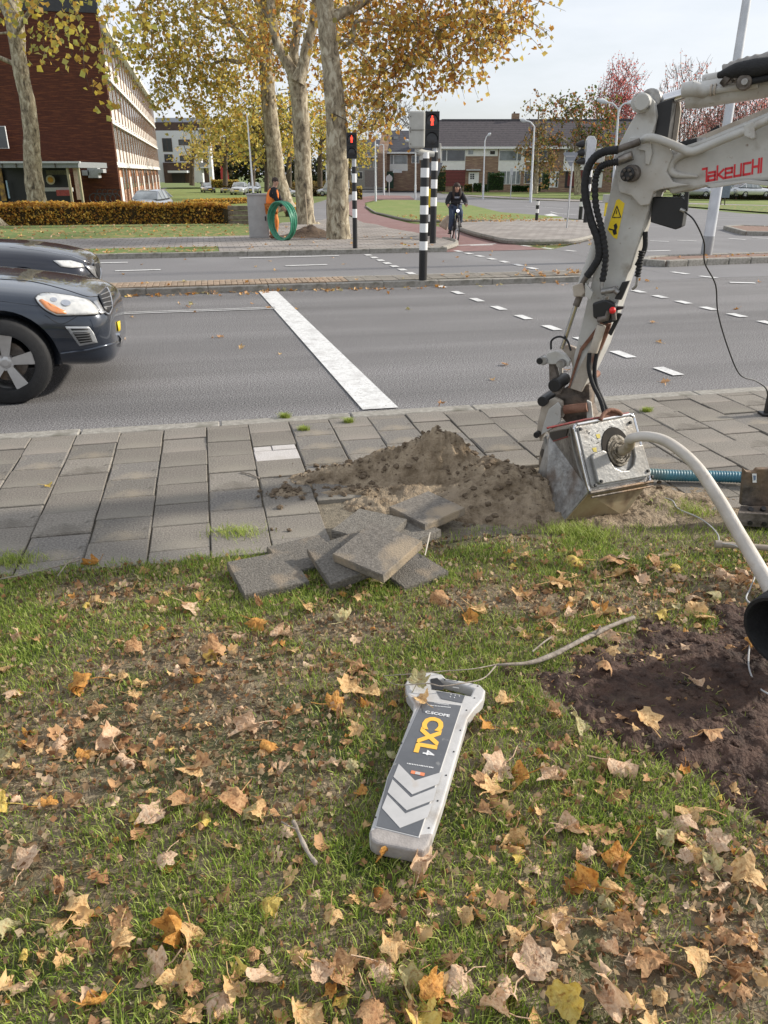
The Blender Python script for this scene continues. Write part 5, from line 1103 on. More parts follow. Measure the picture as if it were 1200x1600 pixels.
def roof_prism(name, px0, px1, eave, ridge, Y, dep, m, parent, over=.5):
    a, b = P(px0, eave, Y-over), P(px1, eave, Y-over); c, d = P(px0, ridge, Y+dep/2), P(px1, ridge, Y+dep/2); c.x, d.x = a.x, b.x
    e, f = V((a.x, Y+dep+over, a.z)), V((b.x, Y+dep+over, b.z)); mb = MB(); mb.add([a, b, d, c, e, f], [(0, 1, 2, 3), (3, 2, 5, 4), (0, 3, 4), (1, 5, 2), (0, 4, 5, 1)]); return mb.build(name, m, parent)
YH = 123
ho_ = empty('terraced_house', P(800, 293, YH), 'long row of brown brick houses with a dark tiled roof and white panels', 'houses')
pbox(684, 1045, 230, 301, YH, 9, 'wall', brick_brown, ho_)
rf = roof_prism('roof', 680, 1050, 231, 187, YH, 9, roof_dark, ho_); pbox(680, 1050, 229, 232.5, YH-.7, .2, 'fascia', frame_w, ho_)
ch = pbox(800.5, 811.5, 177, 193, YH+4.4, 1.0, 'chimney', brick_brown, rf); pbox(803, 805, 174.5, 177, YH+4.6, .4, 'chimney_pot', darkbark, rf); pbox(690, 1048, 186, 188, YH+4.3, .4, 'ridge_tiles', roof_slate, rf)
for x0, dx in [(0, 0), (193, 0)]:
    pbox(688+x0, 727+x0, 232.5, 266, YH, .1, 'white_panel', wallwhite, ho_, .06); pbox(727.4+x0, 778+x0, 232.5, 244, YH, .1, 'white_panel', wallwhite, ho_, .055)
    window(690+x0, 727+x0, 234, 252, YH-.06, ho_, glassd, (698+x0,)); window(731+x0, 740+x0, 234, 242, YH-.06, ho_, glassl); window(765+x0, 774+x0, 235, 242, YH-.06, ho_)
    g = pbox(694+x0, 727+x0, 265.5, 291, YH, .1, 'garage_door', mat('garage_red', (.16, .035, .03), .6, var=.15), ho_, .06)
    for k in range(4): pbox(695+x0, 726+x0, 269.5+k*5, 270.2+k*5, YH, .04, 'door_rib', mat('garage_dark', (.08, .02, .018), .6, var=.1), g, .09)
    d = pbox(732+x0, 748+x0, 269, 293, YH, .1, 'door', frame_w, ho_, .06)
    for k in range(3):
        for q in range(2): pbox(734.5+x0+q*3.6, 737.2+x0+q*3.6, 271.5+k*3, 273.8+k*3, YH, .04, 'pane', glassd, d, .09)
    pbox(729+x0, 751+x0, 264.5, 266.5, YH-.8, .9, 'canopy', galv, ho_); window(761+x0, 773+x0, 268, 279, YH, ho_, glassd, (767+x0,), mat('brown_frame', (.25, .15, .07), .6, var=.1))
    pbox(779+x0, 822+x0, 232.5, 267, YH, .1, 'white_panel', wallwhite, ho_, .06); window(780+x0, 815+x0, 235, 251.5, YH-.06, ho_, glassl, (808+x0,)); window(781+x0, 813+x0, 267, 288, YH, ho_, glassl, (791+x0, 797+x0, 806+x0))
    if x0 == 0:
        pbox(822, 856, 251.5, 253, YH, .1, 'sill', frame_w, ho_, .06); window(819, 835, 235, 251, YH, ho_); window(836, 855, 235, 251, YH, ho_); window(819, 855, 267, 287, YH, ho_, glassd, (829, 838, 846))
        dd = pbox(859, 872.5, 268, 293, YH, .1, 'door', frame_w, ho_, .06); pbox(863, 866, 272, 281, YH, .04, 'pane', glassd, dd, .09); pbox(868.5, 871.5, 269.5, 292, YH, .04, 'side_light', glassd, dd, .09)
        pbox(883, 902, 267, 293.5, YH, .1, 'porch', black, ho_, .05); pbox(881, 904, 265, 267.3, YH-.8, .9, 'canopy', frame_w, ho_)
h2 = empty('brick_house', P(635, 293, 128), 'brick house with a slate roof and skylight behind the tall green hedge', 'house')
pbox(604, 700, 238, 298, 128, 9, 'wall', brick_brown, h2); r2 = roof_prism('roof', 602, 702, 239, 204, 128, 9, roof_slate, h2); pbox(604, 700, 237.5, 240, 127.3, .2, 'fascia', frame_w, h2); pbox(615, 622, 213, 220, 130.6, .5, 'skylight', glassl, r2)
a, b, c = P(590, 292, 128), P(606, 292, 128), P(601, 207, 132); mb = MB(); mb.prism([V((a.x, 126, a.z)), V((a.x, 126, P(590, 240, 126).z)), V((a.x+.7, 130.5, c.z)), V((a.x, 136, P(590, 240, 126).z)), V((a.x, 136, a.z))], (1.4, 0, 0)); mb.build('gable_wall', brick_brown, h2)
window(609.5, 636.5, 242, 257, 128, h2, glassl, (615,)); pbox(609, 637, 257, 267, 128, .1, 'white_panel', wallwhite, h2, .06); window(643, 655, 243, 255, 128, h2); pbox(600, 615, 268, 294, 127, .3, 'garden_gate', mat('gate_green', (.02, .05, .03), .7, var=.2), h2); pbox(570, 590, 266, 292, 124, .3, 'garden_wall', mat('grey_brick', (.16, .14, .13), .9, col2=(.24, .21, .20), vscale=6), h2)
pbox(614, 628, 264.5, 270, 124, 2.0, 'shed_roof', galv, h2)
h3 = empty('brick_house', P(570, 290, 140), 'farther house with a dark roof left of the gabled brick house', 'house')
pbox(556, 600, 243, 296, 140, 9, 'wall', mat('grey_render', (.30, .29, .28), .9, var=.15), h3); roof_prism('roof', 553, 602, 245, 218, 140, 9, roof_slate, h3); pbox(554, 598, 243.5, 246, 139.3, .2, 'fascia', frame_w, h3)
for x in (558, 570, 583): window(x, x+9, 249, 262, 140, h3, glassl); window(x, x+9, 268, 280, 140, h3)
# long flats on the left
GX0 = TOS(P(188, 300, 66)); sF, tF = GX0[0], 68.9
fl_ = empty('apartment_block', RF(sF, tF, -.9), 'long four storey flats with dark red brick end wall and white window front', 'apartment building')
def fbox(s0, s1, t0, t1, z0, z1, name, m, parent=fl_):
    mb = MB(); mb.box((0, 0, 0), (s1-s0, t1-t0, z1-z0)); o = mb.build(name, m); o.location = RF((s0+s1)/2, (t0+t1)/2, (z0+z1)/2); o.rotation_euler.z = R; o.parent = parent; o.matrix_parent_inverse = world_of(parent).inverted(); return o
fbox(-22, sF, tF, tF+.5, -1, 12.45, 'end_wall', brick_red); fbox(-20, sF-.35, tF+.5, 146, 2.3, 11.6, 'core', mat('window_wall', (.55, .52, .48), .7, var=.05)); fbox(-20, sF-.38, tF+.5, 145.9, -1, 2.3, 'ground_storey', brick_salmon)
fbox(-22.2, sF+.05, tF-.08, tF+.6, 12.45, 13.3, 'parapet', mat('dark_fascia', (.035, .035, .04), .6, var=.2)); rfl = fbox(-20.2, sF+.45, tF+.6, 146.2, 11.6, 11.95, 'roof_edge', mat('pale_concrete', (.60, .56, .50), .8, col2=(.70, .66, .60), vscale=2))
facm = mat('cream_panel', (.58, .545, .50), .75, col2=(.68, .65, .61), vscale=1.5); postm = mat('brown_post', (.30, .16, .09), .7, var=.2)
hs = [-.9, 2.35, 5.45, 8.55, 11.6]; bay = 3.35; nb = 23
for k in range(4):
    if k: fbox(sF-.36, sF-.05, tF+.5, 146, hs[k], hs[k]+1.15, 'spandrel_panel', facm); fbox(sF-.05, sF+.05, tF+.5, 146, hs[k]-.15, hs[k]+.02, 'floor_band', whitep)
wm = {}
for nm, (w_, h_, d_), m in [('window', (.10, 1.5, 1.9), frame_w), ('pane', (.05, 1.32, 1.72), glassl), ('panelw', (.12, .55, 1.9), facm), ('post', (.10, .13, 3.0), postm), ('doorw', (.1, .9, 2.2), frame_w)]:
    mb = MB(); mb.box((0, 0, 0), (w_, h_, d_)); wm[nm] = mb.mesh(nm, m)
def inst(me, nm, s, t, z, parent):
    o = bpy.data.objects.new(nm, me); C.objects.link(o); o.parent = parent; o.matrix_parent_inverse = world_of(parent).inverted(); o.location = RF(s, t, z); o.rotation_euler.z = R; return o
for b in range(nb):
    t0 = tF+.8+b*bay
    for k in range(4):
        zc = hs[k]+1.15+.95
        if k:
            for q in (0, 1):
                f = inst(wm['window'], 'window', sF-.3, t0+.85+q*1.62, zc, fl_); inst(wm['pane'], 'pane', sF-.26, t0+.85+q*1.62, zc, f)
            inst(wm['post'], 'post', sF-.02, t0, zc-.35, fl_)
        else:
            if b % 3 == 1: f = inst(wm['doorw'], 'door', sF-.3, t0+.8, .35, fl_); inst(wm['doorw'], 'door', sF-.3, t0+1.9, .35, fl_)
            else: f = inst(wm['window'], 'window', sF-.34, t0+1.2, 1.3, fl_); f.scale = (1, .55, .5); inst(wm['pane'], 'pane', sF-.3, t0+1.2, 1.3, f).scale = (1, 1, 1)
            inst(wm['post'], 'post', sF-.3, t0, .6, fl_)
window(-14, 11, 197, 232, 63.4, fl_, glassd, ()); pbox(111, 117, 263, 269, 67, .1, 'vent_cap', galv, fl_)
for x0, x1, y0, y1 in [(128, 139, 266, 274), (137, 153, 262, 278), (153, 161, 264, 270)]: pbox(x0, x1, y0, y1, 65.0, .9, 'vent_duct', galv, fl_)
pbox(170, 177, 264, 270, 66.6, .3, 'wall_lamp', whitep, fl_)
mb = MB()
for x, h_ in [(45, 10), (75, 60), (127, 60), (129, 60)]:
    p = P(x, 20, 67); mb.tube([p, p+V((0, 0, h_/20))], .05 if h_ < 20 or x > 100 else .02, 5)
mb.build('roof_mast', darkbark, fl_)
sn = empty('snack_shelter', P(60, 320, 61), 'dark lean-to snack bar with flat grey canopy against the red brick wall', 'shelter')
pbox(-40, 122, 253, 262, 58, 6, 'canopy', mat('canopy_grey', (.22, .23, .24), .6, var=.1), sn); pbox(-40, 124, 252, 255, 57.8, .3, 'canopy_edge', mat('gutter', (.45, .46, .47), .5, var=.1), sn); pbox(-40, 108, 262, 320, 62, .3, 'dark_interior', black, sn)
for x in (-20, 2, 24, 40, 62, 85): pbox(x, x+1, 253.5, 261.5, 57.9, .3, 'canopy_joint', darkbark, sn)
for x in (109, 126): pbox(x-1.5, x+1.5, 262, 325, 58.2, .2, 'post', mat('olive_post', (.30, .27, .17), .7, var=.1), sn)
pbox(117, 125, 262, 312, 58.6, .1, 'banner', mat('banner', (.45, .25, .20), .7, col2=(.6, .5, .4), vscale=6), sn); pbox(68, 113, 293, 299, 60, .2, 'counter', mat('counter_pale', (.40, .40, .38), .6, var=.1), sn); pbox(88, 110, 297, 306, 59.6, .3, 'red_crate', mat('crate_red', (.30, .05, .04), .6, var=.3), sn)
pbox(72, 108, 266, 273, 61.8, .1, 'menu_board', mat('menu_board', (.12, .11, .08), .6, var=.4), sn)
mb = MB(); mb.lathe(P(79, 281, 61.4), (0, -1, 0), [(.32, 0), (.32, .05), (.0001, .05)], 14); e_ = mb.build('round_sign', mat('sign_cream', (.55, .50, .38), .6, var=.1), sn); mb = MB(); mb.lathe(P(79, 281, 61.3), (0, -1, 0), [(.2, 0), (.2, .05), (.0001, .05)], 12); mb.build('round_sign_centre', mat('sign_orange', (.55, .28, .03), .6, var=.2), sn)
pbox(11, 13, 282, 310, 61.5, .1, 'lit_strip', mat('pale_blue', (.4, .55, .7), .4, var=.1), sn); pbox(-2, 6, 263, 314, 61.7, .1, 'poster', mat('poster_orange', (.5, .3, .05), .6, col2=(.1, .05, .03), vscale=3), sn)
bs = empty('bicycle_rack', P(165, 310, 60), 'dark tangle of parked bicycles and bins by the red brick wall', 'bicycles')
for x in (148, 156, 164, 172, 180):
    c = P(x, 310, 60+random.random()); mb = MB(); g = [c+V((math.cos(a)*.34, .15*math.cos(a), math.sin(a)*.34)) for a in np.linspace(0, 2*PI, 15)]; mb.tube(g, .035, 5, caps=False); mb.tube([c, c+V((.3, 0, .55))], .03, 4); mb.tube([c+V((.15, 0, .55)), c+V((.5, 0, .6))], .03, 4); mb.build('bicycle_wheel', black, bs)
# white block far left-centre
wb = empty('apartment_block', P(285, 280, 150), 'white modern block with dark brown window bays behind the flats', 'apartment building')
dbr = mat('dark_brown_clad', (.06, .035, .028), .8, col2=(.10, .06, .045), vscale=1); wc = mat('white_brick', (.66, .67, .70), .8, var=.05)
pbox(240, 313, 204, 285, 150, 14, 'wall', wc, wb); pbox(242, 323, 191, 204.5, 150.5, 13, 'roof_storey', dbr, wb); pbox(243, 322, 184, 191.5, 151, 12, 'roof_deck', mat('roof_grey', (.42, .45, .50), .7, var=.1), wb)
for x0, x1, y0, y1 in [(254, 269, 216, 237), (279, 297, 218, 227), (257, 270, 241, 253), (281, 298, 243, 251.5)]:
    f = pbox(x0, x1, y0, y1, 150, .1, 'window', dbr, wb, .05); pbox(x0+1, (x0+x1)/2-.4, y0+1, y1-1, 150, .05, 'pane', glassd, f, .08); pbox((x0+x1)/2+.4, x1-1, y0+1, y1-1, 150, .05, 'pane', glassd, f, .08)
pbox(256, 299.5, 254, 286, 149.6, .8, 'brown_base', dbr, wb); pbox(269, 289, 270, 286, 149.4, .3, 'entrance', black, wb); pbox(262, 292, 266.5, 270, 147.5, 2, 'entrance_canopy', wc, wb)
pbox(311, 325, 204, 285, 152, 10, 'balcony_recess', dbr, wb)
for y in (217, 237, 261): pbox(309, 327, y, y+1.6, 149.2, 3, 'balcony_slab', wc, wb); pbox(310, 325, y-7, y-.2, 149.4, .06, 'balcony_rail', glassl, wb)
pbox(324, 329.5, 200, 285, 149.4, 1.4, 'white_column', wc, wb); pbox(309, 330, 200, 203, 149.3, 3, 'balcony_roof', wc, wb)

# ------------------------------------------------------------------ trees
def tree(label, limbs, blobs, leaf, pal, dens, twig=(.6, 1.2), lpt=11, lower=.55, group=None, cat='tree', loc=None, barkm=bark, ttw=.008, wts=None, name='plane_tree', knots=True):
    """limbs: ([(px,py)..], Y, [radii]); blobs: (px,py,Y,rx,ry,rz,weight)"""
    px0 = limbs[0][0][0]; base = P(px0[0], px0[1], limbs[0][1] if not isinstance(limbs[0][1], list) else limbs[0][1][0])
    e = empty(name, base, label, cat, group)
    for i, (pp, Y, rr) in enumerate(limbs):
        Ys = Y if isinstance(Y, list) else [Y]*len(pp)
        g = catmull([P(a, b, y) for (a, b), y in zip(pp, Ys)], 7); r = lerp_list(rr, len(g))
        if knots: r = [q*(1+.05*mn.noise(V((j*.7, i*3.1, 2)))) for j, q in enumerate(r)]
        mb = MB(); mb.tube(g, r, 18 if i == 0 else 9)
        if knots and i == 0:
            for k in range(len(mb.v)):
                q = V(mb.v[k]); j = min(k//18, len(g)-1); d = q-g[j]; d.z = 0
                mb.v[k] = tuple(q+d*(.10*mn.noise(q*1.5)+.05*mn.noise(q*4)+(.18*max(0, 1-j/4.)*math.sin(math.atan2(d.y, d.x)*5+1) if j < 4 else 0)))
        mb.build('trunk' if i == 0 else 'limb', barkm, e, smooth=60)
    tw = MB(); cs = []
    for (px, py, Y, rx, ry, rz, wt) in blobs:
        c = P(px, py, Y); n = int(wt*dens*(.18 if leaf < .16 else .30))
        for _ in range(n):
            while True:
                q = V((random.uniform(-1, 1), random.uniform(-1, 1), random.uniform(-1, 1)))
                if q.length < 1: break
            q = q*(.35+.65*q.length**.3) if q.length > 0 else q
            p = c+V((q.x*rx, q.y*ry, q.z*rz)); d = V((random.gauss(0, 1), random.gauss(0, 1), random.gauss(0, .6)-lower)).normalized(); ln_ = random.uniform(*twig)
            pts = [p]; 
            for k in range(4): d = (d+V((random.gauss(0, .18), random.gauss(0, .18), -.12*lower*2))).normalized(); pts.append(pts[-1]+d*ln_/4)
            tw.tube(pts, [ttw*1.6, ttw*1.3, ttw, ttw*.7, ttw*.4], 3, caps=False)
            for k in range(lpt):
                t_ = random.random()*4; i_ = min(3, int(t_)); b_ = pts[i_].lerp(pts[i_+1], t_-i_); cs.append(b_+V((random.gauss(0, leaf*.7), random.gauss(0, leaf*.7), random.gauss(0, leaf*.7)-leaf*.3)))
    o = tw.build('twigs', darkbark, e); o['kind'] = 'stuff'
    if cs: o = leaf_cards(cs, leaf, pal, 'crown', e, .35, weights=wts); o['kind'] = 'stuff'
    return e
OR = [(.55, .28, .06), (.64, .40, .09), (.46, .21, .06), (.60, .47, .12), (.32, .28, .09), (.70, .52, .14)]
YE = [(.64, .48, .08), (.72, .58, .10), (.52, .42, .10), (.36, .34, .10), (.58, .36, .08), (.46, .45, .12)]
OL = [(.56, .42, .10), (.64, .50, .12), (.42, .36, .10), (.54, .32, .08), (.36, .35, .10), (.72, .58, .15)]
BK = 'plane trees beyond the far carriageway'
tree('thickest plane tree beside the left pedestrian signal, its trunk unforked', [([(530, 380), (529, 372), (528, 340), (527, 280), (526, 200), (520, 130), (511, 40), (505, -60), (515, -220)], 23.5, [.48, .37, .34, .31, .30, .28, .25, .24, .22, .15]),
    ([(513, 30), (535, 20), (560, 8), (600, -15), (680, -40)], [23.5, 23.6, 24, 24, 24], [.14, .13, .11, .07, .03]), ([(535, 75), (552, 60), (556, 34), (590, 36), (640, 48), (690, 42)], 23.8, [.05, .05, .05, .03, .02, .01]), ([(530, 66), (545, 62), (570, 88), (585, 110)], 23.6, [.03, .03, .02, .01]), ([(533, 160), (545, 165), (560, 158), (590, 170)], 23.4, [.03, .03, .02, .01]), ([(700, -30), (730, 10), (760, 22), (800, 20), (840, 5)], 24, [.04, .03, .025, .02, .01])],
    [(600, 10, 24.5, 1.6, 2, 1.4, 1.5), (690, -5, 24, 1.6, 2, 1.4, 1.6), (785, -25, 24, 1.2, 2, 1.3, 1.0), (600, 110, 24.5, .75, 1.1, 1.1, .55), (660, 75, 24, 1.0, 1.3, .9, .7), (735, 60, 24, .75, 1.1, .75, .35), (598, 165, 23.8, .5, .8, .7, .22), (800, 20, 24.5, .7, 1.0, .6, .2), (560, 95, 27, 1.0, 1.3, 1.3, .5), (610, -180, 24, 3, 3, 2, 1.6), (520, 165, 23.2, .45, .3, .5, .07), (700, 110, 24, .5, .8, .5, .12)], .135, OR, 430, group=BK)
tree('middle plane tree whose pale trunk forks into three limbs', [([(479, 353), (478, 345), (475, 300), (472, 220), (468, 160), (463, 120)], 30.5, [.46, .34, .31, .30, .30, .31]),
    ([(463, 125), (450, 100), (436, 75), (430, 55), (422, 0), (410, -70), (380, -160)], 30.4, [.24, .19, .17, .15, .14, .12, .06]), ([(463, 120), (459, 85), (462, 60), (466, 20), (472, -30), (470, -120)], 30.8, [.22, .17, .15, .14, .12, .06]), ([(465, 128), (473, 105), (480, 70), (490, 35), (494, 0), (505, -80)], 30.2, [.26, .20, .18, .16, .15, .08]), ([(437, 60), (425, 35), (410, 15), (380, -20)], 30.5, [.08, .06, .05, .03])],
    [(470, 20, 31, 2.2, 2, 1.8, 1.0), (440, -60, 31, 3, 2.5, 1.8, 1.5), (520, 60, 32, 1.4, 1.5, 1.5, .6), (550, 150, 34, 1.3, 1.6, 1.4, .5), (410, 80, 33, 1.3, 1.5, 1.3, .5), (500, 120, 35, 1.6, 1.5, 2, .5)], .15, OR, 400, group=BK)
tree('leaning plane tree behind the worker with limbs spreading to the left', [([(447, 328), (444, 318), (434, 280), (424, 200), (418, 130), (416, 85), (413, 40), (412, -40)], 37, [.55, .42, .37, .33, .31, .31, .27, .18]),
    ([(414, 92), (400, 78), (372, 50), (352, 15), (335, -30)], 36.8, [.19, .16, .13, .11, .06]), ([(415, 100), (398, 88), (375, 97), (352, 93), (330, 100), (300, 96)], 36.6, [.13, .11, .09, .08, .05, .02]), ([(404, 80), (385, 65), (360, 40), (330, 30), (290, 12)], 36.5, [.09, .07, .06, .04, .02]), ([(416, 60), (432, 25), (440, -20)], 37, [.16, .13, .08])],
    [(330, 20, 36, 2.8, 2.5, 2.2, 1.9), (255, 20, 35.5, 1.5, 2, 1.8, .8), (300, 110, 37, 2.0, 2, 1.5, .95), (370, 140, 38, 1.8, 2, 1.8, 1.0), (230, 60, 36, 1.0, 1.5, 1.5, .3), (260, 120, 36, 1.0, 1.2, 1.2, .35), (400, -40, 36, 3, 3, 2, 1.2), (300, -80, 36, 3, 2, 1.6, 1), (330, 180, 38, 1.4, 1.4, .9, .35)], .155, OL, 560, group=BK)
tree('knobbly plane tree at the left rising behind the orange hedge', [([(62, 345), (58, 318), (52, 270), (48, 200), (43, 160), (36, 130), (31, 100), (26, 60), (22, 30), (14, -20), (5, -120)], 36, [.52, .42, .38, .33, .31, .30, .30, .29, .34, .36, .26, .18]),
    ([(22, 35), (8, 10), (-10, -30)], 36, [.24, .22, .18]), ([(30, 105), (18, 98), (-5, 88), (-25, 80)], 36, [.10, .09, .08, .07]), ([(24, 55), (45, 20), (80, -20), (120, -60)], 35, [.1, .08, .05, .02]), ([(28, 60), (15, 52), (0, 52)], 36, [.05, .05, .04])],
    [(60, -10, 34, 2.2, 2, 1.2, .35), (20, 20, 34, .8, 1, 1.4, .1), (140, 20, 33, 1.6, 2, 1.4, .26), (90, 60, 30, 1.0, 1.2, 1.1, .08), (150, 110, 30, .8, 1.2, 1.6, .10), (150, 170, 30, .6, .8, .6, .02), (200, 30, 32, 1.3, 2, 1.6, .3)], .21, YE, 250, group=BK, lpt=7, twig=(.5, 1.5), lower=.9)
tree('trunk of a plane tree at the left frame edge with spreading root flare', [([(-14, 362), (-22, 340), (-34, 300), (-40, 200)], 29.5, [.66, .42, .36, .33])], [], .15, YE, 0, group=BK)
MG = 'yellow trees in the park beyond the flats'
for i, (bx_, by, Y, top, w_, pal, lab) in enumerate([(417, 300, 52, 120, 1.9, YE, 'dark trunked yellow tree close behind the leaning plane'), (452, 292, 90, 130, 4.5, YE, 'yellow tree showing between the leaning and the forked plane'), (500, 292, 95, 150, 4.5, YE, 'golden tree showing between the forked and the thick plane'), (395, 290, 80, 130, 3.4, YE, 'yellow tree above the thin flagpole by the grey cabinet'), (352, 290, 110, 170, 5, OL, 'olive yellow tree left of the flagpole above the parked cars'), (300, 290, 120, 205, 2.6, OL, 'small half bare tree in front of the white block'), (545, 293, 118, 190, 3.4, YE, 'low yellow tree behind the thick plane trunk')]):
    hgt = (by-top); k = 1310/Y
    tree(lab, [([(bx_, by), (bx_, by-hgt*.3), (bx_+2, by-hgt*.6), (bx_, top+10)], Y, [.022*Y/7, .018*Y/7, .012*Y/7, .004*Y/7]), ([(bx_, by-hgt*.4), (bx_-w_*k*.35, by-hgt*.65), (bx_-w_*k*.5, by-hgt*.8)], Y, [.1, .06, .03]), ([(bx_, by-hgt*.45), (bx_+w_*k*.3, by-hgt*.65), (bx_+w_*k*.5, by-hgt*.8)], Y, [.1, .06, .03])],
         [(bx_, top+hgt*.36, Y, w_, w_, hgt/k*.30, 1.0), (bx_-w_*k*.5, top+hgt*.5, Y, w_*.6, w_*.6, hgt/k*.22, .4), (bx_+w_*k*.5, top+hgt*.45, Y, w_*.6, w_*.6, hgt/k*.24, .4)], .15+Y*.0014, pal, 300 if i != 5 else 60, group=MG, lpt=9, barkm=darkbark, ttw=.02, twig=(.8, 2.0), name='park_tree', knots=False, lower=.3)
DG = [(.03, .045, .02), (.05, .07, .03), (.045, .05, .025), (.12, .10, .04)]
tree('dark evergreen mass beyond the parked cars at left', [([(370, 289), (370, 230)], 160, [.4, .2])], [(350, 250, 160, 6, 4, 4, 1.0), (385, 240, 162, 6, 4, 5, 1.0), (420, 255, 162, 7, 4, 3.4, 1.0), (335, 262, 158, 4, 3, 2.5, .5), (470, 262, 165, 8, 4, 3, 1.0), (520, 265, 165, 6, 4, 3, .8)], .55, DG, 520, lpt=9, barkm=darkbark, ttw=.03, twig=(1, 2), name='dark_trees', knots=False)
BT = [(.12, .10, .08), (.20, .15, .10)]
tree('bare crowned tree rising behind the gabled house', [([(612, 290), (612, 230), (608, 190)], 165, [.35, .25, .1]), ([(611, 235), (595, 205), (585, 185)], 165, [.2, .1, .04]), ([(611, 230), (628, 200), (640, 185)], 165, [.2, .1, .04])], [(590, 195, 165, 4, 3, 3, 1), (625, 185, 165, 4, 3, 3, 1), (562, 195, 168, 3.5, 3, 3, .8), (650, 190, 165, 4, 3, 2.2, .6)], .35, BT, 160, lpt=2, barkm=darkbark, ttw=.045, twig=(2, 4), lower=-.6, name='bare_tree', knots=False)
GO = [(.12, .16, .04), (.18, .20, .05), (.36, .18, .06), (.30, .24, .06), (.09, .11, .03), (.42, .16, .08)]
tree('green and orange tree with an upright trunk before the right houses', [([(903, 304), (902, 270), (900, 240), (905, 200), (912, 160)], 96, [.45, .36, .3, .2, .08]), ([(901, 246), (890, 226), (870, 212), (852, 215)], 96, [.2, .14, .09, .05]), ([(903, 240), (925, 215), (945, 195)], 96, [.2, .14, .06]), ([(904, 200), (890, 175), (872, 160)], 96, [.12, .08, .04])],
    [(920, 170, 96, 3.4, 2.5, 2.6, 1.0), (880, 165, 96, 2.6, 2.2, 1.6, .4), (945, 220, 96, 3.2, 2.5, 3.6, 1.5), (870, 215, 96, 2.0, 1.5, .9, .3), (915, 225, 96, 2.4, 2, 2.2, .6), (975, 250, 97, 2.4, 2, 3, .9)], .30, GO, 300, lpt=7, barkm=bark, ttw=.03, name='small_tree', knots=False)
tree('thin sparsely leaved tree between lamp post and round hedge', [([(836, 302), (838, 270), (840, 220), (842, 165)], 99, [.35, .28, .15, .05])], [(832, 240, 99, 2.0, 1.5, 3.6, .75), (843, 175, 99, 1.8, 1.4, 3.0, .28), (858, 262, 99, 2.0, 1.5, 2.0, .5), (850, 215, 99, 1.8, 1.4, 3, .4)], .30, [(.34, .22, .07), (.40, .20, .08), (.26, .22, .08), (.18, .17, .06)], 300, lpt=6, barkm=bark, ttw=.03, name='small_tree', knots=False)
RD = [(.66, .17, .17), (.76, .30, .28), (.55, .13, .12), (.70, .38, .34)]
PK = [(.70, .36, .33), (.75, .46, .43), (.60, .24, .21), (.68, .52, .47)]
for (bx_, Y, cx, cy, rx, rz, pal, dn_, lab, lp_) in [(963, 135, 965, 185, 4.4, 7.5, RD, 420, 'crimson leaved tree behind the lamp with two arms', 7), (1062, 120, 1065, 190, 4.6, 7.2, PK, 330, 'nearly bare pink leaved tree behind the black recess of the arm', 4), (1150, 110, 1150, 215, 5.4, 6.0, PK, 520, 'pink and red leaved tree behind the tall mast', 6), (1215, 115, 1220, 210, 5, 6.5, RD, 300, 'red leaved tree at the right edge behind the boom', 7), (1105, 125, 1108, 235, 3.6, 4.2, RD, 260, 'low reddish tree between boom and cylinder', 7)]:
    dn_ *= 6
    ls = [([(bx_, 292), (bx_, 265), (bx_+1, 245)], Y, [.3, .25, .2])]
    for k in range(9): a = (k-4)/4.5; ls.append(([(bx_, 262), (bx_+a*rx*5, 235), (bx_+a*rx*8.5, cy-rz*3), (bx_+a*rx*9.5, cy-rz*(9-3*abs(a)))], Y, [.14, .10, .06, .02]))
    tree(lab, ls, [(cx, cy, Y, rx, 3, rz, 1.0)], .24, pal, dn_, lpt=lp_, barkm=mat('grey_bark', (.16, .12, .11), .9, var=.2), ttw=.028, twig=(1.2, 2.6), lower=-1.0, name='red_tree', knots=False, group='red leaved trees on the far side of the crossing')

# hedges and shrubs
def hedge(label, pts, h, dep, pal, n, leaf, name='hedge', core=(.05, .035, .015), cat='hedge', wts=None):
    """pts: ground pts of the front foot"""
    e = empty(name, pts[0], label, cat); cs = []; mbc = MB()
    for a, b in zip(pts[:-1], pts[1:]):
        d = (b-a); L_ = d.length; d = d/L_; nn = V((-d.y, d.x, 0)); nn = nn if nn.y > 0 else -nn
        M = Matrix((V((d.x, d.y, 0)).normalized(), V((nn.x, nn.y, 0)).normalized(), V((0, 0, 1)))).transposed()
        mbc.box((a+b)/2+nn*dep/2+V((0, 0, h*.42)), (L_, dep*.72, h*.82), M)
        for _ in range(int(n*L_)):
            u, v_, w_ = random.random()*L_, random.random(), random.random()
            if random.random() < .6: v_ *= .25
            if random.random() < .35: w_ = .85+.2*random.random()
            hh = h*(1+.09*mn.noise(V((u*.9, a.x, 0)))+.07*mn.noise(V((u*3, v_*4, 1))))
            cs.append(a+d*u+nn*(v_*dep+.08*mn.noise(V((u*2.5, w_*3, 4))))+V((0, 0, w_*hh)))
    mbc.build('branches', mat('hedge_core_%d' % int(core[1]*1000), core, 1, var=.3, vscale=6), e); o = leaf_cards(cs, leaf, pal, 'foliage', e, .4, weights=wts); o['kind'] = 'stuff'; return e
OH = [(.62, .34, .06), (.70, .44, .09), (.48, .23, .05), (.36, .17, .05), (.58, .42, .10), (.76, .52, .12)]
hedge('low orange beech hedge running below the red brick building', [G(-260, 357), G(362, 351)], .80, 1.4, OH, 1050, .085)
hedge('bushy orange shrub beside the low timber wall', [G(362, 351.5), G(366, 351.4)], .72, 1.2, OH, 1400, .09, 'shrub', cat='shrub')
hedge('small orange shrub between cabinet and worker', [G(463, 338), G(478, 337)], .7, .8, OH, 900, .09, 'shrub', cat='shrub')
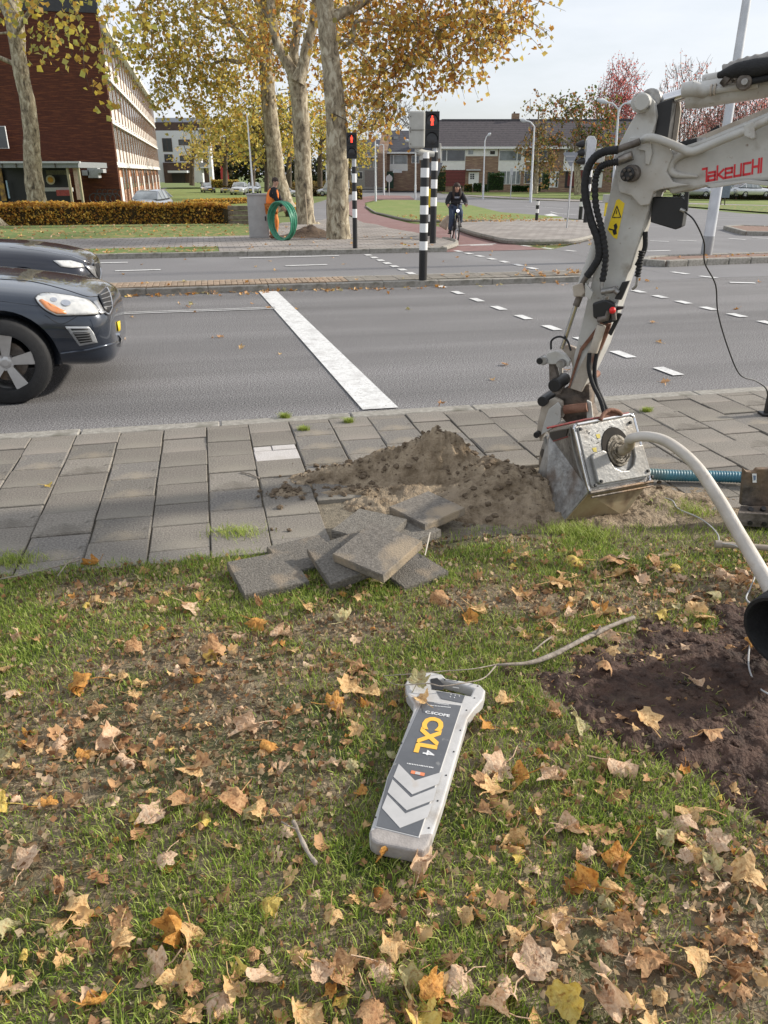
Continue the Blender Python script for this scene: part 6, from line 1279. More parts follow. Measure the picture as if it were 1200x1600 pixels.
hedge('strip of yellow brown shrubs behind the plane trunks', [G(440, 308), G(556, 304)], 1.6, 2, [(.30, .20, .06), (.36, .26, .09), (.22, .15, .05), (.15, .14, .05)], 260, .18, cat='shrubs', name='shrub_row')
hedge('strip of orange shrubs along the edge of the bright lawn', [G(300, 322), G(392, 318)], .5, 1.2, OH, 220, .14, cat='shrubs', name='shrub_row')
hedge('small yellow bush right of the left pedestrian signal', [G(556, 312), G(566, 312)], 1.3, 1, YE, 260, .14, 'shrub', cat='shrub')
GH = [(.025, .06, .012), (.035, .085, .018), (.02, .045, .012), (.05, .10, .025)]
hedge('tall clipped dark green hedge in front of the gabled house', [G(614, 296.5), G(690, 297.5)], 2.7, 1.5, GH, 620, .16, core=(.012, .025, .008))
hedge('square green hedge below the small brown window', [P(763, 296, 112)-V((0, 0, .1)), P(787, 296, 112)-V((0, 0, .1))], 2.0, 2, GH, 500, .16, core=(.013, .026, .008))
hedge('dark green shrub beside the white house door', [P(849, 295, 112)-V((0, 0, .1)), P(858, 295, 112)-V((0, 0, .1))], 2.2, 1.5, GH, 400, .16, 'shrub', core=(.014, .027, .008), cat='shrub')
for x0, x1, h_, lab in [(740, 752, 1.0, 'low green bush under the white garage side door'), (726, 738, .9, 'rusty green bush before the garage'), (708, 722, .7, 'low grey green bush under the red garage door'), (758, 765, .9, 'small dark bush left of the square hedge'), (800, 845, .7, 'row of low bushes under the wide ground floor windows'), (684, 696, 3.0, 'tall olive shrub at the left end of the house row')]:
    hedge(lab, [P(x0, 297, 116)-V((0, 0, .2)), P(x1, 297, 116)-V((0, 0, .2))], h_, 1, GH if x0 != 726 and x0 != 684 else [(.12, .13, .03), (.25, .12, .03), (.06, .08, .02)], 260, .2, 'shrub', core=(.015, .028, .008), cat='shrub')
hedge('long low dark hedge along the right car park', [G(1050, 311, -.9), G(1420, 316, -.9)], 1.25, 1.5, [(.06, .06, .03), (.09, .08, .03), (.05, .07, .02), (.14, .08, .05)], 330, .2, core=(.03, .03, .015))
hedge('row of low shrubs in front of the cars by the white block', [P(330, 290, 118)-V((0, 0, .3)), P(372, 290, 118)-V((0, 0, .3))], 1.0, 1, OL, 150, .25, 'shrub_row', cat='shrubs')
# ------------------------------------------------------------------ vehicles
def paintmat(name, c, flake=.0): return mat(name, c, .22, var=.06, vscale=3, coat=1.0, metal=.45)
rimm = mat('alloy', (.42, .41, .40), .35, metal=.6, col2=(.52, .51, .50), vscale=6)
def wheel_meshes(r, wd, spokes=5):
    mb = MB(); mb.lathe((0, 0, 0), (0, 1, 0), [(r*.66, -wd/2), (r*.93, -wd/2), (r*.985, -wd*.40), (r, -wd*.28), (r, wd*.28), (r*.985, wd*.40), (r*.93, wd/2), (r*.66, wd/2), (r*.62, wd*.3), (r*.62, -wd*.3), (r*.66, -wd/2)], 48)
    for k in range(60):
        a = 2*PI*k/60
        mb.box((math.cos(a)*r, 0, math.sin(a)*r), (.012, wd*.5, .006), Matrix.Rotation(-a, 3, 'Y'))
    ty = mb.mesh('tyre', rubber, 50)
    mb = MB(); mb.lathe((0, 0, 0), (0, 1, 0), [(r*.67, -wd*.46), (r*.69, -wd*.48), (r*.655, -wd*.40), (r*.62, -wd*.30), (r*.62, wd*.3)], 48)
    for k in range(spokes):
        a = 2*PI*k/spokes+.15; ca, sa = math.cos(a), math.sin(a); ta, tb_ = -sa, ca
        def q(rr, w_, y): return (ca*rr+ta*w_, y, sa*rr+tb_*w_)
        mb.add([q(r*.10, -r*.075, -wd*.36), q(r*.10, r*.075, -wd*.36), q(r*.64, r*.155, -wd*.44), q(r*.64, -r*.155, -wd*.44), q(r*.10, -r*.075, -wd*.16), q(r*.10, r*.075, -wd*.16), q(r*.64, r*.125, -wd*.26), q(r*.64, -r*.125, -wd*.26)], [(0, 1, 2, 3), (4, 7, 6, 5), (0, 3, 7, 4), (1, 5, 6, 2), (2, 6, 7, 3), (0, 4, 5, 1)])
    mb.lathe((0, 0, 0), (0, 1, 0), [(.0001, -wd*.40), (r*.10, -wd*.40), (r*.15, -wd*.36), (r*.17, -wd*.2)], 20)
    rim = mb.mesh('rim', rimm, 40)
    mb = MB(); mb.lathe((0, 0, 0), (0, 1, 0), [(.0001, -wd*.10), (r*.46, -wd*.10), (r*.46, wd*.1), (.0001, wd*.1)], 32); disc_ = mb.mesh('brake_disc', dirtysteel, 40)
    mb = MB()
    for k in range(5): a = 2*PI*k/5+.8; mb.lathe((math.cos(a)*r*.16, 0, math.sin(a)*r*.16), (0, 1, 0), [(.0001, -wd*.42), (r*.03, -wd*.42), (r*.03, -wd*.2)], 8)
    mb.lathe((0, 0, 0), (0, 1, 0), [(.0001, -wd*.43), (r*.075, -wd*.43), (r*.08, -wd*.3)], 16); nuts = mb.mesh('wheel_nuts', rimm, 40)
    return ty, rim, disc_, nuts
def loft(secs, sub=2):
    """secs: (x, halfwidth, zbot, zshoulder, ztop)"""
    mb = MB(); rings = []
    for (x, hw, zb, zs, zt) in secs:
        half = [(hw*.55, zb), (hw*.93, zb+.02), (hw*.985, zb+(zs-zb)*.35), (hw, zb+(zs-zb)*.72), (hw*.965, zs), (hw*.80, zs+(zt-zs)*.66), (hw*.45, zt-.004)]
        rings.append([(x, 0, zb)]+[(x, y, z) for y, z in half]+[(x, 0, zt)]+[(x, -y, z) for y, z in reversed(half)])
    n = len(rings[0]); vs = [p for r in rings for p in r]; fs = [(i*n+k, i*n+(k+1) % n, (i+1)*n+(k+1) % n, (i+1)*n+k) for i in range(len(rings)-1) for k in range(n)]
    fs += [tuple(range(n)), tuple(range((len(rings)-1)*n, len(rings)*n))]; mb.add(vs, fs); return mb
def make_car(label, loc, rz, col, secs, cab, wx, wr, hw, detail=True, cat='car', name='parked_car', group=None, glass=None):
    e = empty(name, loc, label, cat, group, rz); M = world_of(e)
    def kid(mb, nm, m, smooth=60, par=None, bevel=0):
        o = mb.build(nm, m, smooth=smooth, bevel=bevel); o.parent = par or e
        if par is not None: o.matrix_parent_inverse = (M.inverted() @ world_of(par)).inverted() if False else Matrix()
        return o
    b = kid(loft(secs), 'body', col, 80); ss = b.modifiers.new('s', 'SUBSURF'); ss.levels = ss.render_levels = 2 if detail else 1
    me = mesh_apply(b); b.modifiers.clear(); b.data = me
    if detail:
        for xx in wx:
            cb = MB(); 
            for sy in (-1, 1): cb.lathe((xx, sy*(hw-.12), wr), (0, sy, 0), [(.0001, -.16), (wr*1.20, -.16), (wr*1.20, .5), (.0001, .5)], 40)
            cu = cb.build('cutter', black); cu.parent = e; md_ = b.modifiers.new('b', 'BOOLEAN'); md_.operation = 'DIFFERENCE'; md_.object = cu; md_.solver = 'EXACT'
            me = mesh_apply(b); b.modifiers.clear(); b.data = me; bpy.data.objects.remove(cu)
        b.data.polygons.foreach_set('use_smooth', [True]*len(b.data.polygons)); b.data.set_sharp_from_angle(angle=math.radians(38))
    # cabin: glass shell + roof
    g = MB(); n = len(cab)
    for s_ in (1,):
        vs = []; 
        for (x, w0, z0, w1, z1) in cab: vs += [(x, -w0, z0), (x, -w1, z1), (x, w1, z1), (x, w0, z0)]
        fs = [(i*4+k, i*4+k+1, (i+1)*4+k+1, (i+1)*4+k) for i in range(n-1) for k in range(3)]+[(0, 1, 2, 3), ((n-1)*4, (n-1)*4+3, (n-1)*4+2, (n-1)*4+1)]; g.add(vs, fs)
    gl = kid(g, 'windows', glass or glassd, 30, bevel=.02)
    rf_ = MB(); tp_ = [c for c in cab if c[4] > max(q[4] for q in cab)-.14]
    vs = []
    for (x, w0, z0, w1, z1) in tp_: vs += [(x, -w1*1.01, z1-.03), (x, -w1*.8, z1+.02), (x, w1*.8, z1+.02), (x, w1*1.01, z1-.03)]
    rf_.add(vs, [(i*4+k, i*4+k+1, (i+1)*4+k+1, (i+1)*4+k) for i in range(len(tp_)-1) for k in range(3)]+[(0, 1, 2, 3), tuple((len(tp_)-1)*4+k for k in (0, 3, 2, 1))]); kid(rf_, 'roof', col, 50, bevel=.015)
    ps = [((x, w0+.005, z0), (x, w1+.005, z1), .028) for (x, w0, z0, w1, z1) in cab[1:-1]]
    ps += [((cab[0][0], cab[0][1], cab[0][2]), (tp_[0][0], tp_[0][3], tp_[0][4]), .03), ((cab[-1][0], cab[-1][1], cab[-1][2]), (tp_[-1][0], tp_[-1][3], tp_[-1][4]), .035)]
    for a_, b_, r_ in ps:
        for sy in (-1, 1): pl = MB(); pl.tube([(a_[0], sy*a_[1], a_[2]), (b_[0], sy*b_[1], b_[2])], r_, 5); kid(pl, 'pillar', col, 60)
    ty, rim, dk, nu = wheel_meshes(wr, .23)
    for xx in wx:
        for sy in (-1, 1):
            o = bpy.data.objects.new('wheel', ty); C.objects.link(o); o.parent = e; o.location = (xx, sy*(hw-.125), wr); o.rotation_euler.z = 0 if sy < 0 else PI
            for nm, mm in (('rim', rim), ('brake_disc', dk), ('wheel_nuts', nu)):
                if detail or nm == 'rim': c = bpy.data.objects.new(nm, mm); C.objects.link(c); c.parent = o
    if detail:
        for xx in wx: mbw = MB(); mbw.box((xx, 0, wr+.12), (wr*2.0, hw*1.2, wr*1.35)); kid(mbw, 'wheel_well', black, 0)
    return e, b
SUVS = [(-.0, .50, .34, .58, .70), (-.02, .72, .26, .68, .80), (-.13, .84, .235, .755, .87), (-.38, .885, .26, .82, .93), (-.80, .935, .28, .875, .99), (-1.25, .945, .28, .92, 1.05), (-2.2, .945, .28, .96, 1.10), (-3.6, .94, .30, 1.0, 1.14), (-4.4, .90, .32, 1.0, 1.14), (-4.62, .74, .42, .9, 1.05)]
SUVC = [(-1.22, .80, 1.02, .74, 1.06), (-1.95, .86, 1.05, .68, 1.62), (-2.6, .87, 1.05, .69, 1.70), (-3.6, .86, 1.08, .67, 1.66), (-4.2, .82, 1.1, .62, 1.55), (-4.5, .78, 1.1, .62, 1.14)]
carblue = paintmat('car_graphite', (.024, .032, .048)); carnavy = paintmat('car_navy', (.012, .014, .024)); carsilver = paintmat('car_silver', (.30, .31, .34)); carwhite = paintmat('car_white', (.55, .56, .58)); carred = paintmat('car_dark_red', (.10, .02, .025))
suv, sb = make_car('dark graphite family car with a big alloy wheel, nose entering at the left', RF(-.86, 7.96), R, carblue, SUVS, SUVC, (-.88, -3.65), .365, .945)
def bvh_of(o):
    Mw = world_of(o); me = o.data; return BVHTree.FromPolygons([Mw @ v.co for v in me.vertices], [tuple(p.vertices) for p in me.polygons])
def patch(bv, px, name, m, parent, off=.006, th=.006, cuts=3, smooth=True, lim=3.0):
    """a piece that follows the bodywork: outline laid onto the body surface, then given thickness"""
    bm = bmesh.new(); vs = [bm.verts.new((a, b, 0)) for a, b in px]; bm.faces.new(vs); bmesh.ops.triangulate(bm, faces=bm.faces, ngon_method='EAR_CLIP')
    for _ in range(cuts): bmesh.ops.subdivide_edges(bm, edges=[e for e in bm.edges if e.calc_length() > 4], cuts=1); bmesh.ops.triangulate(bm, faces=bm.faces)
    o0 = V((0, 0, CAMH)); last = None
    for v in bm.verts:
        d = ray(v.co.x, v.co.y).normalized(); h = bv.ray_cast(o0, d, 40)
        if h[0] is None:
            q = o0+d*(last or 7.3); n_ = bv.find_nearest(q); h = (n_[0], n_[1])
        nrm = h[1] if h[1].dot(d) < 0 else -h[1]; last = (h[0]-o0).length; v.co = h[0]+nrm*off
    bm.normal_update(); me = bpy.data.meshes.new(name); bm.to_mesh(me); bm.free(); me.materials.append(m)
    if smooth: me.polygons.foreach_set('use_smooth', [True]*len(me.polygons))
    o = bpy.data.objects.new(name, me); C.objects.link(o); setparent(o, parent); s_ = o.modifiers.new('t', 'SOLIDIFY'); s_.thickness = th; s_.offset = 0; return o
def bline(bv, px, name, m, parent, r, off=.004, k=6):
    o0 = V((0, 0, CAMH)); g = []
    pp = catmull([V((a, b, 0)) for a, b in px], k)
    for q in pp:
        d = ray(q.x, q.y).normalized(); h = bv.ray_cast(o0, d, 40)
        if h[0] is None: continue
        nrm = h[1] if h[1].dot(d) < 0 else -h[1]; g.append(h[0]+nrm*off)
    if len(g) > 1: mb = MB(); mb.tube(g, r, 6); return mb.build(name, m, parent, smooth=60)
bv = bvh_of(sb)
lens = mat('lamp_lens', (.52, .52, .50), .12, col2=(.72, .71, .68), vscale=9, coat=.8, metal=.2, extra=[((.38, .39, .40), 12, .5, .8)]); ambl = mat('amber_lens', (.75, .26, .08), .3, col2=(.62, .30, .16), vscale=60)
hlp = [(55, 467), (60, 462), (72, 459), (92, 461), (118, 465), (138, 470), (150, 480), (153, 491), (120, 493), (88, 493), (70, 484), (60, 475)]
h_ = patch(bv, hlp, 'headlight', lens, suv, .010); bline(bv, hlp+[hlp[0]], 'lamp_seal', black, suv, .006, .008); patch(bv, [(61, 471), (66, 470), (82, 481), (102, 487), (104, 491), (88, 491), (72, 483)], 'indicator', ambl, suv, .018, cuts=2)
for a, b, r in [(103, 475, .038), (84, 470, .028)]:
    d = ray(a, b).normalized(); hh = bv.ray_cast(V((0, 0, CAMH)), d, 40)
    if hh[0]: mb = MB(); mb.lathe(hh[0]+hh[1]*.016, hh[1], [(.0001, .004), (r*.7, .004), (r, 0)], 18); mb.build('reflector', chrome, suv, smooth=50)
patch(bv, [(145, 472), (152, 470), (163, 489), (158, 492), (152, 488)], 'grille_edge', mat('grille_silver', (.5, .5, .5), .3, metal=.8, var=.1), suv, .010, cuts=2)
patch(bv, [(153, 462), (165, 451), (170, 460), (172, 478), (168, 490), (162, 487)], 'grille', black, suv, .014, cuts=2); bline(bv, [(153, 462), (165, 451), (171, 462), (173, 480), (168, 491), (162, 488)], 'grille_surround', chrome, suv, .009, .012)
for k in range(4): bline(bv, [(156+k*1.5, 464+k*6), (169+k*.8, 458+k*7)], 'grille_bar', MATS['grille_silver'], suv, .004, .02, 3)
fog = [(102, 510), (138, 510), (146, 520), (152, 535), (124, 540), (116, 528)]
patch(bv, fog, 'fog_surround', mat('satin_trim', (.45, .46, .47), .35, metal=.5, var=.1), suv, .008); patch(bv, [(110, 513), (136, 513), (138, 515), (112, 516)], 'fog_slot', black, suv, .015, cuts=1)
fm = patch(bv, [(113, 519), (138, 518), (144, 533), (125, 536)], 'fog_mesh', black, suv, .015, cuts=2)
for k in range(4): bline(bv, [(113+k*3, 521+k*4), (140+k*1.2, 520+k*3.6)], 'mesh_bar', mat('mesh_grey', (.10, .10, .10), .5, var=.1), suv, .0035, .022, 3)
bline(bv, [(95, 552), (130, 548), (160, 541), (184, 535)], 'bumper_lip', carblue, suv, .012, .004); patch(bv, [(182, 503), (186, 501), (187, 515), (184, 518)], 'number_plate', yellowp, suv, .008, cuts=1); bline(bv, [(184, 522), (188, 530), (185, 540)], 'bumper_trim', chrome, suv, .014, .01)
bline(bv, [(0, 436), (50, 440), (100, 452), (135, 463), (153, 463)], 'bonnet_gap', black, suv, .0035, .001); bline(bv, [(0, 470), (60, 478)], 'fender_crease', carblue, suv, .004, .0)
bline(bv, [(70, 492), (95, 506), (120, 495)], 'bumper_gap', black, suv, .0025, .001)
NS = [(0, .40, .40, .55, .66), (-.06, .66, .28, .62, .76), (-.2, .80, .22, .68, .82), (-.5, .87, .20, .74, .90), (-1.1, .89, .20, .80, .98), (-2, .89, .20, .84, 1.0), (-3.4, .89, .22, .87, 1.02), (-4.1, .85, .25, .88, 1.05), (-4.35, .7, .4, .8, .95)]
NC = [(-1.35, .74, .95, .68, .98), (-2.0, .80, .96, .60, 1.38), (-2.6, .82, .97, .61, 1.44), (-3.4, .8, 1.0, .58, 1.38), (-4.1, .75, 1.02, .58, 1.06)]
nav, nb_ = make_car('dark navy car partly hidden behind the graphite car at the left', RF(-1.50, 12.15, 0), R, carnavy, NS, NC, (-.85, -3.5), .32, .89)
nav.scale = (1.05, 1, 1.02); bv2 = None
Mw = Matrix.LocRotScale(nav.location, nav.rotation_euler, nav.scale); bv2 = BVHTree.FromPolygons([Mw @ v.co for v in nb_.data.vertices], [tuple(p.vertices) for p in nb_.data.polygons])
patch(bv2, [(83, 408), (110, 408), (128, 413), (131, 418), (110, 419), (95, 417)], 'headlight', lens, nav, .012, cuts=2); patch(bv2, [(131, 415), (146, 416), (154, 436), (148, 433)], 'bumper_trim', MATS['grille_silver'], nav, .012, cuts=2); patch(bv2, [(145, 413), (152, 411), (155, 425), (154, 437), (149, 430)], 'grille', black, nav, .016, cuts=2); bline(bv2, [(145, 413), (152, 411), (155.5, 425), (154, 438)], 'grille_surround', chrome, nav, .012, .016)
bline(bv2, [(15, 386), (60, 391), (110, 400), (140, 411)], 'bonnet_gap', chrome, nav, .004, .001)
# far cars
def far_car(px, py, Y, rz, col, label, sc=1.0, van=False, group='cars parked beyond the lawn'):
    z = gz(Y); p = P(px, py, Y); p.z = z
    secs, cab = (NS, NC)
    if van: cab = [(-.9, .84, .9, .80, .95), (-1.5, .88, .9, .80, 1.9), (-3.4, .88, .9, .82, 1.95), (-4.3, .88, .9, .82, 1.92), (-4.34, .86, .9, .82, 1.0)]
    e, b = make_car(label, p, rz, col, secs, cab, (-.85, -3.4), .32, .89, detail=False, group=group, glass=(col if van else glassl), cat='van' if van else 'car'); e.scale = (sc,)*3
    for sy in (-1, 1): mb = MB(); mb.box((-.10, sy*.62, .62), (.1, .28, .12)); o = mb.build('headlight', lens, bevel=.02); o.parent = e
    mb = MB(); mb.box((-.01, 0, .5), (.04, .5, .11)); o = mb.build('number_plate', yellowp); o.parent = e
    mb = MB(); mb.box((-.05, 0, .66), (.08, .7, .1)); o = mb.build('grille', black); o.parent = e
    return e
e_ = far_car(214, 318, 45, -PI/2-.05, carsilver, 'silver car facing the camera behind the orange hedge', .98, group=None); e_.location.z -= .03
far_car(352, 290, 118, -PI/2, carwhite, 'white hatchback left of the taller white car beyond the lawn'); far_car(369, 290, 108, -PI/2, carwhite, 'taller white car beyond the bright lawn, right of the hatchback', 1.08); far_car(328, 290, 120, -1.2, carsilver, 'blue grey car at the foot of the white block', .95)
far_car(392, 290, 115, -PI/2, carwhite, 'white car half hidden by the dark yellow tree trunk'); far_car(465, 288, 112, 0, carnavy, 'dark blue car between the leaning and the forked plane trunks', .95); far_car(485, 288, 116, 0, carnavy, 'dark car just left of the white van', .95)
far_car(494, 288, 105, PI, carwhite, 'white van seen between forked and thick plane trunks', .95, True); far_car(470, 300, 100, 0, carwhite, 'small white car in front of the white van', .8)
for px, col, lab in [(1160, carwhite, 'white car behind the long hedge just right of the tall mast'), (1202, carwhite, 'white car at the right edge behind the long hedge'), (1112, carsilver, 'silver car behind the hedge left of the tall mast'), (1178, carred, 'dark red car between the two white cars behind the hedge')]:
    far_car(px, 292, 88 if col is not carred else 96, 0 if px != 1202 else .2, col, lab, .95, group='cars in the right car park').location.z = -.55
# ------------------------------------------------------------------ signals, lamps, signs
redlit = emis('red_signal', (1.0, .06, .03), 2.2); lensd = mat('dark_lens', (.03, .03, .035), .12, var=.2)
def banded(e, base, hts, r, top_white=True, dark0=.95, band=.20, name='band'):
    z = 0; k = 0; q = [(dark0, black)]
    while z < hts:
        L_ = dark0 if k == 0 else band; m = black if k % 2 == 0 else whitep
        L_ = min(L_, hts-z); mb = MB(); mb.tube([base+V((0, 0, z)), base+V((0, 0, z+L_))], r, 16); mb.build('band', m, e, smooth=50); z += L_; k += 1
def ped_head(e, c, w_, h_, rz=0.0, lit=True):
    M = Matrix.Rotation(rz, 4, 'Z'); M.translation = c; hd = MB(); hd.box((0, .09, 0), (w_, .18, h_)); o = hd.build('signal_head', black, bevel=.012); o.parent = e; o.matrix_parent_inverse = world_of(e).inverted(); o.matrix_basis = M
    def kid(mb, nm, m, sm=0): k = mb.build(nm, m, smooth=sm or None); k.parent = o; return k
    mb = MB(); mb.box((0, -.004, 0), (w_*.98, .006, .008)); kid(mb, 'joint', darkbark)
    for s_ in (1, -1):
        mb = MB(); mb.lathe((0, 0, s_*h_*.25), (0, -1, 0), [(w_*.40, -.01), (w_*.40, .012), (w_*.33, .014), (.0001, .016)], 24); kid(mb, 'lens', lensd, 40)
        mb = MB(); n = 14; vs = []; r = w_*.43
        for k in range(n+1):
            a = PI*(-.05+1.1*k/n); vs += [(math.cos(a)*r, 0, s_*h_*.25+math.sin(a)*r), (math.cos(a)*r, -.14, s_*h_*.25+math.sin(a)*r-.01)]
        mb.add(vs, [(2*k, 2*k+1, 2*k+3, 2*k+2) for k in range(n)]); v_ = kid(mb, 'visor', black, 60); sd_ = v_.modifiers.new('t', 'SOLIDIFY'); sd_.thickness = .004
    if lit:
        s = w_*.62; z0 = h_*.25; mb = MB(); y = -.022
        fig = [(-.07, .28), (.07, .28), (.16, .20), (.20, -.05), (.14, -.06), (.11, .10), (.11, -.10), (.14, -.50), (.05, -.50), (0, -.14), (-.05, -.50), (-.14, -.50), (-.11, -.10), (-.11, .10), (-.14, -.06), (-.20, -.05), (-.16, .20)]
        mb.prism([(a*s, y, z0+b*s) for a, b in fig], (0, -.004, 0)); mb.prism([(math.cos(t)*.085*s, y, z0+.39*s+math.sin(t)*.10*s) for t in np.linspace(0, 2*PI, 13)[:-1]], (0, -.004, 0)); kid(mb, 'red_figure', redlit)
    return o
b3 = G(555, 388, .1); e = empty('pedestrian_signal', b3, 'black and white banded pole with red pedestrian signal beside the thick plane trunk', 'traffic light'); zt = P(549, 244, b3.y).z; banded(e, b3, zt-b3.z+.02-.25, .058, dark0=.72, band=.2)
mb = MB(); mb.tube([V((b3.x, b3.y, zt-.27)), V((b3.x, b3.y, zt+.02))], .055, 12); mb.build('pole_top', galv, e, smooth=50)
hcol = P(549.5, 227.5, b3.y-.1); ped_head(e, hcol, .25, .56, .05)
b2 = G(676, 380, .1); e = empty('pedestrian_signal', b2, 'banded pole with the higher red pedestrian signal left of the cyclist', 'traffic light'); banded(e, b2, 2.25, .085, dark0=.93, band=.215)
zt = P(675, 227, b2.y).z; mb = MB(); mb.tube([V((b2.x, b2.y, 2.3)), V((b2.x, b2.y, zt+.02))], .07, 12); mb.build('pole_top', galv, e, smooth=50); mb = MB(); mb.box(P(684, 236, b2.y+.05), (.16, .16, .36)); mb.build('junction_box', greybox, e, bevel=.02)
ped_head(e, P(675, 202.5, b2.y-.1), .37, .83, -.02)
tg = MB(); tg.prism([P(664, 254, b2.y+.16), P(692, 254, b2.y+.16), P(679, 290, b2.y+.16)], (0, .012, 0)); tg.build('sign_back', mat('sign_back', (.16, .17, .19), .6, var=.15), e, bevel=.006)
b1 = G(660.5, 437, .11); e = empty('signal_post', b1, 'nearest banded pole on the median carrying a grey signal box seen from behind', 'traffic light'); zt = P(661, 238, b1.y).z; banded(e, b1, zt-b1.z, .072, dark0=.50, band=.145)
mb = MB(); mb.box(P(651.5, 203, b1.y-.05), (.255, .2, .545)); mb.build('signal_box', greybox, e, bevel=.03)
mb = MB(); mb.box(P(651.5, 203, b1.y-.155), (.25, .012, .006)); [mb.lathe(P(641.5, y, b1.y-.155), (0, -1, 0), [(.008, 0), (.008, .012), (.0001, .012)], 8) for y in (182, 200, 206, 225)]; mb.build('hinge', darkbark, e)
mb = MB(); mb.tube([P(652, 228, b1.y-.05), P(652, 238, b1.y-.05)], .045, 10); mb.tube([P(652, 236, b1.y-.05), P(664, 240, b1.y), P(678, 241, b1.y+.04)], [.05, .055, .045], 12); mb.tube([P(661, 238, b1.y), P(661, 250, b1.y)], .06, 12); mb.build('bracket', greybox, e, smooth=50)
def bollard(px, py, h_, r, label, dark0=.35, band=.16): b_ = G(px, py); b_.z += .05; e = empty('bollard', b_, label, 'bollard'); banded(e, b_, h_, r, dark0=dark0, band=band); return e
bollard(838, 348, .88, .07, 'short black and white banded bollard in front of the side road'); bollard(669, 374, 1.15, .07, 'short banded post close behind the higher pedestrian signal', .45, .2)
mb = MB(); q = G(669, 374); mb.box(q+V((0, -.12, 1.15)), (.14, .1, .5)); tag(mb.build('push_button_box', yellowp, bevel=.02), 'yellow box between the banded poles', 'button box')
# three light signal seen from the side, right
bs_ = G(914, 352); e = empty('traffic_signal', bs_, 'three light traffic signal seen side on beside the black hoses', 'traffic light'); banded(e, bs_, P(914, 262, bs_.y).z-bs_.z, .085, dark0=.75, band=.25)
gb = MB(); c = P(920, 238, bs_.y); pr = [(-.10, -.62), (.16, -.62), (.26, -.5), (.26, .42), (.16, .58), (-.02, .60), (-.10, .45)]; gb.prism([c+V((a, 0, b*.95)) for a, b in pr], (0, .3, 0)); gb.build('backboard', lampgrey, e, bevel=.02)
for k in (-1, 0, 1): mb = MB(); cc = P(914, 238+k*13.5, bs_.y-.02); mb.lathe(cc+V((-.02, .13, 0)), (-1, -.15, -.12), [(.13, 0), (.125, .12), (.05, .30), (.0001, .3)], 14); mb.build('visor', black, e, smooth=50)
mb = MB(); mb.box(P(938, 243, bs_.y), (.3, .25, .5)); mb.build('rear_box', greybox, e, bevel=.03)
ys = G(946, 338); e = empty('post_box', ys, 'small yellow and grey cabinet behind the black hoses', 'cabinet'); mb = MB(); mb.box(ys+V((0, 0, .4)), (.18, .18, .8)); mb.build('yellow_foot', yellowp, e); mb = MB(); mb.box(ys+V((0, 0, 1.0)), (.5, .3, .45)); mb.build('grey_top', greybox, e, bevel=.02)
bb_ = G(906, 346); e = bollard(906, 346, .95, .09, 'dark banded bollard left of the side on traffic signal', .6, .2)
# give way sign from behind
q = G(885, 361); q.z = .09; e = empty('give_way_sign', q, 'back of a triangular give way sign on a thin grey pole', 'traffic sign'); tp2 = P(889, 237, q.y); mb = MB(); mb.tube([q, V((q.x, q.y, tp2.z))], .028, 10); mb.build('pole', galv, e, smooth=50)
mb = MB(); y_ = q.y-.04
tri_ = [P(879, 238, y_), P(904.5, 238, y_), P(891.5, 262, y_)]; cen = (tri_[0]+tri_[1]+tri_[2])/3; pts = []
for i in range(3):
    a, b, c = tri_[i-1], tri_[i], tri_[(i+1) % 3]; pts += [b.lerp(a, .1), b.lerp(c, .1)]
mb.prism(pts, (0, .012, 0)); mb.build('sign_back', mat('sign_grey', (.27, .29, .33), .5, var=.08), e)
mb = MB(); mb.box(P(891, 244, y_-.01), (.3, .02, .03)); mb.box(P(891, 252, y_-.01), (.2, .02, .03)); mb.build('sign_clamp', galv, e)
q = G(608, 306); e = empty('round_sign', q, 'back of a round sign on a thin pole left of the white lamp post', 'traffic sign'); tp2 = P(608, 272, q.y); mb = MB(); mb.tube([q, tp2], .05, 8); mb.build('pole', galv, e); mb = MB(); mb.lathe(P(608, 279, q.y-.1), (0, -1, 0), [(.0001, 0), (.42, 0), (.42, .04), (.0001, .04)], 20); mb.build('sign_back', mat('sign_grey2', (.42, .42, .43), .6, var=.08), e)
q = G(739, 301); e = empty('small_sign', q, 'thin sign post on the grass left of the tall lamp post', 'sign'); mb = MB(); mb.tube([V((P(798, 303, 95).x, 95, -.9)), P(800, 268, 95)], .05, 6); mb.build('pole', galv, e); mb = MB(); mb.box(P(799.5, 268, 95), (.3, .05, .7)); mb.build('sign_plate', galv, e)
def lamp(foot, top, arm, Y, r, label, arm2=None, m=lampgrey):
    b_ = P(*foot, Y); b_.z = gz(Y)-.05; t_ = P(*top, Y); t_.x = b_.x*.3+t_.x*.7; e = empty('street_lamp', b_, label, 'street lamp', 'street lamps along the far roads')
    mb = MB(); mb.tube([b_, b_.lerp(t_, .25), b_.lerp(t_, .26), t_], [r, r, r*.8, r*.55], 10); mb.build('pole', m, e, smooth=40)
    for a_ in (arm, arm2):
        if a_:
            g = catmull([t_-V((0, 0, .05)), (t_+P(*a_[0], Y))/2+V((0, 0, .12)), P(*a_[0], Y)], 4); mb = MB(); mb.tube(g, r*.5, 7); mb.build('arm', m, e, smooth=50); h0, h1 = P(*a_[0], Y), P(*a_[1], Y); mb = MB(); mb.tube([h0, (h0+h1)/2, h1], [r*.8, r*1.5, r*.6], 8); mb.build('lamp_head', m, e, smooth=50)
lamp((829, 313), (834, 197), ((822, 189), (813, 187)), 82, .14, 'tall curved lamp post in front of the thin sparsely leaved tree')
lamp((755, 302), (757, 220), ((762, 212), (767, 208)), 92, .11, 'small lamp post with short head before the brick wall of the houses')
lamp((649, 304), (649, 214), ((640, 221), (633, 219)), 90, .11, 'lamp post standing in front of the tall green hedge')
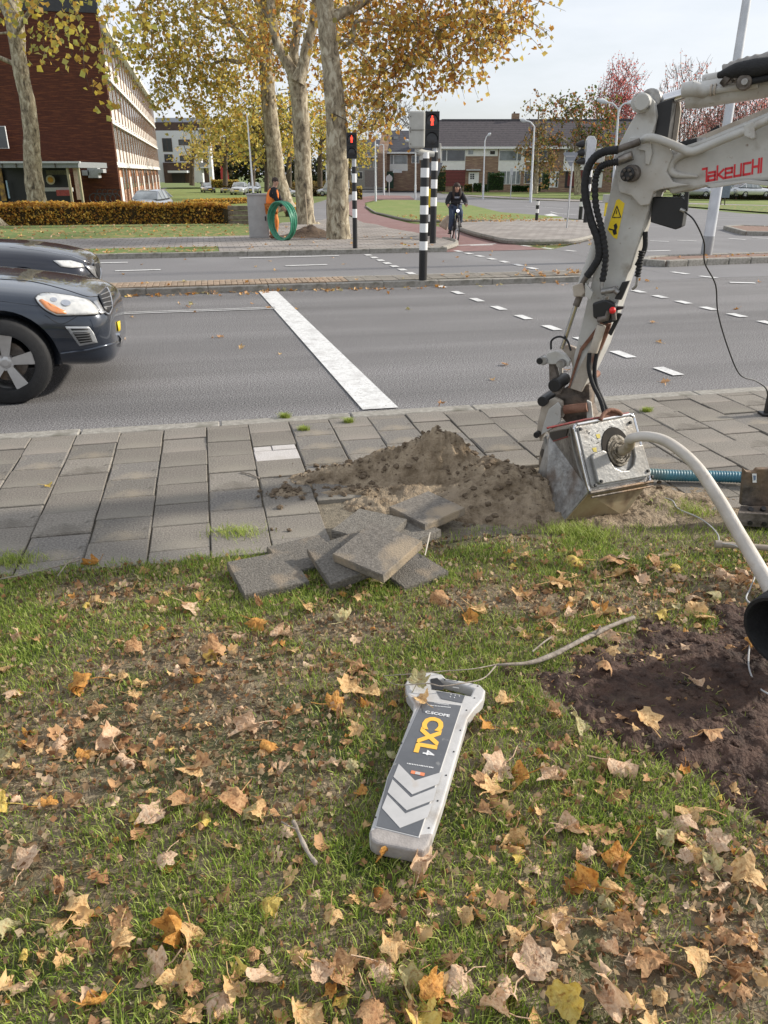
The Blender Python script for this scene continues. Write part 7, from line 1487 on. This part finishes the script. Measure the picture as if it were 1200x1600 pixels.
lamp((600, 297), (599, 226), ((591, 229), (587, 226)), 108, .12, 'lamp post by the gable wall with arm to the left'); lamp((587, 305), (586, 214), ((590, 211), (595, 209)), 84, .11, 'lamp post left of the gable, nearest of the middle group', ((582, 210), (578, 212)))
lamp((956, 320), (964, 170), ((949, 160), (933, 156)), 72, .14, 'lamp post with two arms in front of the crimson tree', ((980, 161), (997, 157)))
lamp((556, 290), (555, 228), ((556, 227), (557, 226)), 120, .12, 'thin lamp post right of the left pedestrian signal'); lamp((510, 290), (509, 246), ((509, 245), (508, 244)), 125, .1, 'short lamp post between two plane trunks')
# mast
q = G(1102, 406); e = empty('tall_mast', q, 'tall pale grey mast on the traffic island at the right', 'mast'); q.z = .1; k_ = V((P(1163, 0, q.y).x, q.y, 0)); mb = MB(); mb.tube([q, q+V((0, 0, .42))], .125, 20); mb.build('mast_foot', mat('foot_grey', (.30, .31, .32), .6, var=.1), e, smooth=50); mb = MB(); mb.tube([q+V((0, 0, .42)), q+V((0, 0, 2.0)), q+V((0, 0, 2.01)), q+V((-.02, 0, 9))], [.12, .115, .10, .07], 20); mb.build('mast_tube', lampgrey, e, smooth=50)
q = G(1128, 321); e = empty('sign_panel', q, 'blue grey sign panel on wooden legs just behind the tall mast', 'sign'); mb = MB(); mb.box(P(1133, 297, q.y), (.95, .08, 1.3)); mb.build('panel', mat('panel_blue', (.16, .19, .25), .5, var=.15), e, bevel=.02); mb = MB(); [mb.tube([P(x, 309, q.y), P(x-1, 322, q.y)], .05, 5) for x in (1127, 1133)]; mb.build('sign_leg', darkbark, e)
# cabinet, flagpole, timber
q = G(425, 373, .1); cab_ = empty('utility_cabinet', q, 'grey street cabinet beside the worker with the green coil', 'cabinet'); cy = q.y+.2
c0 = P(408, 340, cy); zt = P(405, 304, cy).z; mb = MB(); x0, x1 = P(391, 372, cy).x, P(421, 372, cy).x; x0 -= .02; cm = mat('cabinet_grey', (.33, .32, .31), .6, col2=(.40, .39, .38), vscale=5)
mb.box(((x0+x1)/2, cy+.2, (zt+.1)/2), (x1-x0, .42, zt-.1)); mb.build('housing', cm, cab_, bevel=.015); mb = MB(); mb.box(((x0+x1)/2, cy+.2, zt+.0), (x1-x0+.05, .47, .05)); mb.build('lid', cm, cab_, bevel=.012)
mb = MB(); mb.box(((x0+x1)/2, cy-.012, zt*.52), (x1-x0-.08, .012, zt*.82)); mb.build('door', cm, cab_, bevel=.004); mb = MB(); mb.box((x1-.08, cy-.03, zt*.5), (.03, .02, .12)); mb.build('door_handle', black, cab_)
q = P(396, 304, cy+.1); e = empty('flagpole', q, 'thin white leaning pole rising from the grey cabinet', 'pole'); mb = MB(); mb.tube([q, P(386, 180, cy+.3)], [.028, .018], 8); mb.build('pole', whitep, e, smooth=50); mb = MB(); mb.box(q+V((.03, 0, .02)), (.12, .1, .05)); mb.build('pole_foot', black, e)
tw_ = empty('timber_wall', G(372, 353), 'low wall of weathered timbers between orange hedge and cabinet', 'timber wall')
for k in range(4): mb = MB(); a = G(366, 352); mb.box(a+V((.45, 0, .10+k*.18)), (1.3, .2, .16)); mb.build('timber', mat('old_timber', (.12, .09, .07), .9, col2=(.26, .21, .17), vscale=7), tw_, bevel=.02)
mo = MB(); c = G(484, 369, .1)
def bump_(x, y): return .30*math.exp(-(x/.55)**2-(y/.4)**2)*(1+.4*mn.noise(V((x*5, y*5, 3))))
n = 24; mo.add([(c.x+(i/n-.5)*2.0, c.y+(j/n-.5)*1.6, .09+bump_((i/n-.5)*2, (j/n-.5)*1.6)) for j in range(n+1) for i in range(n+1)], [(j*(n+1)+i, j*(n+1)+i+1, (j+1)*(n+1)+i+1, (j+1)*(n+1)+i) for j in range(n) for i in range(n)]); tag(mo.build('soil_heap', mat('heap_soil', (.06, .04, .028), .95, col2=(.13, .09, .06), vscale=9, bump=1, bscale=20), smooth=80), 'small dark heap of soil at the foot of the plane trees', 'soil heap')
mb = MB(); q = G(481, 356, .1); mb.tube([q, P(477, 303, q.y+.1)], .02, 6); tag(mb.build('wooden_stake', mat('stake_wood', (.42, .34, .24), .8, var=.1)), 'pale wooden stake leaning against the forked plane trunk', 'stake')
for px in (352, 347): q = P(px, 288, 125); mb = MB(); mb.prism([q+V((0, 0, 2.6)), q+V((.5, 0, 1.9)), q+V((.65, 0, .3)), q+V((-.1, 0, .3))], (0, .05, 0)); mb.tube([q+V((-.1, 0, -.5)), q+V((0, 0, 2.7))], .05, 5); tag(mb.build('red_flag', mat('flag_red', (.45, .05, .05), .7, var=.1)), 'red banner flag beyond the lawn, %s of the two' % ('right' if px == 352 else 'left'), 'flag')

# ------------------------------------------------------------------ people
def skin(name, J, edges, m, parent, sub=1):
    names = list(J); me = bpy.data.meshes.new(name); me.from_pydata([V(J[n][:3]) for n in names], [(names.index(a), names.index(b)) for a, b in edges], []); me.materials.append(m)
    o = bpy.data.objects.new(name, me); C.objects.link(o); sk = o.modifiers.new('skin', 'SKIN')
    for i, n in enumerate(names): sv = me.skin_vertices[0].data[i]; r = J[n][3]; sv.radius = (r, J[n][4] if len(J[n]) > 4 else r); sv.use_root = (i == 0)
    sk.use_smooth_shade = True; ss = o.modifiers.new('s', 'SUBSURF'); ss.levels = ss.render_levels = sub+1; o.parent = parent; return o
skinm = mat('skin', (.48, .28, .20), .55, var=.08); hairm = mat('hair_dark', (.035, .02, .014), .7, var=.3); blackc = mat('black_cloth', (.016, .016, .02), .85, var=.3, vscale=12); orangec = mat('orange_vest', (.85, .22, .03), .7, var=.12, vscale=6); orangep = mat('orange_trousers', (.62, .22, .05), .8, var=.2, vscale=6); jean = mat('jeans', (.045, .065, .11), .85, var=.35, vscale=9); shoem = mat('shoe_brown', (.18, .07, .03), .7, var=.2)
def person(label, loc, rz, J, cl_, sc=1.0, headtop='short'):
    e = empty('person', loc, label, 'person', rz=rz); e.scale = (sc,)*3
    E_ = [('pelvis', 'belly'), ('belly', 'chest'), ('chest', 'neck'), ('neck', 'jaw'), ('jaw', 'head'), ('head', 'crown')]
    for s in 'LR': E_ += [('chest', 'sh'+s), ('sh'+s, 'el'+s), ('el'+s, 'wr'+s), ('wr'+s, 'palm'+s), ('pelvis', 'hip'+s), ('hip'+s, 'kn'+s), ('kn'+s, 'an'+s), ('an'+s, 'toe'+s)]
    B = {k: (v[0], v[1], v[2], r) for (k, v), r in zip([(k, J[k]) for k in ['pelvis', 'belly', 'chest', 'neck', 'jaw', 'head', 'crown']], [.13, .12, .14, .055, .07, .092, .06])}
    for s in 'LR':
        for k, r in [('sh', .065), ('el', .042), ('wr', .028), ('palm', .036), ('hip', .085), ('kn', .058), ('an', .04), ('toe', .035)]: B[k+s] = (*J[k+s], r)
        w_, p_ = V(J['wr'+s]), V(J['palm'+s]); d = (p_-w_).normalized(); sd_ = d.orthogonal().normalized(); up_ = d.cross(sd_)
        for i in range(4):
            o_ = sd_*(i-1.5)*.020; ln_ = [.06, .07, .066, .05][i]; a_ = p_+d*.02+o_; b_ = a_+d*ln_*.5+up_*.012; c_ = b_+d*ln_*.3-up_*.03
            B['f%d%s' % (i, s)] = (*a_, .009); B['g%d%s' % (i, s)] = (*b_, .0085); B['h%d%s' % (i, s)] = (*c_, .007); E_ += [('palm'+s, 'f%d%s' % (i, s)), ('f%d%s' % (i, s), 'g%d%s' % (i, s)), ('g%d%s' % (i, s), 'h%d%s' % (i, s))]
        t_ = w_.lerp(p_, .4)+sd_*.045-up_*.01; B['t'+s] = (*t_, .010); B['u'+s] = (*(t_+d*.035+sd_*.01), .008); E_ += [('wr'+s, 't'+s), ('t'+s, 'u'+s)]
    skin('body', B, E_, skinm, e)
    hd = V(J['head']); fw = V(J['face']).normalized(); up_ = V((0, 0, 1)); rt = fw.cross(up_).normalized()
    def blob(nm, off, r, m, sq=(1, 1, 1)): mb = MB(); mb.ball(hd+fw*off[0]+rt*off[1]+up_*off[2], r, 10, 8, sq); o = mb.build(nm, m, smooth=70); o.parent = e; return o
    for s in (-1, 1): blob('eye', (.088, s*.032, .02), .011, black); blob('ear', (0, s*.092, 0), .028, skinm, (.5, .4, 1)); blob('eyebrow', (.09, s*.032, .042), .012, hairm, (.5, 1.4, .35))
    blob('nose', (.105, 0, -.008), .018, skinm, (.8, .7, 1.2)); blob('mouth', (.088, 0, -.05), .017, mat('lips', (.38, .13, .11), .5, var=.05), (.5, 1.3, .4)); blob('hair', (-.028, 0, .045), .103, hairm, (1, 1, .88))
    if headtop == 'long':
        for s in (-1, 1): mb = MB(); g = catmull([hd+rt*s*.07+up_*.05, hd+rt*s*.095-fw*.01-up_*.06, hd+rt*s*.10+fw*.02-up_*.2, hd+rt*s*.08+fw*.03-up_*.30], 4); mb.tube(g, lerp_list([.04, .045, .035, .015], len(g)), 8); o = mb.build('hair', hairm, smooth=70); o.parent = e
    for nm, m, keys, ed, grow in cl_:
        Jc = {k: (*J[k], B[k][3]*grow.get(k, 1.25)+.006) for k in keys}; skin(nm, Jc, ed, m, e)
    for s in 'LR':
        a, t = V(J['an'+s]), V(J['toe'+s]); mb = MB(); mb.tube([a-(t-a)*.35+V((0, 0, -.03)), a+V((0, 0, -.035)), a.lerp(t, .6)+V((0, 0, -.0)), t+(t-a)*.2], [.038, .050, .045, .028], 10); o = mb.build('shoe', shoem if m is not jean else black, smooth=60); o.parent = e
    return e
TORSO = [('pelvis', 'belly'), ('belly', 'chest'), ('chest', 'neck')]; ARMS = [('chest', 'shL'), ('shL', 'elL'), ('elL', 'wrL'), ('chest', 'shR'), ('shR', 'elR'), ('elR', 'wrR')]; LEGS = [('pelvis', 'hipL'), ('hipL', 'knL'), ('knL', 'anL'), ('pelvis', 'hipR'), ('hipR', 'knR'), ('knR', 'anR')]
g0 = {'neck': 1.1, 'wrL': 1.5, 'wrR': 1.5, 'elL': 1.4, 'elR': 1.4}
# worker: local x = towards the right of the picture, leaning forward
JW = dict(pelvis=(0, 0, .92), belly=(.02, 0, 1.08), chest=(.07, 0, 1.30), neck=(.13, -.01, 1.47), jaw=(.165, -.015, 1.55), head=(.18, -.02, 1.61), crown=(.175, -.01, 1.69), face=(.9, -.45, -.12),
          shR=(.12, -.19, 1.38), elR=(.22, -.24, 1.12), wrR=(.38, -.22, .92), palmR=(.43, -.20, .85), shL=(.10, .19, 1.38), elL=(.22, .24, 1.12), wrL=(.38, .16, .95), palmL=(.43, .14, .89),
          hipR=(.0, -.10, .88), knR=(.06, -.13, .48), anR=(-.02, -.14, .09), toeR=(.13, -.17, .035), hipL=(0, .10, .88), knL=(.10, .13, .48), anL=(.03, .15, .09), toeL=(.18, .16, .035))
pw = G(432, 373.5, .1); person('worker with cropped hair, orange vest and black sleeves bending over the green coil', V((pw.x-.12, pw.y+.22, .1)), -.10, JW,
       [('jacket', blackc, ['pelvis', 'belly', 'chest', 'neck', 'shL', 'elL', 'wrL', 'shR', 'elR', 'wrR'], TORSO+ARMS, {**g0, 'shL': 1.35, 'shR': 1.35}), ('vest', orangec, ['pelvis', 'belly', 'chest', 'neck'], TORSO, {'pelvis': 1.55, 'belly': 1.55, 'chest': 1.5, 'neck': 1.5}), ('trousers', orangep, ['pelvis', 'hipL', 'knL', 'anL', 'hipR', 'knR', 'anR'], LEGS, {'anL': 1.7, 'anR': 1.7, 'knL': 1.45, 'knR': 1.45})], .93)
# green coil
gm = mat('green_pipe', (.035, .20, .12), .4, col2=(.06, .28, .17), vscale=5); cc = G(441, 374.5, .1); ce = empty('pipe_coil', cc, 'tall coil of green plastic pipe held upright by the worker', 'pipe coil'); cz = P(441, 345.5, cc.y-.12); rng = random.Random(4)
for k in range(9):
    yaw = .72; off = V((math.sin(yaw), math.cos(yaw), 0))*(k-4)*.026; r = .49-rng.random()*.045; tl_ = rng.uniform(-.05, .05); g = []
    for i in range(41):
        a = 2*PI*i/40; g.append(cz+off+V((math.cos(a)*r*math.cos(yaw), -math.cos(a)*r*math.sin(yaw), math.sin(a)*r*1.05+math.cos(a)*tl_))+V((rng.uniform(-.003, .003),)*3))
    mb = MB(); mb.tube(g, .021, 7, caps=False); mb.build('pipe_turn', gm, ce, smooth=60)
# bicycle: front wheel at fw, rear wheel at rw
fwp, rwp = G(714, 378.5, .01), G(702.5, 372, .01); ax2 = (rwp-fwp); ax2.z = 0; ax2 = ax2.normalized(); rwp = fwp+ax2*1.05; yawb = math.atan2(ax2.y, ax2.x)
be = empty('bicycle', fwp, 'black upright city bicycle ridden towards the camera on the red path', 'bicycle', rz=yawb-PI); sc = .98
def bl_(mb, nm, m, sm=60): o = mb.build(nm, m, smooth=sm); o.parent = be; return o
for x0 in (0, -1.05):
    g = [(x0+math.cos(a)*.325, 0, .345+math.sin(a)*.325) for a in np.linspace(0, 2*PI, 33)]; mb = MB(); mb.tube(g, .021, 8, caps=False); wo_ = bl_(mb, 'wheel', rubber); mb = MB(); mb.tube([(x0+math.cos(a)*.30, 0, .345+math.sin(a)*.30) for a in np.linspace(0, 2*PI, 33)], .010, 6, caps=False); bl_(mb, 'rim', galv).parent = wo_
    mb = MB(); [mb.tube([(x0, .02*(-1)**k, .345), (x0+math.cos(k*PI/10)*.3, 0, .345+math.sin(k*PI/10)*.3)], .0016, 3) for k in range(20)]; mb.tube([(x0, -.04, .345), (x0, .04, .345)], .02, 8); bl_(mb, 'spokes', galv).parent = wo_
    mb = MB(); g = [(x0+math.cos(a)*.36, 0, .345+math.sin(a)*.36) for a in np.linspace(.1*PI, .95*PI, 15)]; mb.tube(g, .024, 6); bl_(mb, 'mudguard', black)
mb = MB(); [mb.tube(p, r, 8) for p, r in [([(0, .045, .345), (-.10, .045, .72)], .013), ([(0, -.045, .345), (-.10, -.045, .72)], .013), ([(-.10, 0, .70), (-.17, 0, 1.02)], .018), ([(-.14, 0, .86), (-.52, 0, .40)], .018), ([(-.13, 0, .80), (-.50, 0, .32)], .02), ([(-.52, 0, .30), (-.68, 0, .86)], .017), ([(-.52, 0, .30), (-1.05, .05, .345)], .01), ([(-.52, 0, .30), (-1.05, -.05, .345)], .01), ([(-.64, 0, .74), (-1.05, 0, .345)], .01), ([(-.70, 0, .76), (-1.15, 0, .74)], .014)]]; bl_(mb, 'frame', black)
mb = MB(); g = catmull([(-.30, -.30, 1.0), (-.18, -.27, 1.02), (-.12, -.1, 1.06), (-.12, .1, 1.06), (-.18, .27, 1.02), (-.30, .30, 1.0)], 4); mb.tube(g, .012, 7); bl_(mb, 'handlebar', black)
mb = MB(); mb.ball((-.70, 0, .88), .12, 10, 6, (1.1, .75, .4)); bl_(mb, 'saddle', black); mb = MB(); mb.ball((-.05, 0, .84), .045, 10, 8); bl_(mb, 'front_light', emis('bike_lamp', (.9, .92, 1), 1.0)); mb = MB(); mb.tube([(-.52, -.10, .30), (-.52, .10, .30)], .02, 6); mb.box((-.52, -.15, .20), (.1, .1, .025)); mb.box((-.52, .15, .40), (.1, .1, .025)); bl_(mb, 'pedals', black)
JC = dict(pelvis=(-.66, 0, .97), belly=(-.60, 0, 1.10), chest=(-.50, 0, 1.27), neck=(-.44, 0, 1.39), jaw=(-.40, 0, 1.46), head=(-.39, 0, 1.515), crown=(-.41, 0, 1.58), face=(1, .05, -.15),
          shR=(-.48, -.17, 1.32), elR=(-.40, -.28, 1.12), wrR=(-.29, -.28, 1.03), palmR=(-.24, -.28, 1.02), shL=(-.48, .17, 1.32), elL=(-.40, .28, 1.12), wrL=(-.29, .28, 1.03), palmL=(-.24, .28, 1.02),
          hipR=(-.62, -.10, .93), knR=(-.30, -.14, .66), anR=(-.54, -.15, .30), toeR=(-.42, -.15, .245), hipL=(-.62, .10, .93), knL=(-.34, .13, .82), anL=(-.54, .15, .50), toeL=(-.42, .15, .445))
cyc = person('cyclist with long dark hair, black top and blue jeans riding towards the camera', fwp.copy(), yawb-PI, JC, [('top', blackc, ['pelvis', 'belly', 'chest', 'neck', 'shL', 'elL', 'wrL', 'shR', 'elR', 'wrR'], TORSO+ARMS, {**g0, 'shL': 1.4, 'shR': 1.4, 'elL': 1.7, 'elR': 1.7, 'pelvis': 1.15, 'belly': 1.3}), ('jeans', jean, ['pelvis', 'hipL', 'knL', 'anL', 'hipR', 'knR', 'anR'], LEGS, {'anL': 1.6, 'anR': 1.6, 'knL': 1.4, 'knR': 1.4, 'pelvis': 1.1})], .95, 'long')
for s in (-1, 1): mb = MB(); mb.ball((-.39, s*.095, 1.515), .04, 10, 8, (.8, .5, 1)); o = mb.build('headphone', mat('headphone_pink', (.65, .45, .45), .5, var=.05), smooth=60); o.parent = cyc
mb = MB(); mb.prism([(-.42+.075, -.09, 1.27), (-.42+.075, .09, 1.27), (-.42+.06, .09, 1.22), (-.42+.06, -.09, 1.22)], (.004, 0, 0)); o = mb.build('chest_print', mat('print_grey', (.25, .27, .32), .8, var=.3)); o.parent = cyc
mb = MB(); bg_ = [(683, 358), (697, 363), (701, 338), (696, 333)]; Yb = rwp.y+.1; mb.prism([P(a, b, Yb) for a, b in [(684, 352), (698, 361), (704, 345), (705, 336), (699, 336)]], (.03, .28, 0)); tag(mb.build('pannier_bag', mat('bag_tan', (.42, .34, .26), .85, col2=(.56, .48, .40), vscale=9, bump=.4, bscale=30), bevel=.05), 'pale tan bag slung beside the rear wheel of the bicycle', 'bag')
